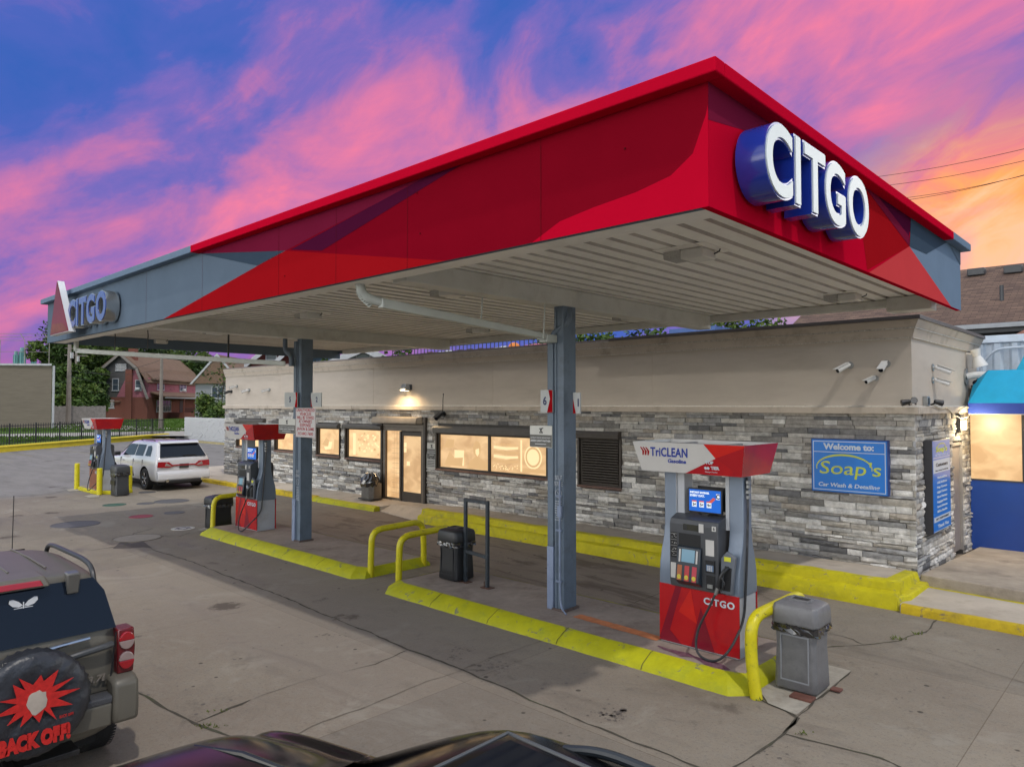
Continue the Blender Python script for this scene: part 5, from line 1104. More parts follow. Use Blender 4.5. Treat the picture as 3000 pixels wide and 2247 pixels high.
def make_pump(loc, label, num, bottom=None):
    t = T('fuel_pump', label, 'fuel pump', (0, 0, 0), group='red and grey fuel pumps on the islands')
    W, D = 1.02, .46
    def side(x0, x1, name):
        pts = [(0.0, .68), (0.0, .80), (.012, .95), (.05, 1.10), (.10, 1.24), (.125, 1.40), (.125, 2.06), (.335, 2.06), (.335, 1.40), (.36, 1.24), (.41, 1.10), (.448, .95), (D, .80), (D, .68)]
        a = MB(); a.prism(pts[::-1], 'x', x0, x1); return t.part(name, a, pg, smooth=28, bevel=.008)
    pl = side(0, .17, 'side_column'); pr_ = side(.85, W, 'side_column')
    a = MB(); a.box(.165, .175, .11, .125, 1.40, 2.05); a.box(.172, .27, .13, .33, 1.40, 2.05); t.part('upright', a, pgl, bevel=.004)
    a = MB(); a.box(.80, .848, .13, .33, 1.40, 2.05); t.part('upright', a, pgl, bevel=.004)
    a = MB(); a.box(.012, W-.012, .012, D-.012, 0, .68); t.part('lower_cabinet', a, pgl, bevel=.006)
    for f, y0, y1 in ((0, -.004, .011), (1, D-.011, D+.004)):
        a = MB(); a.box(0, W, y0, y1, .02, .70)
        yy = y0-.0015 if f == 0 else y1+.0015
        for kf, (pts, m) in enumerate((([(0, .05), (.22, .69), (.30, .69), (.10, .02)], 1), ([(.42, .02), (.55, .50), (.72, .02)], 1), ([(.26, .40), (.42, .69), (.50, .30)], 2), ([(0, .02), (.30, .02), (.12, .18)], 1))):
            yk = yy+(-.0006 if f == 0 else .0006)*kf; pp = [(p, yk, q) for p, q in pts]; a.poly(pp if f == 0 else pp[::-1], m)
        lp = t.part('lower_panel', a, [bottom or pred, pred_d if not bottom else bottom, pred_b if not bottom else bottom], smooth=0)
        a = MB()
        if f == 0: a.text('CITGO', .105, (.78, yy-.0045, .585), X_, Z_, bold=.003, fit=.38, sp=1.14)
        else: a.text('CITGO', .105, (.78-.5, yy+.0045, .585), (-1, 0, 0), Z_, bold=.003, fit=.38, sp=1.14)
        t.part('lettering', a, swhite, parent=lp, smooth=0)
    # head with the customer controls
    a = MB(); a.prism([(-.035, .70), (-.055, .78), (-.055, 1.44), (-.03, 1.50), (.10, 1.545), (.36, 1.545), (.49, 1.50), (.515, 1.44), (.515, .78), (.495, .70)][::-1], 'x', .175, .80)
    hd = t.part('control_head', a, pdk, smooth=20, bevel=.008)
    for sgn in (0, 1):
        def fp(x, d): return (x if sgn == 0 else W-.045-x+.0, (-.055-d) if sgn == 0 else (.515+d))
        def fbx(mb, x0, x1, d0, d1, z0, z1, m=0):
            (ax, ay), (bx, by) = fp(x0, d0), fp(x1, d1); mb.box(min(ax, bx), max(ax, bx), min(ay, by), max(ay, by), z0, z1, m)
        if sgn: fbx2 = None
        a = MB(); fbx(a, .30, .58, .001, .004, 1.14, 1.34); t.part('card_recess', a, pblk, parent=hd, smooth=0)
        a = MB(); (x0, y0), (x1, _) = fp(.29, .02), fp(.60, .02); y1 = fp(.29, .075)[1]; s_ = -1 if sgn == 0 else 1
        ylo, yhi = -.055 if sgn == 0 else .515, (-.055-.085) if sgn == 0 else (.515+.085)
        a.hexa([(min(x0, x1), ylo, .74), (max(x0, x1), ylo, .74), (max(x0, x1), yhi, .80), (min(x0, x1), yhi, .80)], [(min(x0, x1), ylo, 1.20), (max(x0, x1), ylo, 1.20), (max(x0, x1), ylo+s_*.03, 1.19), (min(x0, x1), ylo+s_*.03, 1.19)])
        pod = t.part('keypad_pod', a, M('pod_blue_black', (.018, .028, .040), .3, var=.1), parent=hd, bevel=.012)
        def onpod(x, f):   # point on the sloping face of the pod
            z = .80+(1.19-.80)*f; y = yhi+(ylo+s_*.03-yhi)*f+s_*.003; return (fp(x, 0)[0], y, z)
        def pq(mb, x0, x1, f0, f1, m=0):
            q = [onpod(x0, f0), onpod(x1, f0), onpod(x1, f1), onpod(x0, f1)]; mb.poly(q if sgn == 0 else q[::-1], m)
        a = MB(); pq(a, .36, .53, .56, .93); t.part('screen', a, lcd, parent=pod, smooth=0)
        for xx in (.325, .545): a = MB(); pq(a, xx, xx+.022, .55, .92); t.part('soft_keys', a, hwhite, parent=pod, smooth=0)
        for k, cc in enumerate(((.36, .11, .03), (.42, .03, .035), (.38, .03, .05))):
            a = MB(); pq(a, .315+.095*k, .375+.095*k, .02, .46); gb = t.part('grade_button', a, M('grade_%d' % k if 0 else ('grade_orange', 'grade_rose', 'grade_crimson')[k], cc, .4, var=.08), parent=pod, smooth=0)
            o = onpod(.345+.095*k, .12); n_ = 16; rr_ = .026
            a = MB(); u_ = Vector((1, 0, 0)); w_ = (Vector(onpod(.3, 1))-Vector(onpod(.3, 0))).normalized(); nrm = Vector((0, s_*.004, .001))
            a.poly([tuple(Vector(o)+nrm+(u_*math.cos(2*math.pi*j/n_)+w_*math.sin(2*math.pi*j/n_))*rr_) for j in (range(n_) if sgn == 0 else range(n_-1, -1, -1))]); t.part('octane_badge', a, M('octane_yellow', (.50, .42, .03), .4, var=.2, vs=60), parent=gb, smooth=0)
        a = MB(); fbx(a, .36, .55, .001, .006, 1.38, 1.45, 0); fbx(a, .37, .41, .0062, .007, 1.39, 1.44, 1); t.part('price_display', a, [M('display_olive', (.045, .045, .035), .2, var=.05), pblk], parent=hd, smooth=0)
        for (p, q, z0, z1) in ((.56, .62, 1.37, 1.47), (.645, .75, 1.12, 1.30), (.19, .26, .80, .98)): a = MB(); fbx(a, p, q, .001, .003, z0, z1); t.part('paper_notice', a, hwhite, parent=hd, smooth=0)
        a = MB(); fbx(a, .725, .775, .001, .004, 1.405, 1.46); nb = t.part('number_plate', a, hwhite, parent=hd, smooth=0)
        a = MB(); xx, yy = fp(.75, .0045); a.text(num[sgn], .05, (xx, yy, 1.432), X_ if sgn == 0 else (-1, 0, 0), Z_, bold=.001); t.part('numeral', a, ink_k, parent=nb, smooth=0)
        a = MB(); fbx(a, .19, .275, .001, .004, 1.04, 1.34, 0)
        rq = random.Random(8)
        for k in range(4):
            for _ in range(5): zz_ = 1.06+k*.07+rq.uniform(0, .04); xx_ = .20+rq.uniform(0, .06); fbx(a, xx_, xx_+.012, .0042, .005, zz_, zz_+.006, 1)
            fbx(a, .19, .275, .0042, .005, 1.11+k*.07, 1.113+k*.07, 1)
        t.part('instruction_panel', a, [pblk, hwhite], parent=hd, smooth=0)
        a = MB(); fbx(a, .65, .76, .001, .02, .93, 1.07, 0); fbx(a, .66, .75, .0202, .022, .95, 1.02, 1)
        for i in range(3):
            for j in range(4): fbx(a, .675+.022*i, .690+.022*i, .0222, .024, .953+.016*j, .963+.016*j, 2)
        t.part('card_reader', a, [pblk, M('keypad_blue', (.10, .16, .26), .4, var=.1), hwhite], parent=hd, smooth=0)
        a = MB(); fbx(a, .655, .76, .001, .012, .74, .90, 0); fbx(a, .675, .74, .0125, .03, .76, .80, 1); t.part('receipt_slot', a, [pblk, galv], parent=hd, smooth=0)
        # nozzle in its boot and the hose
        xs_ = .905 if sgn == 0 else W-.905; ys = -.01 if sgn == 0 else D+.01; s_ = -1 if sgn == 0 else 1
        a = MB(); a.prism([(xs_-.085, .72), (xs_+.06, .72), (xs_+.10, 1.14), (xs_-.0, 1.20), (xs_-.07, 1.12)], 'y', min(ys, ys+s_*.05), max(ys, ys+s_*.05)); bt = t.part('nozzle_boot', a, M('boot_grey', (.11, .125, .15), .4, var=.1), bevel=.01)
        a = MB(); yb_ = ys+s_*.054
        a.prism([(xs_-.05, .76), (xs_+.04, .76), (xs_+.06, 1.02), (xs_-.02, 1.04)], 'y', min(yb_, yb_-s_*.003), max(yb_, yb_-s_*.003)); t.part('recess', a, pblk, parent=bt, smooth=0)
        a = MB(); a.box(xs_-.03, xs_+.05, min(yb_, yb_-s_*.003), max(yb_, yb_-s_*.003), 1.09, 1.14); t.part('octane_sticker', a, M('sticker_lime', (.55, .55, .03), .5, var=.1), parent=bt, smooth=0)
        a = MB(); yn = ys+s_*.10
        a.tube([(xs_+.02, ys+s_*.03, 1.02), (xs_, yn, 1.00), (xs_-.04, yn+s_*.03, .92), (xs_-.07, yn+s_*.03, .80)], .022, rnd=.04, n=10); a.box(xs_-.075, xs_-.035, yn+s_*.0-.012, yn+s_*.0+.012, .78, .93)
        a.tube([(xs_-.035, yn+s_*.03, .93), (xs_+.03, yn+s_*.055, .86), (xs_-.02, yn+s_*.05, .77), (xs_-.068, yn+s_*.03, .80)], .008, rnd=.03, n=6); nz_ = t.part('nozzle', a, pblk, parent=bt)
        a = MB(); a.cyl((xs_-.072, yn+s_*.03, .80), (xs_-.095, yn+s_*.035, .72), .022, .018, n=12); t.part('swivel', a, galv, parent=bt)
        a = MB(); e = xs_-.095
        xo = (W+.03) if sgn == 0 else -.03
        a.tube([(e, yn+s_*.035, .73), (e-.06, yn+s_*.06, .58), (e-.20, yn+s_*.10, .30), (e-.20, yn+s_*.14, .04), (e+.04, yn+s_*.16, -.02+.02), (xo-.05, yn+s_*.10, .14), (xo-.02, .10 if sgn == 0 else D-.10, .42), (xo+.0, .14 if sgn == 0 else D-.14, 1.10), (xo, .18 if sgn == 0 else D-.18, 1.70), (xo-.02*(1 if sgn == 0 else -1), .2 if sgn == 0 else D-.2, 2.02)], .014, rnd=.16, n=8, seg=8)
        ho = t.part('hose', a, M('hose_black', (.022, .024, .028), .45, var=.2, vs=20, dirt=(.10, .10, .11), ds=6))
        a = MB()
        for k, (z0, r_) in enumerate(((1.78, .024), (1.84, .032), (1.90, .024), (1.95, .030))): yh = .18 if sgn == 0 else D-.18; a.cyl((xo, yh, z0), (xo, yh, z0+.035), r_, n=12)
        t.part('hose_coupling', a, galv, parent=ho)
        # advertising screen on top of the head
        yt = .10 if sgn == 0 else D-.10; ya, yb2 = (yt, yt+.03) if sgn == 0 else (yt-.03, yt)
        xa, xb = .335, .775; a = MB(); a.box(xa, xb, ya, yb2, 1.575, 1.86); a.box(xa+.18, xb-.18, ya+.005, yb2-.005, 1.54, 1.5745); sc = t.part('advert_screen', a, pblk, bevel=.005)
        yf_ = ya-.002 if sgn == 0 else yb2+.002; ax = X_ if sgn == 0 else (-1, 0, 0)
        a = MB(); q = [(xa+.016, yf_, 1.59), (xb-.016, yf_, 1.59), (xb-.016, yf_, 1.845), (xa+.016, yf_, 1.845)]; a.poly(q if sgn == 0 else q[::-1]); t.part('screen_picture', a, tv, parent=sc, smooth=0)
        def sx_(x): return x if sgn == 0 else (xa+xb-x)
        a = MB(); yo = yf_+(-.0015 if sgn == 0 else .0015)
        a.text('INSTANT SAVINGS.', .03, (sx_(xa+.155), yo, 1.81), ax, Z_, fit=.25, bold=.002, ext=.0005); a.text('EVERY DAY.', .034, (sx_(xa+.125), yo, 1.772), ax, Z_, fit=.19, bold=.002, ext=.0005)
        for k, s2 in enumerate(('3¢', '5¢', '9¢')):
            a.box(sx_(xa+.085+.095*k)-.030, sx_(xa+.085+.095*k)+.030, min(yo, yo+s_*.0005), max(yo, yo+s_*.0005), 1.64, 1.71)
        a.box(sx_(xa+.385)-.018, sx_(xa+.385)+.026, min(yo, yo+s_*.0005), max(yo, yo+s_*.0005), 1.745, 1.81); t.part('screen_lettering', a, tvw, parent=sc, smooth=0)
        a = MB(); yo2 = yo+s_*.0015
        for k, s2 in enumerate(('3¢', '5¢', '9¢')): a.text(s2, .045, (sx_(xa+.085+.095*k), yo2, 1.668), ax, Z_, bold=.002, ext=.0005)
        a.text('C', .07, (sx_(xa+.388), yo2, 1.776), ax, Z_, bold=.003, ext=.0005); t.part('screen_lettering', a, ink, parent=sc, smooth=0)
        a = MB()
        for k in range(3): a.box(sx_(xa+.085+.095*k)-.030, sx_(xa+.085+.095*k)+.030, min(yo2, yo), max(yo2, yo), 1.70, 1.715)
        qq = [(sx_(xa+.26), yo, 1.70), (sx_(xa+.31), yo, 1.70), (sx_(xa+.36), yo, 1.75), (sx_(xa+.33), yo, 1.765)]; a.poly(qq if sgn == 0 else qq[::-1]); t.part('screen_stripe', a, tvr, parent=sc, smooth=0)
    # flared header box, open on top
    yc = D/2; x0b, x1b, x0t, x1t = -.16, 1.13, -.24, 1.20; y0b, y1b, y0t, y1t = yc-.36, yc+.36, yc-.44, yc+.44; zb_, zt_ = 2.05, 2.40
    bo = [(x0b, y0b, zb_), (x1b, y0b, zb_), (x1b, y1b, zb_), (x0b, y1b, zb_)]; to = [(x0t, y0t, zt_), (x1t, y0t, zt_), (x1t, y1t, zt_), (x0t, y1t, zt_)]
    a = MB(); e_ = .02
    bi = [(x0b+e_, y0b+e_, zb_+.02), (x1b-e_, y0b+e_, zb_+.02), (x1b-e_, y1b-e_, zb_+.02), (x0b+e_, y1b-e_, zb_+.02)]; ti = [(x0t+e_, y0t+e_, zt_), (x1t-e_, y0t+e_, zt_), (x1t-e_, y1t-e_, zt_), (x0t+e_, y1t-e_, zt_)]
    a.add(bo+to+bi+ti, [(0, 1, 5, 4), (2, 3, 7, 6), (3, 0, 4, 7), (0, 3, 2, 1), (8, 9, 10, 11), (9, 8, 12, 13), (10, 9, 13, 14), (11, 10, 14, 15), (8, 11, 15, 12), (4, 5, 13, 12), (5, 6, 14, 13), (6, 7, 15, 14), (7, 4, 12, 15)], 0)
    a.add(bo+to, [(1, 2, 6, 5)], 1)
    hb = t.part('header', a, [hwhite, pred], smooth=0)
    a = MB()
    for xx in (.15, .75): a.box(xx, xx+.05, y0b+.0, y1b-.0, zt_-.06, zt_-.02)
    a.box(x0t+.05, x1t-.05, yc-.02, yc+.02, zt_-.065, zt_-.021); t.part('header_brace', a, galv, parent=hb)
    for sgn in (0, 1):
        def hf(f, g, lay=1):       # f 0..1 left to right, g 0..1 bottom to top, on the sloping front or back
            xb_, xt_ = x0b+(x1b-x0b)*f, x0t+(x1t-x0t)*f; x = xb_+(xt_-xb_)*g; y = (y0b+(y0t-y0b)*g-.002*lay) if sgn == 0 else (y1b+(y1t-y1b)*g+.002*lay)
            if sgn: x = x0b+x1b-x
            return (x, y, zb_+(zt_-zb_)*g)
        def hp(mb, pts, m, lay): q = [hf(p, g, lay) for p, g in pts]; mb.poly(q, m)
        a = MB(); hp(a, [(.46, 0), (1, 0), (1, .999), (.93, .999), (.76, .55)], 0, 1); hp(a, [(.66, .999), (.76, .55), (1, .85), (1, .999)], 1, 2); hp(a, [(1, 0), (.76, .55), (1, .93)], 2, 3); t.part('red_graphic', a, [pred, pred_b, M('header_deep_red', (.36, .006, .012), .25, var=.05, coat=.3)], parent=hb, smooth=0)
        up_ = Vector(hf(.5, 1))-Vector(hf(.5, 0)); ax = X_ if sgn == 0 else (-1, 0, 0)
        a = MB(); a.text('TriCLEAN', .15, hf(.335, .66, 2), ax, up_, fit=.50, sp=1.06, bold=.004, ext=.0008, shear=.2); a.text('Gasoline', .065, hf(.395, .38, 2), ax, up_, fit=.24, bold=.002, ext=.0008, shear=.2); t.part('lettering', a, M('lettering_blue', (.02, .045, .30), .4, var=0), parent=hb, smooth=0)
        a = MB()
        for k in range(3): hp(a, [(.060+.026*k, .54), (.072+.026*k, .54), (.090+.026*k, .68), (.072+.026*k, .82), (.060+.026*k, .82), (.072+.026*k, .68)], 0, 2)
        t.part('chevrons', a, red_br, parent=hb, smooth=0)
        a = MB(); a.text('TOP', .05, hf(.705, .40, 5), ax, up_, bold=.002, ext=.0008); a.text('TIER', .05, hf(.755, .23, 5), ax, up_, bold=.002, ext=.0008); a.text('Detergent Gasoline', .02, hf(.72, .10, 5), ax, up_, fit=.15, ext=.0008)
        for k in range(2): o = hf(.668+.024*k, .22, 5); a.poly([tuple(Vector(o)+Vector(ax)*0.017*math.cos(j*.6283)+up_.normalized()*.017*math.sin(j*.6283)) for j in range(10)])
        t.part('badge', a, swhite, parent=hb, smooth=0)
    t.o.location = loc
    return t
make_pump((-4.70, 7.60, IZ), 'nearest fuel pump with TriCLEAN header and lit screen on the near island', ('6', '1'))
p2 = make_pump((-16.27, 7.83, IZ), 'middle fuel pump left of the far column, hose looping at its side', ('5', '2'))
p3 = make_pump((-27.45, 8.0, .124), 'farthest fuel pump with brown lower panel beside the white car', ('4', '3'), bottom=M('brown_panel', (.22, .07, .03), .4, var=.2))

# ============================================================ ISLAND FURNITURE
def hoop(x, y0, y1, label, lean=0.0, r=.055, top=.80):
    p = MB(); p.tube([(x+.0, y0, -.01), (x-.02-lean, y0+.02, top*.55), (x-.01-lean, y0+.04, top), (x, y1-.03, top+.03), (x, y1, .4), (x, y1, -.01)], r, rnd=.22, n=16, seg=8)
    return single('guard_rail', p, yellow_gloss, label, 'guard rail', (x, y0, 0), group='yellow hoop guard rails at the island ends', smooth=60)
hoop(-3.26, 7.10, 8.35, 'dented leaning yellow hoop rail beside the grey trash can', lean=.05, r=.062)
hoop(-9.55, 7.40, 8.62, 'yellow hoop rail at the left end of the near island')
hoop(-10.40, 7.45, 8.64, 'yellow hoop rail at the right end of the middle island')
hoop(-16.80, 7.52, 8.62, 'yellow hoop rail at the far left of the middle island')
def trashcan(x0, x1, y0, y1, z0, h, mat, label, liner=True, hood='top', rz=0, bulge=.012):
    t = T('trash_can', label, 'trash can', ((x0+x1)/2, (y0+y1)/2, z0), group='square lidded trash cans', rz=0)
    cx_, cy_ = (x0+x1)/2, (y0+y1)/2; w2, d2 = (x1-x0)/2, (y1-y0)/2; zs_ = z0+h*.73
    def ring(fx_, z, c=.18):
        a_, b2 = w2*fx_, d2*fx_; k = c*min(a_, b2)
        return [(cx_-a_+k, cy_-b2, z), (cx_+a_-k, cy_-b2, z), (cx_+a_, cy_-b2+k, z), (cx_+a_, cy_+b2-k, z), (cx_+a_-k, cy_+b2, z), (cx_-a_+k, cy_+b2, z), (cx_-a_, cy_+b2-k, z), (cx_-a_, cy_-b2+k, z)]
    def loft(rings, mb, m=0, cap0=True, cap1=True):
        vs = [p for r_ in rings for p in r_]; n = 8
        fs = [(i*n+k, i*n+(k+1) % n, (i+1)*n+(k+1) % n, (i+1)*n+k) for i in range(len(rings)-1) for k in range(n)]
        if cap0: fs.append(tuple(range(n-1, -1, -1)))
        if cap1: fs.append(tuple((len(rings)-1)*n+k for k in range(n)))
        mb.add(vs, fs, m)
    a = MB(); loft([ring(.88, z0+.02), ring(.93, z0+.04), ring(.90, z0+h*.25), ring(.86, z0+h*.5), ring(.90, zs_)], a); bd = t.part('bin_body', a, mat, bevel=.008, smooth=40)
    a = MB(); fy_ = cy_-d2*.915-.002; lx_ = w2*.62
    for (p, q, zz0, zz1) in ((-lx_, lx_, z0+h*.12, z0+h*.135), (-lx_, lx_, z0+h*.62, z0+h*.635), (-lx_, -lx_+.012, z0+h*.135, z0+h*.62), (lx_-.012, lx_, z0+h*.135, z0+h*.62)):
        a.box(cx_+p, cx_+q, fy_-.002, fy_+.03, zz0, zz1)
    t.part('panel_groove', a, M('edge_highlight_grey', (.25, .26, .28), .5, var=.2) if mat is grey_pl else mat, parent=bd, smooth=0)  # paler panel edges on the grey can: highlights put into the colour
    a = MB(); loft([ring(1.0, zs_+.01), ring(1.02, zs_+.04), ring(1.0, z0+h*.90), ring(.93, z0+h*.955), ring(.62, z0+h*.99)], a, cap0=True); ld_ = t.part('lid', a, mat, bevel=.012, smooth=50)
    if hood == 'top':
        a = MB(); zt_ = z0+h*.99; a_, b2 = w2*.50, d2*.42
        for (p, q, r_, s_) in ((-a_, a_, -b2, -b2+.03), (-a_, a_, b2-.03, b2), (-a_, -a_+.03, -b2+.03, b2-.03), (a_-.03, a_, -b2+.03, b2-.03)): a.box(cx_+p, cx_+q, cy_+r_, cy_+s_, zt_-.02, zt_+.015)
        t.part('opening_rim', a, mat, parent=ld_, bevel=.004); a = MB(); a.box(cx_-a_+.03, cx_+a_-.03, cy_-b2+.03, cy_+b2-.03, zt_-.0, zt_+.004); t.part('opening', a, pblk, parent=ld_, smooth=0)
    else:
        a = MB(); a.box(cx_-w2*.7, cx_+w2*.7, cy_-d2*.96-.012, cy_-d2*.96+.01, z0+h*.36, z0+h*.50); a.box(cx_-w2*.7, cx_+w2*.7, cy_-d2*.96-.012, cy_-d2*.96+.01, z0+h*.60, z0+h*.70); t.part('opening', a, pblk, parent=bd, smooth=0)
    if liner:
        rr = random.Random(int(abs(x0)*31)); vs = []; n = 44; rws = 4
        for i in range(rws):
            for k in range(n):
                a_ = 2*math.pi*k/n; c_, s_ = math.cos(a_), math.sin(a_); m_ = max(abs(c_), abs(s_)); f = .97+.05*i/rws+rr.uniform(-.01, .05)
                vs.append((cx_+w2*c_/m_*f, cy_+d2*s_/m_*f, zs_+.015-.028*i*h/1.0+rr.uniform(-.016, .016)))
        a = MB(); a.add(vs, [(i*n+k, i*n+(k+1) % n, (i+1)*n+(k+1) % n, (i+1)*n+k) for i in range(rws-1) for k in range(n)])
        t.part('bag_liner', a, M('black_bag_film', (.012, .012, .014), .18, var=.1, spec=.9, coat=.6), smooth=0)
    return t
q = P(1900+1340*.27125, 1750+960*.27125, z=.012)
trashcan(-3.26, -2.78, 7.46, 7.90, .012, .93, grey_pl, 'grey trash can with bag liner at the right end of the near island')
a = MB(); a.box(-3.02, -2.80, 7.33, 7.47, .012, .035); single('anchor_plate', a, M('rusty_plate', (.13, .05, .035), .8, var=.35, vs=9), 'rusty flat steel plate under the front of the grey trash can', 'plate', (-2.86, 7.4, 0), bevel=.003)
a = MB(); a.box(-2.78, -2.68, 7.80, 7.90, .012, .03); single('anchor_plate', a, M('rusty_plate2', (.15, .06, .045), .8, var=.35, vs=9), 'small rusty bracket at the right rear foot of the grey trash can', 'plate', (-2.65, 7.8, 0), bevel=.003)
trashcan(-9.0, -8.52, 7.74, 8.20, IZ, .84, dark, 'black trash can behind the square tube frame on the near island')
trashcan(-17.40, -16.92, 7.55, 8.10, 0, .80, dark, 'black trash can half hidden left of the middle pump')
trashcan(-25.95, -25.40, 8.16, 8.62, 0, 1.02, dkgrey, 'dark trash can with front openings by the far pump', hood='front')
trashcan(-28.25, -27.75, 8.25, 8.75, .12, .80, dkgrey, 'dark trash can left of the far pump', hood='front', liner=False)
# square tube frame
fm_ = M('black_square_tube', (.022, .030, .038), .5, var=.25, vs=12, dirt=(.08, .10, .12), ds=14)
t = T('tube_frame', 'black square tube frame standing before the black trash can', 'frame', (-8.2, 7.9, IZ))
zf = P(1370, 1460, y=7.9).z
a = MB(); a.box(-8.52, -8.47, 7.90, 7.95, IZ+.012, zf); a.box(-8.00, -7.95, 7.88, 7.93, IZ+.012, zf); t.part('post', a, fm_, bevel=.005)
a = MB(); a.hexa([(-8.469, 7.902, zf-.055), (-8.001, 7.882, zf-.055), (-8.001, 7.928, zf-.055), (-8.469, 7.948, zf-.055)], [(-8.469, 7.902, zf-.005), (-8.001, 7.882, zf-.005), (-8.001, 7.928, zf-.005), (-8.469, 7.948, zf-.005)]); t.part('top_rail', a, fm_)
a = MB(); a.hexa([(-8.469, 7.902, .62), (-8.001, 7.882, .60), (-8.001, 7.928, .60), (-8.469, 7.948, .62)], [(-8.469, 7.902, .67), (-8.001, 7.882, .65), (-8.001, 7.928, .65), (-8.469, 7.948, .67)]); t.part('lower_rail', a, fm_)
for x, y in ((-8.495, 7.925), (-7.975, 7.905)):
    a = MB(); a.box(x-.09, x+.09, y-.07, y+.07, IZ, IZ+.012); a.cyl((x-.07, y, IZ+.01), (x-.07, y, IZ+.09), .008); t.part('foot_plate', a, M('rusty_foot', (.10, .05, .035), .8, var=.3))
# bin by the door
t = T('waste_bin', 'small silver sided bin with black bag beside the store door', 'trash can', (-17.2, 12.75, .2))
bx0, bx1 = P(1078, 1456, z=.2).x, P(1124, 1460, z=.2).x; a = MB()
a.prism([(bx0, 12.62), (bx0+.12, 12.52), (bx1-.12, 12.52), (bx1, 12.62), (bx1, 12.9), (bx0, 12.9)], 'z', .19, .66); t.part('bin_body', a, M('brushed_bin_panel', (.16, .155, .15), .3, metal=.5, var=.2, vs=9), bevel=.01)
a = MB(); a.box(bx0-.02, bx1+.02, 12.50, 12.92, .18, .215); t.part('base', a, pblk)
rr = random.Random(9); vs = []; n = 26
for i in range(5):
    for k in range(n):
        a_ = 2*math.pi*k/n; f = (.30, .34, .31, .24, .15)[i]+rr.uniform(-.02, .03); vs.append(((bx0+bx1)/2+math.cos(a_)*f*1.05, 12.7+math.sin(a_)*f*.8, .58+.085*i+rr.uniform(-.03, .04)))
a = MB(); a.add(vs, [(i*n+k, i*n+(k+1) % n, (i+1)*n+(k+1) % n, (i+1)*n+k) for i in range(4) for k in range(n)]+[tuple(4*n+k for k in range(n))]); t.part('bag_liner', a, _m['black_bag_film'], smooth=0)
# yellow bollards round the far pump
for (u, v, ut, vt, l) in ((225, 1433, 226, 1357, 'yellow bollard left of the far pump'), (291, 1450, 290, 1371, 'yellow bollard right in front of the far pump'), (379, 1443, 376, 1364, 'yellow bollard partly behind the dark trash can')):
    p = P(u, v, z=0); zt_ = P(ut, vt, y=p.y).z; a = MB(); a.cyl((p.x, p.y, 0), (p.x, p.y, zt_), .085, n=18); single('bollard', a, yellow_gloss, l, 'bollard', (p.x, p.y, 0), group='yellow bollards around the far pump', bevel=.02)

# ============================================================ VEHICLES (local: +x forward, rear bumper face at x=0)
tyre_m = M('tyre_rubber', (.020, .020, .021), .75, var=.2, vs=30, bump=.3, bs=60); under_m = M('underbody_black', (.012, .012, .013), .9, var=.1); rim_m = M('alloy_rim', (.35, .35, .36), .25, metal=.9, var=.1)
tail_m = M('tail_lamp_red', (.33, .006, .012), .12, var=.1, coat=.8); tail_c = M('tail_lamp_clear', (.30, .22, .20), .12, var=.1, coat=.8); trim_m = M('black_trim', (.014, .014, .015), .45, var=.1)
def prof(w, wr, zb, zbelt, zr, tuck=.0):
    zm = zb+(zbelt-zb)*.62
    return [(0, zb), (w*.84, zb), (w*.955, zb+.08), (w*.99, zb+.26), (w, zm), (w*.985, zbelt-.09), (w*.945, zbelt), (wr+.035, zr-.10), (wr-.045, zr-.025), (wr*.62, zr+.004), (wr*.3, zr+.014), (0, zr+.018)]
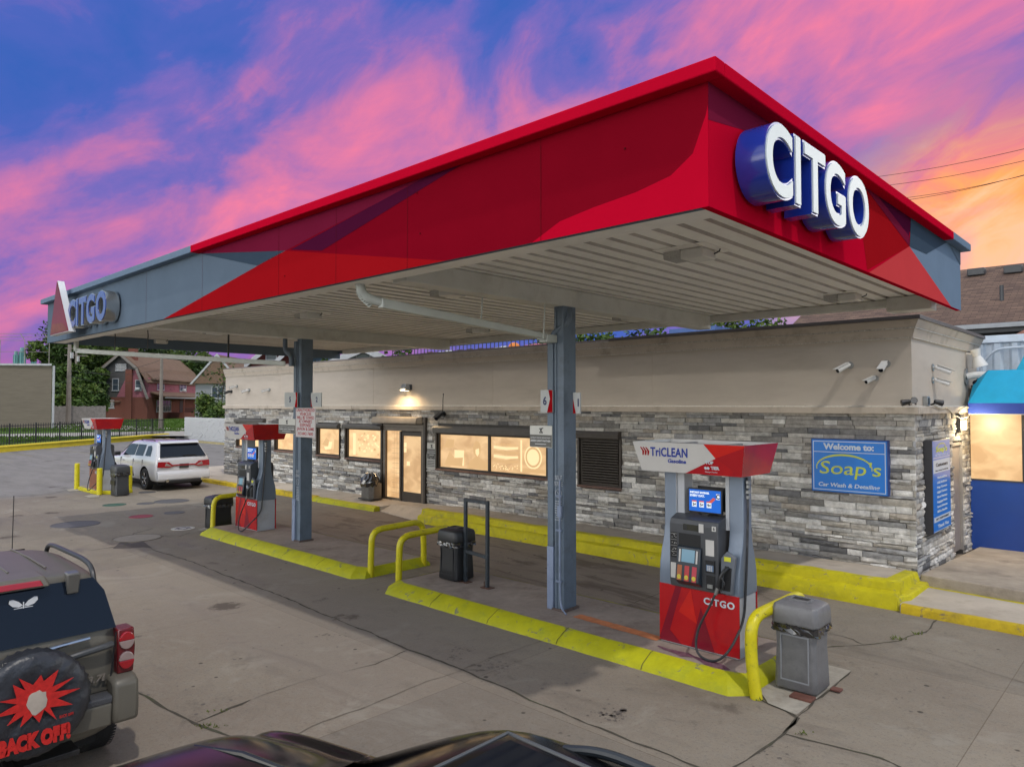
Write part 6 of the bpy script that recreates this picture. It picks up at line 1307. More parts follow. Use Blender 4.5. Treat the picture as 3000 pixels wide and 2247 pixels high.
def shell(t, stations, mat, axles, rw, y_half, name='body'):
    vs = []; n = 12
    for s_ in stations:
        x, pr_, sh = s_[0], s_[1], s_[2] if len(s_) > 2 else None
        for side in (1, -1):
            for i, (y, z) in enumerate(pr_):
                dx = sh(i, y, z) if sh else 0
                vs.append((x+dx, y*side, z))
    fs = []; m = len(stations)
    def ix(s_, side, i): return s_*2*n+(0 if side == 1 else n)+i
    for s_ in range(m-1):
        for i in range(n-1):
            fs.append((ix(s_, 1, i), ix(s_, 1, i+1), ix(s_+1, 1, i+1), ix(s_+1, 1, i)))
            fs.append((ix(s_, -1, i), ix(s_+1, -1, i), ix(s_+1, -1, i+1), ix(s_, -1, i+1)))
    for i in range(n-1):
        fs.append((ix(0, 1, i), ix(0, -1, i), ix(0, -1, i+1), ix(0, 1, i+1)))
        fs.append((ix(m-1, 1, i), ix(m-1, 1, i+1), ix(m-1, -1, i+1), ix(m-1, -1, i)))
    import bmesh
    me = bpy.data.meshes.new(name); me.from_pydata(vs, [], fs)
    bm = bmesh.new(); bm.from_mesh(me); bmesh.ops.remove_doubles(bm, verts=bm.verts, dist=1e-5); bmesh.ops.recalc_face_normals(bm, faces=bm.faces); bm.to_mesh(me); bm.free()
    ob = bpy.data.objects.new(name, me); C.objects.link(ob); me.materials.append(mat); me.materials.append(under_m)
    ss_ = ob.modifiers.new('s', 'SUBSURF'); ss_.levels = 2; ss_.render_levels = 2
    cutters = []
    for ax_ in axles:
        for sd_ in (1, -1):
            c = MB(); c.cyl((ax_, sd_*(y_half-.30), rw), (ax_, sd_*(y_half+.2), rw), rw*1.20, n=32, m=0); cm = c.mesh('cut', [under_m, under_m], smooth=0)
            co = bpy.data.objects.new('cut', cm); C.objects.link(co); cutters.append(co)
            md = ob.modifiers.new('b', 'BOOLEAN'); md.operation = 'DIFFERENCE'; md.object = co; md.solver = 'EXACT'
    sb = ob.modifiers.new('bv', 'BEVEL'); sb.width = .012; sb.segments = 2; sb.limit_method = 'ANGLE'; sb.angle_limit = R(50)
    bpy.context.view_layer.update(); dg = bpy.context.evaluated_depsgraph_get()
    nm = bpy.data.meshes.new_from_object(ob.evaluated_get(dg)); ob.modifiers.clear(); ob.data = nm
    for c in cutters: bpy.data.objects.remove(c)
    nm.polygons.foreach_set('use_smooth', [True]*len(nm.polygons)); nm.set_sharp_from_angle(angle=R(38)); ob.name = name; ob.parent = t.o
    return ob
def wheel(t, x, ys, r, wd_=.22, mat=rim_m, spokes=5):
    s_ = 1 if ys > 0 else -1; yo = ys; yi = ys-s_*wd_
    a = MB(); pr_ = [(yi, r*.62), (yi, r*.93), (yi+s_*.03, r), (yo-s_*.03, r), (yo, r*.93), (yo, r*.64), (yo-s_*.02, r*.62)]
    n = 36; vs = []
    for k in range(n):
        c, sn = math.cos(2*math.pi*k/n), math.sin(2*math.pi*k/n); vs += [(x+c*q, y, r+sn*q) for y, q in pr_]
    P_ = len(pr_); fs = [(k*P_+i, k*P_+i+1, ((k+1) % n)*P_+i+1, ((k+1) % n)*P_+i) for k in range(n) for i in range(P_-1)]
    a.add(vs, fs)
    for k in range(n*2):      # tread blocks
        th = math.pi*k/n; c, sn = math.cos(th), math.sin(th)
        for j in (0, 1, 2, 3):
            y0 = yi+s_*(.025+j*wd_*.235); y1 = y0+s_*wd_*.19; th2 = th+math.pi/n*.7; q = r*1.012; c2, s2 = math.cos(th2), math.sin(th2)
            a.poly([(x+c*q, y0, r+sn*q), (x+c*q, y1, r+sn*q), (x+c2*q, y1, r+s2*q), (x+c2*q, y0, r+s2*q)])
    w_ = t.part('wheel', a, tyre_m, smooth=30)
    b = MB(); b.cyl((x, yo-s_*.05, r), (x, yo-s_*.045, r), r*.62, n=28); t.part('brake_disc', b, under_m, parent=w_)
    b = MB()
    for k in range(spokes):
        for dd in (-.13, .13):
            th = 2*math.pi*k/spokes+.3; c, sn = math.cos(th+dd), math.sin(th+dd); c2, s2 = math.cos(th+dd*.35), math.sin(th+dd*.35)
            p0 = Vector((x+c2*r*.12, yo-s_*.012, r+s2*r*.12)); p1 = Vector((x+c*r*.60, yo-s_*.016, r+sn*r*.60)); b.cyl(p0, p1, r*.045, r*.035, n=6)
    b.cyl((x, yo-s_*.03, r), (x, yo-s_*.006, r), r*.16, n=14)
    vs = []
    for k in range(n):
        c, sn = math.cos(2*math.pi*k/n), math.sin(2*math.pi*k/n); vs += [(x+c*r*.66, yo-s_*.004, r+sn*r*.66), (x+c*r*.585, yo-s_*.02, r+sn*r*.585), (x+c*r*.58, yo-s_*.06, r+sn*r*.58)]
    b.add(vs, [(k*3+i, k*3+i+1, ((k+1) % n)*3+i+1, ((k+1) % n)*3+i) for k in range(n) for i in range(2)]); t.part('rim', b, mat, parent=w_)
def make_car(name, label, loc, rz, L, w, wr, belt, roof, hood, xr_roof, xw_top, xw_bot, rear_sh, axles, rw, mat, parts=None, belt_rear=None):
    t = T(name, label, 'car', loc, rz=rz)
    zb = .26
    def rs(k):    # rear glass leans forward
        return lambda i, y, z: k*max(0, (z-belt*.98)/(roof-belt)) * rear_sh + (.0 if z > .5 else .04)
    st_ = [(0.0, prof(w*.93, wr*.92, zb+.06, belt, roof-.03), rs(1)),
           (.10, prof(w*.985, wr*.97, zb+.02, belt, roof-.012), rs(.94)),
           (.55, prof(w, wr, zb, belt, roof), rs(.35)), (1.1, prof(w, wr, zb, belt, roof+.004)), (xr_roof, prof(w, wr, zb, belt-.01, roof+.008)), (xw_top-.25, prof(w, wr*.985, zb, belt-.03, roof-.01)),
           (xw_top, prof(w, wr*.955, zb, belt-.04, roof-.045)),
           (xw_bot, prof(w*.995, w*.80, zb, belt-.06, hood+.015)), (xw_bot+.35, prof(w*.99, w*.80, zb, hood-.05, hood)), (L-.60, prof(w*.975, w*.76, zb, hood-.08, hood-.035)), (L-.28, prof(w*.94, w*.72, zb+.01, hood-.13, hood-.075)), (L-.10, prof(w*.90, w*.68, zb+.03, hood-.20, hood-.14)), (L, prof(w*.84, w*.62, zb+.06, hood-.42, hood-.36))]
    body = shell(t, st_, mat, axles, rw, w)
    for ax_ in axles:
        for sd_ in (1, -1): wheel(t, ax_, sd_*(w-.005), rw)
    a = MB(); a.box(.25, L-.3, -w*.8, w*.8, .20, zb+.10); t.part('underbody', a, under_m)
    def side_y(x, z, off=.006):
        zb0, y0, z1, y1 = belt, w*.945, roof-.10, wr+.035
        f = (z-zb0)/(z1-zb0); return y0+(y1-y0)*f+off
    def side_pane(pts, nm='side_window', m=None, off=.006):
        for sd_ in (1, -1):
            a = MB(); q = [(x, sd_*side_y(x, z, off), z) for x, z in pts]; a.poly(q if sd_ < 0 else q[::-1]); t.part(nm, a, m or glass_dk, smooth=0)
    def rear_x(z, y=0, off=-.008): return rear_sh*max(0, (z-belt*.98)/(roof-belt))+off
    return t, body, side_y, side_pane, rear_x

# ---- white car at the far pump
wp = M('pearl_white_paint', (.62, .62, .63), .18, var=.02, coat=1.0)
t, body, sy, spn, rx = make_car('parked_car', 'pearl white parked car seen from behind at the far pump', (-25.80, 10.50, 0), math.pi, 5.0, .965, .72, 1.13, 1.70, 1.12, 2.3, 3.05, 3.95, .48, (1.02, 4.05), .375, wp)
z0, z1 = 1.16, 1.60
a = MB(); a.poly([(rx(z0), .80, z0), (rx(z0), -.80, z0), (rx(z1)-.0, -.66, z1), (rx(z1), .66, z1)]); rwn = t.part('rear_window', a, glass_dk, smooth=0)
a = MB(); a.box(rx(1.2)-.03, rx(1.2)-.015, -.45, .02, 1.19, 1.215); t.part('wiper', a, trim_m, parent=rwn)
a = MB(); a.prism([(rx(z1)-.10, 1.63), (rx(1.66)+.1, 1.60), (rx(1.66)+.18, 1.715), (rx(1.66)-.02, 1.70)], 'y', -.66, .66); t.part('roof_spoiler', a, wp, bevel=.01)
spn([(.62, 1.18), (1.12, 1.18), (1.14, 1.52), (.85, 1.55), (.70, 1.45)], 'quarter_window'); spn([(1.30, 1.17), (2.05, 1.16), (2.05, 1.56), (1.32, 1.56)]); spn([(2.13, 1.16), (3.25, 1.13), (2.95, 1.48), (2.75, 1.55), (2.13, 1.56)])
a = MB(); a.poly([(3.93, .74, 1.16), (3.93, -.74, 1.16), (3.12, -.60, 1.645), (3.12, .60, 1.645)][::-1]); t.part('windshield', a, glass_dk, smooth=0)
a = MB(); xq = -.012
for pts, m in (([(-.88, 1.02), (-.52, 1.00), (-.40, .90), (.40, .90), (.52, 1.00), (.88, 1.02), (.90, .82), (.50, .80), (.34, .855), (-.34, .855), (-.50, .80), (-.90, .82)], 0), ([(-.62, .98), (-.42, .86), (-.50, .84), (-.66, .86)], 1), ([(.62, .98), (.66, .86), (.50, .84), (.42, .86)], 1)):
    a.prism(pts, 'x', xq-.02*(1 if m == 0 else 1.2), xq+.02, m)
t.part('tail_lamp', a, [tail_m, tail_c], bevel=.008, smooth=0)
a = MB(); a.box(-.03, -.012, -.16, .16, .77, .92); t.part('license_plate', a, M('dark_plate', (.035, .035, .035), .5, var=.2))
a = MB(); a.prism([(-.02, .34), (-.09, .40), (-.10, .56), (-.06, .66), (.04, .70), (.10, .66), (.10, .34)], 'y', -.90, .90); t.part('bumper', a, wp, bevel=.03, smooth=50)
a = MB(); a.box(-.105, -.02, -.62, .62, .27, .37); t.part('bumper_lower', a, trim_m, bevel=.02)
for sd_ in (1, -1):
    a = MB(); a.cyl((-.13, .60*sd_, .36), (-.02, .60*sd_, .36), .055, n=16); t.part('exhaust', a, chrome)
    a = MB(); a.tube([(1.0, .60*sd_, 1.68), (1.1, .60*sd_, 1.725), (2.2, .60*sd_, 1.725), (2.3, .60*sd_, 1.68)], .018, rnd=.06, n=8); t.part('roof_rail', a, trim_m)
    a = MB(); a.box(3.30, 3.45, .97*sd_-.0, (.97+.22)*sd_, 1.10, 1.25) if sd_ > 0 else a.box(3.30, 3.45, -1.19, -.97, 1.10, 1.25); t.part('door_mirror', a, trim_m, bevel=.03)
    for xx in (1.95, 2.95):
        a = MB(); a.box(xx, xx+.17, min(.955*sd_, .985*sd_), max(.955*sd_, .985*sd_), .94, .97); t.part('door_handle', a, chrome, bevel=.006)
    for xx in (1.22, 2.09, 3.35):
        a = MB(); a.box(xx, xx+.008, min(.93*sd_, .9665*sd_), max(.93*sd_, .9665*sd_), .42, 1.04); t.part('door_gap', a, under_m, smooth=0)

# ---- tan sport utility with a covered spare wheel
tan = M('tan_metallic_paint', (.135, .124, .100), .40, metal=.10, var=.05, spec=.30)
t, body, sy, spn, rx = make_car('parked_car', 'tan parked car with black spare wheel cover, cut off by the left edge', (-6.42, 1.29, 0), math.pi, 4.4, .915, .735, 1.13, 1.645, 1.06, 1.25, 1.85, 2.55, .16, (.66, 3.3), .36, tan)
z0, z1 = 1.175, 1.585
a = MB(); xo = -.010; a.poly([(rx(z0), .80, z0), (rx(z0), -.80, z0), (rx(z0+.3), -.735, z0+.3), (rx(z1), -.66, z1), (rx(z1), .66, z1), (rx(z0+.3), .735, z0+.3)]); rwn = t.part('rear_window', a, glass_dk, smooth=0)
a = MB(); yb_, zb_ = -.17, 1.46; xb_ = rx(1.46)-.004
for s_ in (1, -1):
    for pts in ([(.004, .004), (.03, .035), (.07, .058), (.092, .055), (.095, .03), (.07, .004), (.03, -.006)], [(.004, -.006), (.03, -.010), (.062, -.012), (.066, -.035), (.045, -.055), (.022, -.045)]):
        q = [(xb_-(.0 if z > 0 else .001), yb_+s_*y, zb_+z) for y, z in pts]; a.poly(q if s_ > 0 else q[::-1])
a.box(xb_-.002, xb_+.001, yb_-.004, yb_+.004, zb_-.03, zb_+.03)
t.part('butterfly_sticker', a, white_p, parent=rwn, smooth=0)
a = MB(); a.hexa([(.05, -.34, 1.585), (.05, .34, 1.585), (.28, .34, 1.60), (.28, -.34, 1.60)], [(.10, -.31, 1.665), (.10, .31, 1.665), (.34, .30, 1.672), (.34, -.30, 1.672)]); cb_ = t.part('brake_lamp_pod', a, tan, bevel=.015)
a = MB(); a.hexa([(.040, -.29, 1.60), (.040, .29, 1.60), (.06, .29, 1.60), (.06, -.29, 1.60)], [(.062, -.27, 1.642), (.062, .27, 1.642), (.08, .27, 1.642), (.08, -.27, 1.642)]); t.part('brake_lamp', a, tail_m, parent=cb_, bevel=.006)
for s_ in (-1, 1):
    a = MB(); a.hexa([(rx(1.5)-.035, s_*.50-.045, 1.49), (rx(1.5)-.035, s_*.50+.045, 1.49), (rx(1.5)+.0, s_*.50+.03, 1.49), (rx(1.5)+.0, s_*.50-.03, 1.49)], [(.06, s_*.50-.05, 1.655), (.06, s_*.50+.05, 1.655), (.16, s_*.50+.05, 1.665), (.16, s_*.50-.05, 1.665)]); t.part('window_hinge', a, M('hinge_grey', (.10, .095, .085), .35, var=.1, coat=.4), bevel=.012)
    a = MB(); a.tube([(.20, s_*.69, 1.50), (.27, s_*.69, 1.645), (.50, s_*.69, 1.678), (1.35, s_*.68, 1.680), (1.52, s_*.68, 1.66), (1.58, s_*.68, 1.59)], .020, rnd=.12, n=10, seg=8); t.part('roof_rail', a, M('rail_dark', (.030, .032, .036), .4, var=.1))
    a = MB(); y0, y1 = (s_*.80, s_*.925); a.prism([(min(y0, y1), .80), (max(y0, y1), .80), (max(y0, y1)+(.012 if s_ > 0 else 0), 1.0), (max(y0, y1)-(.0 if s_ > 0 else 0), 1.16), (min(y0, y1), 1.16), (min(y0, y1)-(.012 if s_ < 0 else 0), 1.0)], 'x', -.028, .14); tl_ = t.part('tail_lamp', a, M('lamp_housing_red', (.12, .006, .010), .2, var=.1, coat=.6), bevel=.012)
    for zc in (.905, 1.065):
        a = MB(); vs = []; yc_ = s_*.866; n = 24
        for half, m in ((0, 0), (1, 1)):
            rng_ = [math.pi*k/12 for k in range(13)]
            if (half == 0) == (zc > 1): pass
            pts = [(yc_+.058*math.cos(a_), zc+(.070*math.sin(a_) if half == 0 else -.070*math.sin(a_))) for a_ in rng_]
            a.prism(pts, 'x', -.050, -.024, (half if zc > 1 else 1-half))
        t.part('lamp_lens', a, [tail_m, tail_c], parent=tl_, bevel=.006, smooth=0)
    a = MB(); a.prism([(-.14, .44), (-.155, .55), (-.14, .77), (-.06, .80), (.30, .80), (.42, .78), (.42, .44)], 'y', min(s_*.74, s_*.935), max(s_*.74, s_*.935)); t.part('bumper_end', a, tan, bevel=.035, smooth=50)
a = MB(); a.prism([(-.12, .44), (-.13, .62), (-.10, .66), (.05, .66), (.05, .44)], 'y', -.739, .739); t.part('bumper', a, tan, bevel=.02, smooth=50)
a = MB(); a.prism([(-.135, .625), (-.135, .675), (-.10, .685), (.0, .685), (.0, .62)], 'y', -.735, .735); t.part('step_pad', a, M('step_pad_grey', (.06, .062, .068), .5, var=.15, vs=30, bump=.3, bs=80), bevel=.01)
a = MB(); a.tube([(-.02, -.40, 1.01), (-.045, -.52, 1.035), (-.045, -.70, 1.055), (-.02, -.76, 1.055)], .026, rnd=.05, n=10); t.part('tailgate_handle', a, M('handle_grey', (.055, .058, .060), .4, var=.1), bevel=0)
a = MB(); a.tube([(-.006, -.60, 1.135), (-.012, -.40, 1.125), (-.012, -.15, 1.10)], .016, n=8); t.part('handle_trim', a, chrome)
a = MB(); a.text('3.7L', .075, (-.006, -.66, .80), (0, -1, 0), Z_, bold=.003, fit=.15, shear=.2, ext=.003); t.part('badge', a, chrome, smooth=0)
a = MB(); a.poly([(-.004, -.742, .69), (-.004, -.754, .69), (-.004, -.80, 1.14), (-.004, -.788, 1.14)][::-1]); a.box(-.006, 0, -.74, .74, .688, .694); t.part('tailgate_gap', a, under_m, smooth=0)
for s_ in (1, -1): pass
spn([(.55, 1.17), (1.0, 1.17), (1.02, 1.50), (.62, 1.51)], 'quarter_window'); spn([(1.10, 1.16), (1.70, 1.15), (1.70, 1.50), (1.12, 1.51)]); spn([(1.78, 1.15), (2.32, 1.12), (2.0, 1.45), (1.80, 1.49)])
a = MB(); a.poly([(2.53, .70, 1.10), (2.53, -.70, 1.10), (1.92, -.58, 1.585), (1.92, .58, 1.585)][::-1]); t.part('windshield', a, glass_dk, smooth=0)
a = MB()
for yy in (-.40, -.14, .14, .40): a.tube([(.45, yy, 1.658), (1.0, yy, 1.664), (1.6, yy, 1.650)], .008, n=6)
t.part('roof_ribs', a, tan)
a = MB(); a.tube([(3.0, -.70, 1.0), (2.95, -.70, 2.0)], .005, n=6); t.part('antenna', a, trim_m)
a = MB(); a.box(-.20, 0, -.085, -.025, .30, .36); a.box(-.16, .1, -.5, .5, .31, .35); t.part('tow_hitch', a, trim_m, bevel=.004)
# spare wheel in a wrinkled black cover with red lettering
cy_, cz_, r_ = -.17, .80, .375; rr = random.Random(12); n, k_ = 72, 15; vs = []
for j in range(k_+1):
    f = j/k_
    for i in range(n):
        a_ = 2*math.pi*i/n
        if f < .28: x = -.04-.21*(f/.28); q = r_*(.97+.03*math.sin(f/.28*math.pi/2))+.007*math.sin(a_*37+f*20)
        else:
            g_ = (f-.28)/.72; q = r_*(1-g_)**.9; x = -.25-.030*min(1, g_*4)+.012*g_
            x += .006*math.sin(a_*3+q*22)*g_+.005*math.sin(q*math.cos(a_)*40+q*math.sin(a_)*31)+rr.uniform(-.002, .002)
        vs.append((x, cy_+q*math.cos(a_), cz_+q*math.sin(a_)))
a = MB(); a.add(vs, [(j*n+i, j*n+(i+1) % n, (j+1)*n+(i+1) % n, (j+1)*n+i) for j in range(k_) for i in range(n)]); a.cyl((-.04, cy_, cz_), (.02, cy_, cz_), .2, n=20)
cov = t.part('spare_wheel_cover', a, M('black_vinyl_cover', (.030, .032, .038), .36, var=.35, vs=9, bump=.55, bs=16), smooth=70)
a = MB(); a.text('BACK OFF!', .14, (-.292, cy_+.0, cz_-.235), (0, -1, 0), (0, .12, 1), bold=.012, fit=.46, ext=.003, shear=.15); a.text('BACK OFF!', .03, (-.290, cy_-.20, cz_-.115), (0, -1, 0), Z_, fit=.09, ext=.002); t.part('cover_lettering', a, M('cover_red_print', (.50, .018, .015), .45, var=.25, vs=30), parent=cov, smooth=0)
a = MB(); rr = random.Random(3); m_ = 26
a.prism([(cy_+math.cos(2*math.pi*j/m_)*(.25 if j % 2 else .13)*rr.uniform(.75, 1.2), cz_+.06+math.sin(2*math.pi*j/m_)*(.21 if j % 2 else .12)*rr.uniform(.75, 1.1)) for j in range(m_)], 'x', -.296, -.288)
a.prism([(cy_-.01+math.cos(2*math.pi*j/18)*.065*rr.uniform(.85, 1.1), cz_+.04+math.sin(2*math.pi*j/18)*.085*rr.uniform(.85, 1.1)) for j in range(18)], 'x', -.299, -.2965, 1)
t.part('cover_print', a, [_m['cover_red_print'], M('cover_cream_print', (.42, .36, .30), .5, var=.2)], parent=cov, smooth=0)

# ---- black sport utility under the camera
bk = M('gloss_black_paint', (.004, .004, .005), .16, var=0, coat=0.0, spec=.32)
t, body, sy, spn, rx = make_car('parked_car', 'glossy black parked car, only its hood and roof show at the bottom edge', (.34, 1.38, 0), math.pi, 4.72, .99, .80, 1.24, 1.78, 1.17, 1.7, 2.45, 3.45, .30, (.95, 3.75), .37, bk)
for s_ in (1, -1):
    a = MB(); a.tube([(.9, s_*.70, 1.745), (1.0, s_*.70, 1.785), (1.85, s_*.69, 1.785), (2.02, s_*.685, 1.74)], .018, rnd=.1, n=10); t.part('roof_rail', a, M('rail_satin_black', (.02, .025, .03), .35, var=.1))
a = MB(); a.poly([(.9, .50, 1.811), (.9, -.50, 1.811), (2.12, -.50, 1.806), (2.12, .50, 1.806)][::-1]); sr = t.part('sunroof', a, glass_dk, smooth=0)
a = MB(); q = [(.87, .53), (.87, -.53), (2.16, -.53), (2.16, .53)]
for i in range(4):
    p0, p1 = q[i], q[(i+1) % 4]; a.tube([(p0[0], p0[1], 1.808), (p1[0], p1[1], 1.808)], .007, n=6)
t.part('sunroof_seal', a, M('seal_grey', (.06, .065, .07), .4, var=.1), parent=sr)
a = MB(); a.poly([(3.44, .78, 1.20), (3.44, -.78, 1.20), (2.52, -.67, 1.73), (2.52, .67, 1.73)][::-1]); t.part('windshield', a, glass_dk, smooth=0)
a = MB(); a.tube([(3.50, -.55, 1.205), (3.42, .10, 1.235)], .010, n=6); a.tube([(3.50, .10, 1.205), (3.42, .70, 1.235)], .010, n=6); t.part('wiper', a, trim_m)
for s_ in (1, -1):
    a = MB(); a.tube([(3.55, s_*.50, 1.178), (4.0, s_*.44, 1.155), (4.42, s_*.36, 1.09)], .022, n=8, radii=[.022, .018, .010]); t.part('hood_crease', a, bk)
spn([(.6, 1.24), (1.1, 1.24), (1.1, 1.57), (.7, 1.57)], 'quarter_window'); spn([(1.2, 1.24), (1.9, 1.23), (1.9, 1.57), (1.2, 1.57)]); spn([(2.0, 1.22), (3.0, 1.19), (2.6, 1.52), (2.0, 1.57)])

# ============================================================ BEYOND THE LOT
iron = M('black_iron', (.012, .012, .014), .5, var=.2)
fence = T('iron_fence', 'black iron picket fence behind the long yellow curb', 'fence', (A.x, A.y, TZ))
off = 1.0; f0 = A-dn*22+nn*off; f1 = B+dn*1.0+nn*off; ln = (f1-f0).length; zt_, zb_ = 1.62, .34
def F(s_): return f0+dn*s_
pk_ = MB(); n = int(ln/.24)
for k in range(n+1):
    p = F(k*.24); pk_.box(p.x-.018, p.x+.018, p.y-.018, p.y+.018, zb_, zt_+.10)
fence.part('picket', pk_, iron, kind='stuff', smooth=0)
r_ = MB()
for z in (zb_+.12, zt_-.06):
    p, q_ = F(0), F(ln); r_.hexa([(p.x-.02, p.y-.02, z), (q_.x-.02, q_.y-.02, z), (q_.x+.02, q_.y+.02, z), (p.x+.02, p.y+.02, z)], [(p.x-.02, p.y-.02, z+.045), (q_.x-.02, q_.y-.02, z+.045), (q_.x+.02, q_.y+.02, z+.045), (p.x+.02, p.y+.02, z+.045)]); 
    fence.part('rail', r_, iron); r_ = MB()
for k in range(0, int(ln/2.4)+1):
    p = F(k*2.4); a = MB(); a.box(p.x-.045, p.x+.045, p.y-.045, p.y+.045, TZ, zt_+.14); fence.part('post', a, iron)
# white painted block wall
w0, w1 = P(540, 1286, z=.0), Vector((-27, 24.6, 0)); zt0 = P(540, 1222, y=w0.y).z
a = MB(); a.hexa([(w0.x, w0.y, 0), (w1.x, w1.y, 0), (w1.x, w1.y+.25, 0), (w0.x, w0.y+.25, 0)], [(w0.x, w0.y, zt0), (w1.x, w1.y, zt0), (w1.x, w1.y+.25, zt0), (w0.x, w0.y+.25, zt0)])
rr = random.Random(6); bs = MB(); L_ = w1.x-w0.x
for row in range(int(zt0/.14)):
    for k in range(int(L_/.42)):
        x = w0.x+k*.42+(.21 if row % 2 else 0); f = (x-w0.x)/L_; y = w0.y+(w1.y-w0.y)*f; z = row*.14; o = rr.uniform(.01, .05)
        bs.box(x+.01, x+.40, y-o, y+.02, z+.012, z+.128)
t = T('block_wall', 'white painted rough block wall between iron fence and store', 'wall', (w0.x, w0.y, 0)); t.part('wall_core', a, wht_brick, smooth=0); t.part('blocks', bs, wht_brick, smooth=0)
kerb('curb', w0.x, -28, [(w0.y-1.6, 0), (w0.y-1.6, .12), (w0.y-1.45, .13), (w0.y-1.45, 0)], M('worn_tan_curb', (.38, .32, .16), .9, var=.2, vs=3), 'worn pale curb in front of the white block wall', yo=(0, -.4))

# ---- trees
bark = M('bark', (.10, .085, .065), .95, var=.3, vs=8, bump=.5, bs=18)
def leafm(n, c): return M(n, c, .6, var=.35, vs=.9, spec=.25)
greens = [leafm('leaf_deep_green', (.030, .058, .012)), leafm('leaf_mid_green', (.050, .092, .016)), leafm('leaf_light_green', (.085, .135, .024)), leafm('leaf_yellow_green', (.12, .16, .035))]
def leaf_mass(c, rad, n, seed, lsize, hollow=.45, lumps=9):
    mb = MB(); rr = random.Random(seed); L_ = []
    for _ in range(lumps):
        a_ = rr.uniform(0, 6.28); e = math.asin(rr.uniform(-.75, 1)); q = rr.uniform(.45, .80)
        L_.append((Vector((math.cos(a_)*math.cos(e)*rad[0]*q, math.sin(a_)*math.cos(e)*rad[1]*q, math.sin(e)*rad[2]*q)), rr.uniform(.28, .50), rr.choice((0, 1, 1, 2))))
    for k in range(n):
        ctr, rs, tone = rr.choice(L_); a_ = rr.uniform(0, 6.28); e = math.asin(rr.uniform(-1, 1)); q = rr.uniform(hollow, 1.05)
        p = Vector(c)+ctr+Vector((math.cos(a_)*math.cos(e)*rad[0], math.sin(a_)*math.cos(e)*rad[1], math.sin(e)*rad[2]))*rs*q
        s_ = lsize*rr.uniform(.6, 1.5); u = Vector((rr.gauss(0, 1), rr.gauss(0, 1), rr.gauss(0, .6))).normalized(); v = u.orthogonal().normalized(); v = (v*math.cos(a_)+u.cross(v)*math.sin(a_))
        m = min(3, max(0, tone+rr.choice((-1, 0, 0, 0, 1))))
        mb.add([p-u*s_*.5, p+v*s_*.32, p+u*s_*.6, p-v*s_*.28], [(0, 1, 2, 3)], m)
    return mb
def tree(x, y, z0, h, r, label, seed, n=2600, ls=.5, grp='trees beyond the lot', cat='tree', name='tree', trunk=.25, low=.25):
    t = T(name, label, cat, (x, y, z0), group=grp); rr = random.Random(seed)
    a = MB(); a.tube([(x, y, z0), (x+rr.uniform(-.2, .2), y, z0+h*.3), (x+rr.uniform(-.4, .4), y+.2, z0+h*.62), (x+rr.uniform(-.5, .5), y, z0+h*.85)], trunk, n=8, radii=[trunk, trunk*.75, trunk*.5, trunk*.15])
    for k in range(6):
        aa = rr.uniform(0, 6.28); zz = z0+h*rr.uniform(.3, .6); a.tube([(x, y, zz), (x+math.cos(aa)*r*.4, y+math.sin(aa)*r*.4, zz+h*.12), (x+math.cos(aa)*r*.75, y+math.sin(aa)*r*.75, zz+h*.22)], .1, n=6, radii=[trunk*.45, trunk*.28, trunk*.08])
    t.part('trunk', a, bark)
    hz = h*(1-low)/2; t.part('crown', leaf_mass((x, y, z0+h*low+hz), (r, r, hz), n, seed, ls, lumps=13), greens, smooth=0); return t
def at(u, z, dist):      # ground point seen at column u, at a horizontal distance
    d = ray(u, 1184); d = Vector((d.x, d.y, 0)).normalized(); return (d.x*dist, d.y*dist)
for k, (u, dist, h, r, lb) in enumerate([(178, 150, 16.5, 5.5, 'dark leafy tree right behind the beige building corner'), (232, 158, 18.5, 7, 'tall dense tree behind the utility pole'), (280, 170, 18.5, 7.0, 'broad tree left of the gambrel roofed house'),
        (345, 172, 18.2, 7, 'tree rising behind the brick gable'), (420, 180, 17.3, 7, 'tree over the brown roof ridge'), (500, 185, 17.2, 7, 'tree top between the chimney and the grey house'), (200, 140, 9, 4.5, 'low bushy tree above the wooden fence'), (250, 150, 10, 4.5, 'bushy tree left of the small garage'),
        (560, 175, 17.0, 6, 'tree behind the grey house roof')]):
    x, y = at(u, 0, dist); tree(x, y, TZ, h, r, lb, 30+k, n=7500, ls=.55)
for k, (u, dist, h, r, lb) in enumerate([(165, 126, 4.5, 3.2, 'dense undergrowth bush beside the beige building corner'), (205, 132, 6, 4, 'dense undergrowth behind the left of the wooden fence'), (245, 136, 6.5, 4.2, 'dense undergrowth behind the middle of the wooden fence'), (262, 140, 6, 3.2, 'undergrowth bush behind the right end of the wooden fence')]):
    x, y = at(u, 0, dist); tree(x, y, TZ, h, r, lb, 50+k, n=4200, ls=.5, grp='undergrowth behind the wooden fence', cat='bush', name='bush', trunk=.12, low=.0)
x, y = at(635, 0, 95); tree(x, y, TZ, 4.6, 2.4, 'green bush beside the porch, left of the store', 61, n=2200, ls=.35, grp='bushes near the porch', cat='bush', name='bush', trunk=.08, low=.05)
x, y = at(655, 0, 88); tree(x, y, TZ, 2.6, 1.9, 'low light green bush touching the store corner', 62, n=1500, ls=.3, grp='bushes near the porch', cat='bush', name='bush', trunk=.06, low=.0)
x, y = at(592, 0, 100); tree(x, y, TZ, 3.6, 1.3, 'thin flowering shrub at the porch steps', 63, n=500, ls=.3, grp='bushes near the porch', cat='bush', name='bush', trunk=.05, low=.1)

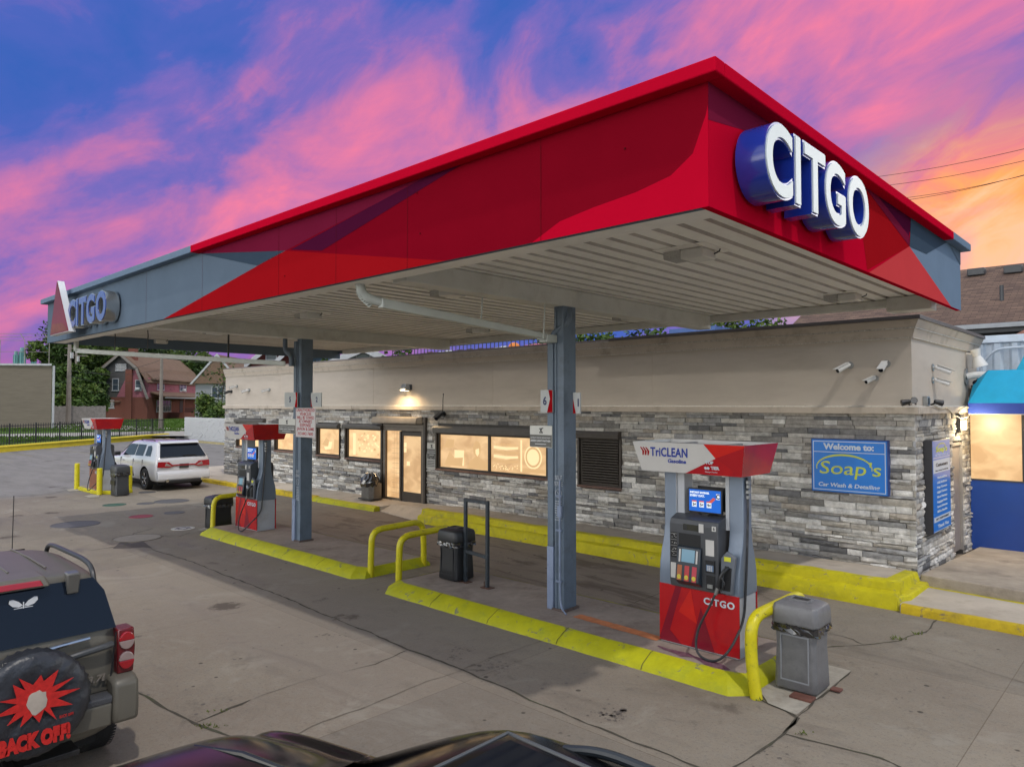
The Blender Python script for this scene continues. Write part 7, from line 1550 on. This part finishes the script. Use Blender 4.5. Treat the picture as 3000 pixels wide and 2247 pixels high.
# ---- houses
brick_r = M('red_brown_brick', (.165, .058, .040), .9, var=.2, vs=22, bump=.3, bs=60, dirt=(.11, .045, .034), ds=.6); shg_d = M('grey_black_wall_shingle', (.085, .082, .080), .95, var=.9, vs=14, bump=.6, bs=30, stretch=(1, 1, 2)); shg_p = M('faded_pink_wall_shingle', (.34, .12, .145), .95, var=.45, vs=12, bump=.5, bs=30, stretch=(1, 1, 2), dirt=(.12, .06, .06), ds=.9)
roof_b = M('brown_roof_shingle', (.165, .105, .070), .95, var=.25, vs=9, bump=.4, bs=25, dirt=(.09, .06, .045), ds=.7); wtrim = M('weathered_white_trim', (.42, .43, .44), .8, var=.15, vs=4); gtrim = M('grey_wood_trim', (.22, .20, .18), .9, var=.2, vs=4); wglass = M('house_window_glass', (.06, .08, .10), .08, var=.2, vs=1, spec=.7); grey_sid = M('grey_siding', (.25, .26, .27), .85, var=.08, vs=3, stretch=(1, 1, 14)); white_sid = M('white_siding', (.50, .51, .52), .85, var=.08, vs=3, stretch=(1, 1, 14))
def win(t, par, cx_, cz_, w_, h_, face, off=0.0, panes=2, sill=True, ac=False):
    """face: 'g' gable wall at y=0 looking -y, 'l' long wall at x=W looking +x (house local frame)"""
    def bx_(mb, a0, a1, d0, d1, z0, z1):
        if face == 'g': mb.box(a0, a1, -d1-off, -d0-off, z0, z1)
        else: mb.box(HW+off+d0, HW+off+d1, a0, a1, z0, z1)
    f = MB()
    for (a0, a1, z0, z1) in ((cx_-w_/2-.12, cx_+w_/2+.12, cz_+h_/2, cz_+h_/2+.14), (cx_-w_/2-.12, cx_-w_/2, cz_-h_/2, cz_+h_/2), (cx_+w_/2, cx_+w_/2+.12, cz_-h_/2, cz_+h_/2), (cx_-w_/2-(.22 if sill else .12), cx_+w_/2+(.22 if sill else .12), cz_-h_/2-.18, cz_-h_/2)): bx_(f, a0, a1, .0, .10, z0, z1)
    wo = t.part('window', f, wtrim, parent=None, smooth=0)
    g_ = MB(); bx_(g_, cx_-w_/2, cx_+w_/2, .01, .03, cz_-h_/2, cz_+h_/2); t.part('pane', g_, wglass, parent=wo, smooth=0)
    m_ = MB()
    for k in range(1, panes): bx_(m_, cx_-w_/2+w_*k/panes-.05, cx_-w_/2+w_*k/panes+.05, .03, .07, cz_-h_/2, cz_+h_/2)
    bx_(m_, cx_-w_/2, cx_+w_/2, .031, .065, cz_-.03, cz_+.03); t.part('sash', m_, wtrim, parent=wo, smooth=0)
    if ac: c_ = MB(); bx_(c_, cx_-.35, cx_+.35, .05, .5, cz_-h_/2, cz_-h_/2+.45); t.part('window_unit', c_, white_p, parent=wo, bevel=.02)
    return wo
# gambrel brick house; local frame: gable wall along x 0..HW at y=0 looking -y, long wall at x=HW along +y
HW, HL = 9.6, 23.0
hn = P(431, 1228, z=TZ); aa = math.atan2(dn.y, dn.x)-math.pi/2+R(4)
ex = Vector((math.cos(aa), math.sin(aa), 0)); hb_ = Vector((hn.x, hn.y, TZ))-ex*HW
t = T('brick_house', 'red brick house with gambrel gable and faded pink shingles', 'house', tuple(hb_), rz=aa)
Z1, Z2, ZR, kx = 4.0, 9.3, 12.1, 1.75
a = MB(); a.box(0, HW, 0, HL, 0, Z1); t.part('brick_wall', a, brick_r, smooth=0)
gp_ = [(0, Z1), (HW, Z1), (HW-kx, Z2), (HW/2, ZR-.3), (kx, Z2)]
a = MB(); a.prism(gp_, 'y', .0, .3); a.poly([(HW*.72, -.012, Z1), (HW-.3, -.012, Z1), (HW-kx-.1, -.012, Z2-.3), (HW*.72, -.012, Z2-.4)], 1); a.poly([(HW*.42, -.010, Z1+.05), (HW*.60, -.010, Z1+.05), (HW*.60, -.010, Z2-1.6)], 1)
t.part('gable_wall', a, [shg_d, shg_p], smooth=0)
a = MB(); a.box(HW*.60, HW*.72, -.45, 0, 0, Z2-.2); a.box(HW*.56, HW*.68, 1.2, 2.6, Z2, ZR+.9); t.part('chimney', a, brick_r, smooth=0)
a = MB()
for (p, q_) in (((-.5, Z1-.2), (kx-.1, Z2+.15)), ((kx-.1, Z2+.12), (HW/2, ZR)), ((HW/2, ZR), (HW-kx+.1, Z2+.12)), ((HW-kx+.1, Z2+.15), (HW+.25, Z1+2.6))):
    d_ = Vector((q_[0]-p[0], q_[1]-p[1])).normalized(); nrm = Vector((-d_.y, d_.x))*.18
    a.prism([p, q_, (q_[0]+nrm.x, q_[1]+nrm.y), (p[0]+nrm.x, p[1]+nrm.y)], 'y', -.7, HL+.5)
rf_ = t.part('roof', a, roof_b, smooth=0)
a = MB()
for (p, q_) in (((-.6, Z1-.25), (kx-.2, Z2+.1)), ((kx-.2, Z2+.08), (HW/2, ZR+.05)), ((HW/2, ZR+.05), (HW-kx+.2, Z2+.08)), ((HW-kx+.2, Z2+.1), (HW+.6, Z1-.25))):
    d_ = Vector((q_[0]-p[0], q_[1]-p[1])).normalized(); nrm = Vector((d_.y, -d_.x))*.42
    a.prism([p, q_, (q_[0]+nrm.x, q_[1]+nrm.y), (p[0]+nrm.x, p[1]+nrm.y)], 'y', -.85, -.69)
t.part('barge_board', a, gtrim, smooth=0)
a = MB(); a.box(HW-.9, HW-.02, .35, HL-.2, Z1+.001, Z1+3.6); t.part('upper_wall', a, [shg_p], smooth=0)
a = MB(); a.prism([(HW-1.2, Z1+3.5), (HW+.5, Z1+3.2), (HW+.5, Z1+3.42), (HW-1.9, Z2+.25)], 'y', 1.2, HL+.3); t.part('eave', a, roof_b, parent=rf_, smooth=0)
a = MB(); a.prism([(HW-.05, Z1+1.1), (HW+2.9, Z1+.25), (HW+2.9, Z1+.05), (HW-.05, Z1+.85)], 'y', 1.0, HL+1.2); t.part('porch_roof', a, roof_b, smooth=0)
a = MB(); a.box(HW+2.6, HW+2.9, 1.2, HL+1.0, Z1-.18, Z1+.049); t.part('porch_beam', a, wtrim, smooth=0)
a = MB(); a.box(HW+.01, HW+2.9, 8.6, HL+1.0, 0, 1.1); t.part('porch_base', a, brick_r, smooth=0)
for yy in (8.8, 15.8, HL+.6):
    a = MB(); a.box(HW+2.6, HW+2.85, yy, yy+.25, 1.1, Z1-.18); t.part('porch_post', a, wtrim if yy > 9 else brick_r, smooth=0)
a = MB(); n = 37
for k in range(n): a.box(HW+2.7, HW+2.74, 9.2+k*.36, 9.24+k*.36, 1.1, 1.95)
a.box(HW+2.68, HW+2.76, 9.0, HL+.6, 1.95, 2.0); t.part('porch_railing', a, iron, smooth=0)
a = MB(); a.box(HW+.01, HW+.06, 13.2, 14.6, 1.1, 3.5); t.part('door', a, M('dark_house_door', (.03, .025, .025), .5), smooth=0)
win(t, None, HW*.50, Z2+.15, 1.7, 1.0, 'g', .05); win(t, None, HW*.40, Z1+2.3, .95, 2.0, 'g', .05, panes=1); win(t, None, HW*.30, 2.75, 1.2, 1.25, 'g', .0)
win(t, None, HW*.83, Z1+2.2, .9, 1.7, 'g', .05, panes=1, ac=True)
win(t, None, 5.0, Z1+2.3, 2.6, 1.6, 'l', .0, panes=2); win(t, None, 14.6, Z1+2.25, 2.8, 1.6, 'l', .0, panes=2, ac=True); win(t, None, 6.4, 2.4, 5.6, 2.0, 'l', .0, panes=5)
# small garage left of it
gb_ = at(258, 0, 152); t = T('garage', 'small pale blue garage with brown hip roof behind the wooden fence', 'garage', (gb_[0], gb_[1], TZ), rz=aa)
a = MB(); a.box(0, 5.5, 0, 6, 0, 3.2); t.part('wall', a, M('pale_blue_wall', (.30, .38, .46), .8, var=.1), smooth=0)
a = MB(); a.add([(-.5, -.5, 3.15), (6, -.5, 3.15), (6, 6.5, 3.15), (-.5, 6.5, 3.15), (2.2, 3, 4.9), (3.3, 3, 4.9)], [(0, 1, 5, 4), (1, 2, 5), (2, 3, 4, 5), (3, 0, 4), (0, 3, 2, 1)]); t.part('roof', a, roof_b, smooth=0)
# grey house further along the street
t = T('grey_house', 'grey sided house with brown roof right of the brick house', 'house', (0, 0, 0), rz=0)
gx, gy = at(572, 0, 140); t.o.location = (gx, gy, TZ); t.o.rotation_euler = (0, 0, aa); t.loc = (0, 0, 0); HW = 8.0
a = MB(); a.box(0, 8, 0, 14, 0, 6.6); t.part('wall', a, grey_sid, smooth=0)
a = MB(); a.prism([(-.6, 6.4), (8.6, 6.4), (4, 11.6)], 'y', -.6, 14.5); t.part('roof', a, roof_b, smooth=0)
a = MB(); a.prism([(-.75, 6.3), (4, 11.75), (8.75, 6.3), (8.35, 6.3), (4, 11.25), (-.35, 6.3)], 'y', -.75, -.6); t.part('barge_board', a, wtrim, smooth=0)
a = MB(); a.prism([(5.6, 8.2), (8.2, 8.2), (8.2, 9.4), (7.2, 9.9)], 'y', 6.5, 9.5); d2 = t.part('dormer', a, wtrim, smooth=0)
a = MB(); a.box(8.0, 10.2, -.2, 14.2, 2.9, 3.15); t.part('porch_roof', a, wtrim, smooth=0)
win(t, None, 4.2, 5.0, 2.2, 2.0, 'l', .0, panes=2); win(t, None, 9.8, 5.0, 2.2, 2.0, 'l', .0, panes=2); win(t, None, 4.0, 4.8, 2.0, 1.8, 'g', .0, panes=2)
# wooden fence
q0, q1 = P(159, 1229, z=TZ), P(311, 1229, z=TZ); s0 = Vector(at(159, 0, 116)); s1 = Vector(at(311, 0, 112)); t = T('wooden_fence', 'weathered grey board fence below the trees', 'fence', (s0.x, s0.y, TZ))
a = MB(); L_ = (s1-s0).length; dv = (s1-s0).normalized(); rr = random.Random(2)
for k in range(int(L_/.16)):
    p = s0+dv*k*.16; h = 2.45+rr.uniform(-.05, .06); q_ = p+dv*.145; a.hexa([(p.x, p.y, TZ), (q_.x, q_.y, TZ), (q_.x+.03, q_.y+.03, TZ), (p.x+.03, p.y+.03, TZ)], [(p.x, p.y, TZ+h), (q_.x, q_.y, TZ+h), (q_.x+.03, q_.y+.03, TZ+h), (p.x+.03, p.y+.03, TZ+h)])
t.part('boards', a, M('weathered_board', (.27, .25, .23), .95, var=.25, vs=3), smooth=0)
# beige block building at the left edge with a barbed security fence on its roof
b1 = P(149, 1254, z=TZ); b0 = P(-90, 1255, z=TZ); ztb = TZ+(P(150, 1072, y=b1.y).z-TZ); dB = Vector((b1.x-b0.x, b1.y-b0.y)).normalized(); nB_ = Vector((-dB.y, dB.x)); an_b = math.atan2(b1.y, b1.x)+R(2.5); nB_ = Vector((math.cos(an_b), math.sin(an_b)))
t = T('beige_building', 'plain beige block building cut off by the left edge', 'building', (b1.x, b1.y, TZ))
pts = [(b0.x, b0.y), (b1.x, b1.y), (b1.x+nB_.x*15, b1.y+nB_.y*15), (b0.x+nB_.x*15, b0.y+nB_.y*15)]
a = MB(); a.hexa([(*p, TZ) for p in pts], [(*p, ztb) for p in pts]); t.part('wall', a, M('beige_split_block', (.165, .140, .108), .95, var=.12, vs=1.6, bump=.5, bs=16, stretch=(.5, .5, 4), dirt=(.125, .105, .082), ds=.5), smooth=0)
a = MB(); p2_ = [(b0.x+.1, b0.y-.1), (b1.x+.25, b1.y-.1), (b1.x+.25+nB_.x*15, b1.y+nB_.y*15), (b0.x+nB_.x*15, b0.y+nB_.y*15)]; a.hexa([(*p, ztb+.001) for p in p2_], [(*p, ztb+.22) for p in p2_]); t.part('coping', a, wtrim, smooth=0)
a = MB(); c = b1; a.box(c.x+.02, c.x+.22, c.y+.05, c.y+.25, TZ, ztb); t.part('downspout', a, wtrim)
a = MB(); s_ = P(6, 1120, x=b0.x+4); a.box(b0.x+.3+dB.x*13.2, b0.x+.8+dB.x*13.2, b0.y+dB.y*13.2-.6, b0.y+dB.y*13.2+.2, 5.2, 9.6)
t = T('roof_fence', 'tall barbed chain link fence on the beige building roof', 'fence', (b1.x, b1.y, ztb+.22)); a = MB(); LB = (Vector((b1.x, b1.y))-Vector((b0.x, b0.y))).length
for k in range(8):
    p = Vector((b0.x, b0.y))+dB*(LB-.3-k*2.6)+nB_*.6; a.tube([(p.x, p.y, ztb+.2), (p.x, p.y, ztb+2.9), (p.x-dB.x*.5, p.y-dB.y*.5, ztb+3.7)], .045, n=5)
t.part('post', a, gtrim, kind='stuff'); a = MB()
for z, o in ((2.9, 0), (3.3, -.25), (3.65, -.5), (1.6, 0)):
    p = Vector((b0.x, b0.y))+dB*o+nB_*.6; q_ = p+dB*(LB-.3); a.tube([(p.x, p.y, ztb+z), (q_.x, q_.y, ztb+z)], .03, n=4)
t.part('wire', a, gtrim)
t = T('roof_unit', 'grey ventilation unit on the beige building roof', 'roof unit', (b1.x-6, b1.y, ztb)); a = MB(); p = Vector((b1.x, b1.y))-dB*11+nB_*2; a.box(p.x-1, p.x+1, p.y-1.8, p.y+1.8, ztb+.2, ztb+1.5); t.part('housing', a, gtrim, bevel=.05); a = MB(); a.box(p.x+1.001, p.x+1.05, p.y-1.2, p.y+1.2, ztb+.4, ztb+1.2); t.part('grille', a, dkgrey)
# distant glass towers
tg = M('teal_tower_glass', (.05, .16, .17), .25, var=.4, vs=.05, metal=.3, emit=(.03, .09, .09), es=.0)
tl2 = M('tower_line', (.12, .26, .26), .4, var=.1)
for (u0, u1, vt, lb) in ((36, 52, 1040, 'lowest teal glass tower at the far left'), (52, 73, 1030, 'teal glass tower second from the left'), (88, 104, 1036, 'narrow teal glass tower in the middle of the row'), (119, 151, 1023, 'widest teal glass tower beside the trees')):
    c0, c1 = Vector(at(u0, 0, 900)), Vector(at(u1, 0, 900)); vt_ = ray((u0+u1)/2, vt); h = CH+vt_.z/math.hypot(vt_.x, vt_.y)*900; cc = (c0+c1)/2; r_ = (c1-c0).length/2
    t = T('glass_tower', lb, 'tower', (cc.x, cc.y, 0), group='distant glass towers')
    a = MB(); a.cyl((cc.x, cc.y, 0), (cc.x, cc.y, h), r_, n=20); t.part('tower_wall', a, tg, smooth=60)
    a = MB()
    for k in range(10): th = k*.63; a.box(cc.x+math.cos(th)*r_*1.0-.25, cc.x+math.cos(th)*r_*1.0+.25, cc.y+math.sin(th)*r_-.25, cc.y+math.sin(th)*r_+.25, 0, h)
    a.cyl((cc.x, cc.y, h), (cc.x, cc.y, h+4), r_*.7, n=16); t.part('tower_frame', a, tl2)
# utility poles
wood = M('utility_pole_wood', (.20, .175, .15), .95, var=.2, vs=2)
def pole(u, dist, vt, r, lb, arms=((.92, 2.2),), lean=0):
    x, y = at(u, 0, dist); d = ray(u, vt); h = CH+d.z/math.hypot(d.x, d.y)*dist; t = T('utility_pole', lb, 'utility pole', (x, y, 0), group='wooden utility poles')
    a = MB(); a.cyl((x, y, 0), (x+lean, y, h), r, r*.6, n=10); t.part('pole', a, wood)
    for f, w_ in arms: a = MB(); z = h*f; a.box(x+lean*f-.08, x+lean*f+.08, y-w_/2, y+w_/2, z-.07, z+.07); t.part('crossarm', a, wood)
    if arms: a = MB(); a.cyl((x+.3, y+.2, h*.80), (x+.3, y+.2, h*.87), .22, n=12); t.part('transformer', a, galv)
    return Vector((x, y, h))
pA = pole(201, 112, 1000, .34, 'stout pole in front of the wooden fence', ((.98, 1.2),)); pB = pole(221, 140, 1015, .26, 'slimmer pole with cross arms right of the stout one', ((.97, 3.4), (.88, 3.4))); pC = pole(170, 150, 1062, .24, 'leaning pole against the dark trees', (), lean=2.2); pD = pole(472, 88, 1038, .24, 'pole in front of the brick house porch', ())
t = T('power_line', 'thin power lines crossing above the brick house', 'power line', tuple(pA)); a = MB()
for p, q_ in (((pA.x, pA.y, pA.z*.66), (pD.x, pD.y, pD.z*.93)), ((pB.x, pB.y, pB.z*.72), (pD.x, pD.y, pD.z*.80)), ((pA.x, pA.y, pA.z*.60), (pD.x, pD.y, pD.z*.70)), ((pD.x, pD.y, pD.z*.95), (-40, 30, 7))):
    p, q_ = Vector(p), Vector(q_); a.tube([p.lerp(q_, k/8)-Vector((0, 0, .9*math.sin(math.pi*k/8))) for k in range(9)], .022, n=4)
t.part('wire', a, iron)
t = T('overhead_line', 'four thin wires against the orange sky at the right', 'power line', (-1, 30, 12)); 
for (u0, v0, u1, v1) in ((2560, 520, 3060, 423), (2590, 545, 3060, 458), (2640, 582, 3060, 500), (2650, 588, 3060, 497)):
    a = MB(); p, q_ = P(u0, v0, y=40), P(u1, v1, y=34); a.tube([p.lerp(q_, k/6)-Vector((0, 0, .12*math.sin(math.pi*k/6))) for k in range(7)], .012, n=4); t.part('wire', a, iron)

# ---- things seen over the store roof
bp = M('barn_red_siding', (.13, .03, .025), .9, var=.2, vs=3)
def gable(u0, u1, va, vb, dist, wall, roofm, lb, name='house', depth=9, trim=wtrim, win_=False):
    p0, p1 = Vector(at(u0, 0, dist)), Vector(at(u1, 0, dist)); dv = (p1-p0); w_ = dv.length; an_ = math.atan2(dv.y, dv.x)
    d = ray((u0+u1)/2, va); za = CH+d.z/math.hypot(d.x, d.y)*dist; d = ray((u0+u1)/2, vb); ze = CH+d.z/math.hypot(d.x, d.y)*dist
    t = T(name, lb, 'house', (p0.x, p0.y, 0), rz=an_)
    a = MB(); a.prism([(0, 0), (w_, 0), (w_, ze), (w_/2, za-.15), (0, ze)], 'y', .0, depth); t.part('wall', a, wall, smooth=0)
    a = MB(); e = .5; sl = (za-ze)/(w_/2)
    for s_ in (0, 1):
        f = (lambda x: x) if s_ == 0 else (lambda x: w_-x)
        q_ = [(f(-e), ze-e*sl), (f(w_/2), za), (f(w_/2), za+.22), (f(-e), ze-e*sl+.22)]; a.prism(q_ if s_ == 0 else q_[::-1], 'y', -.6, depth+.4)
    t.part('roof', a, roofm, smooth=0)
    a = MB()
    for s_ in (0, 1):
        f = (lambda x: x) if s_ == 0 else (lambda x: w_-x); q_ = [(f(-e-.1), ze-e*sl-.2), (f(w_/2), za-.28), (f(w_/2), za+.24), (f(-e-.1), ze-e*sl+.24)]; a.prism(q_ if s_ == 0 else q_[::-1], 'y', -.75, -.6)
    t.part('barge_board', a, trim, smooth=0)
    if win_: a = MB(); a.box(w_/2-.5, w_/2+.5, -.06, 0, ze+.2, ze+1.3); wo = t.part('window', a, wtrim, smooth=0); a = MB(); a.box(w_/2-.4, w_/2+.4, -.08, -.061, ze+.3, ze+1.2); t.part('pane', a, wglass, parent=wo, smooth=0)
    return t
gable(735, 850, 1012, 1062, 70, bp, roof_b, 'dark red gabled house seen between column and far trees', win_=True)
gable(795, 905, 1018, 1078, 62, bp, M('grey_roof', (.25, .26, .27), .9), 'red and grey gabled house partly behind the far column')
gable(880, 1010, 1032, 1060, 80, M('slate_blue_siding', (.12, .18, .28), .8, var=.1), M('blue_grey_roof', (.16, .20, .26), .9), 'blue grey house over the store roof left of the middle')
gable(955, 1170, 1022, 1075, 50, grey_sid, M('light_grey_roof', (.22, .215, .21), .95, var=.2, vs=8), 'light grey roofed house over the store parapet', win_=True)
hx, hy = at(505, 0, 150)
for k, (u, d_, h, r, lb) in enumerate([(650, 110, 9.8, 3, 'thin tree left of the red gabled house'), (930, 66, 8.2, 2.5, 'leafy tree top over the store roof beside the grey roof'), (1165, 45, 7.1, 1.8, 'sparse branches left of the roof railing')]):
    x, y = at(u, 0, d_); tree(x, y, 0, h, r, lb, 80+k, n=700, ls=.35, trunk=.12)
for k, (u, d_, h, r) in enumerate([(2150, 46, 8.6, 2.4), (2245, 45, 8.5, 2.2), (1640, 44, 7.6, 2.6), (1745, 44, 7.9, 2.8), (1850, 45, 8.1, 2.7), (1940, 46, 8.2, 2.4)]):
    x, y = at(u, 0, d_); tree(x, y, 0, h, r, ('leafy tree right of the blue shed, over the store roof', 'leafy tree touching the left end of the brown shingle roof', 'leafy tree just right of the near column, over the roof', 'second leafy tree over the roof right of the near column', 'third leafy tree over the roof right of the near column', 'leafy tree beside the blue panel over the roof')[k], 90+k, n=2600, ls=.28, grp='trees behind the store', trunk=.15)
# roof terrace railing with boards and clutter behind it
YR = 19.5
def zr(u, v): return P(u, v, y=YR).z
r0_, r1_ = P(1150, 1040, y=YR).x, P(1640, 1000, y=YR).x; zR = zr(1400, 1008)
t = T('roof_railing', 'dark metal railing standing behind the store parapet', 'railing', (r0_, YR, 4.1)); a = MB(); n = int((r1_-r0_)/.22)
for k in range(n+1): a.box(r0_+k*.22-.012, r0_+k*.22+.012, YR-.012, YR+.012, 4.05, zR)
t.part('baluster', a, iron, smooth=0); a = MB(); a.box(r0_, r1_, YR-.03, YR+.03, zR, zR+.05); a.box(r0_, r1_, YR-.03, YR+.03, 4.28, 4.33); t.part('rail', a, iron)
bd_m = [M('pink_board', (.62, .20, .32), .7), M('white_board', (.62, .64, .66), .7), M('plum_board', (.06, .035, .055), .7), M('brown_board', (.14, .06, .04), .8), M('orange_cover', (.65, .20, .03), .7)]
for (u0, u1, mi, lb) in ((1235, 1282, 3, 'brown boards behind the left of the roof railing'), (1284, 1322, 1, 'white boards behind the roof railing'), (1324, 1430, 2, 'long plum coloured boards behind the roof railing'), (1432, 1445, 3, 'narrow brown board right of the plum boards'), (1448, 1485, 1, 'white table frame behind the roof railing'), (1488, 1515, 4, 'round orange cover behind the roof railing'), (1536, 1600, 0, 'pink panel behind the right of the roof railing')):
    x0, x1 = P(u0, 1020, y=YR+.8).x, P(u1, 1020, y=YR+.8).x; a = MB()
    if mi == 4: a.sphere(((x0+x1)/2, YR+.9, zr(1500, 1005)-.1), (x1-x0)/2, 12, 8, sc=(1, 1, .9))
    else:
        m_ = max(1, int((x1-x0)/.3))
        for k in range(m_): a.box(x0+(x1-x0)*k/m_+.01, x0+(x1-x0)*(k+1)/m_-.01, YR+.8, YR+.85, 4.1, zR-.10+.03*(k % 2))
    single('roof_board' if mi != 4 else 'round_cover', a, bd_m[mi], lb, 'board' if mi != 4 else 'cover', (x0, YR+.8, 4.1))
x0, x1 = P(1960, 980, y=22).x, P(2095, 980, y=22).x; a = MB(); a.box(x0, x1, 22, 24, 3, P(2000, 962, y=22).z); single('blue_shed', a, M('blue_shed_wall', (.05, .11, .30), .6, var=.08), 'blue wall of a shed over the store roof', 'shed', (x0, 22, 3))
# brown roofed house at the right
ye, yr_ = 26.5, 32.0; ze = P(2850, 950, y=ye).z; xh0 = P(2285, 950, y=ye).x; zrr = P(2900, 782, y=yr_).z
t = T('shingle_roof_house', 'house with large brown shingle roof behind the canopy at right', 'house', (2, ye, 0)); xh1 = 16
a = MB(); a.add([(xh0, ye, ze), (xh1, ye, ze), (xh1, yr_, zrr), (xh0, yr_, zrr), (xh0, ye, ze-.15), (xh1, ye, ze-.15)], [(0, 1, 2, 3), (4, 5, 1, 0)]); a.add([(xh0, ye, ze-.15), (xh0, yr_*2-ye, ze-.15), (xh0, yr_, zrr)], [(0, 1, 2)])
def shingle_mat():
    m = bpy.data.materials.new('brown_shingle_rows'); m.use_nodes = True; nt = m.node_tree; N = nt.nodes; L = nt.links; b = N['Principled BSDF']; b.inputs['Roughness'].default_value = .95
    tc = N.new('ShaderNodeTexCoord'); mp = N.new('ShaderNodeMapping'); mp.inputs['Rotation'].default_value = (0, 0, 0); mp.inputs['Scale'].default_value = (1, 1, 1); L.new(tc.outputs['Object'], mp.inputs[0])
    br = N.new('ShaderNodeTexBrick'); br.inputs['Scale'].default_value = 2.6; br.inputs['Color1'].default_value = (.16, .10, .07, 1); br.inputs['Color2'].default_value = (.09, .055, .042, 1); br.inputs['Mortar'].default_value = (.04, .025, .02, 1); br.inputs['Mortar Size'].default_value = .02; br.inputs['Brick Width'].default_value = .9; br.inputs['Row Height'].default_value = .28
    L.new(mp.outputs[0], br.inputs['Vector']); n = N.new('ShaderNodeTexNoise'); n.inputs['Scale'].default_value = 3; n.inputs['Detail'].default_value = 8; mp2 = N.new('ShaderNodeMapping'); mp2.inputs['Scale'].default_value = (.6, 3, 3); L.new(tc.outputs['Object'], mp2.inputs[0]); L.new(mp2.outputs[0], n.inputs['Vector'])
    mx = N.new('ShaderNodeMix'); mx.data_type = 'RGBA'; mx.blend_type = 'OVERLAY'; mx.inputs[0].default_value = .7; L.new(br.outputs[0], mx.inputs[6]); L.new(n.outputs['Fac'], mx.inputs[7]); L.new(mx.outputs[2], b.inputs['Base Color']); return m
shm = shingle_mat(); rfo = t.part('roof', a, shm, smooth=0)
a = MB(); a.box(xh0, xh1, ye-.12, ye+.02, ze-.16, ze-.02); t.part('gutter', a, M('gutter_grey', (.30, .32, .34), .5), smooth=0)
a = MB(); a.box(xh0+.4, xh1-.4, ye+.5, yr_*2-ye-.5, 0, ze-.15); t.part('wall', a, M('dark_house_wall', (.07, .075, .08), .8), smooth=0)
a = MB(); a.box(xh0+.01, xh1-.01, ye+.03, ye+1.6, ze-.30, ze-.155); t.part('soffit', a, M('dark_house_wall', (.07, .075, .08)), smooth=0)
a = MB(); a.box(xh0+2.2, xh1-1, ye+.46, ye+.499, 3.5, ze-.9); t.part('window', a, wglass, smooth=0)
sl = (zrr-ze)/(yr_-ye)
for (u, v) in ((2862, 805), (2970, 798)):
    d = ray(u, v); tt = ((ze-CH)-sl*ye+0)/(d.z-sl*d.y); p = CV+d*tt; a = MB(); a.box(p.x-.28, p.x+.28, p.y-.22, p.y+.15, p.z-.05, p.z+.22); t.part('roof_vent', a, dkgrey, parent=rfo, bevel=.03)
d = ray(2935, 880); tt = ((ze-CH)-sl*ye)/(d.z-sl*d.y); p = CV+d*tt; a = MB(); a.cyl((p.x, p.y, p.z-.1), (p.x, p.y, p.z+.5), .06, n=10); t.part('vent_pipe', a, dkgrey, parent=rfo)
a = MB(); q0, q1 = P(2965, 985, y=22.5), P(3060, 930, y=22.5); a.add([(q0.x, 22.5, q0.z), (8, 22.5, q0.z), (8, 25, q1.z+.6), (q1.x+.4, 25, q1.z+.6)], [(0, 1, 2, 3)]); t.part('lower_roof', a, M('red_brown_shingle', (.20, .09, .06), .95, var=.3, vs=10), smooth=0)
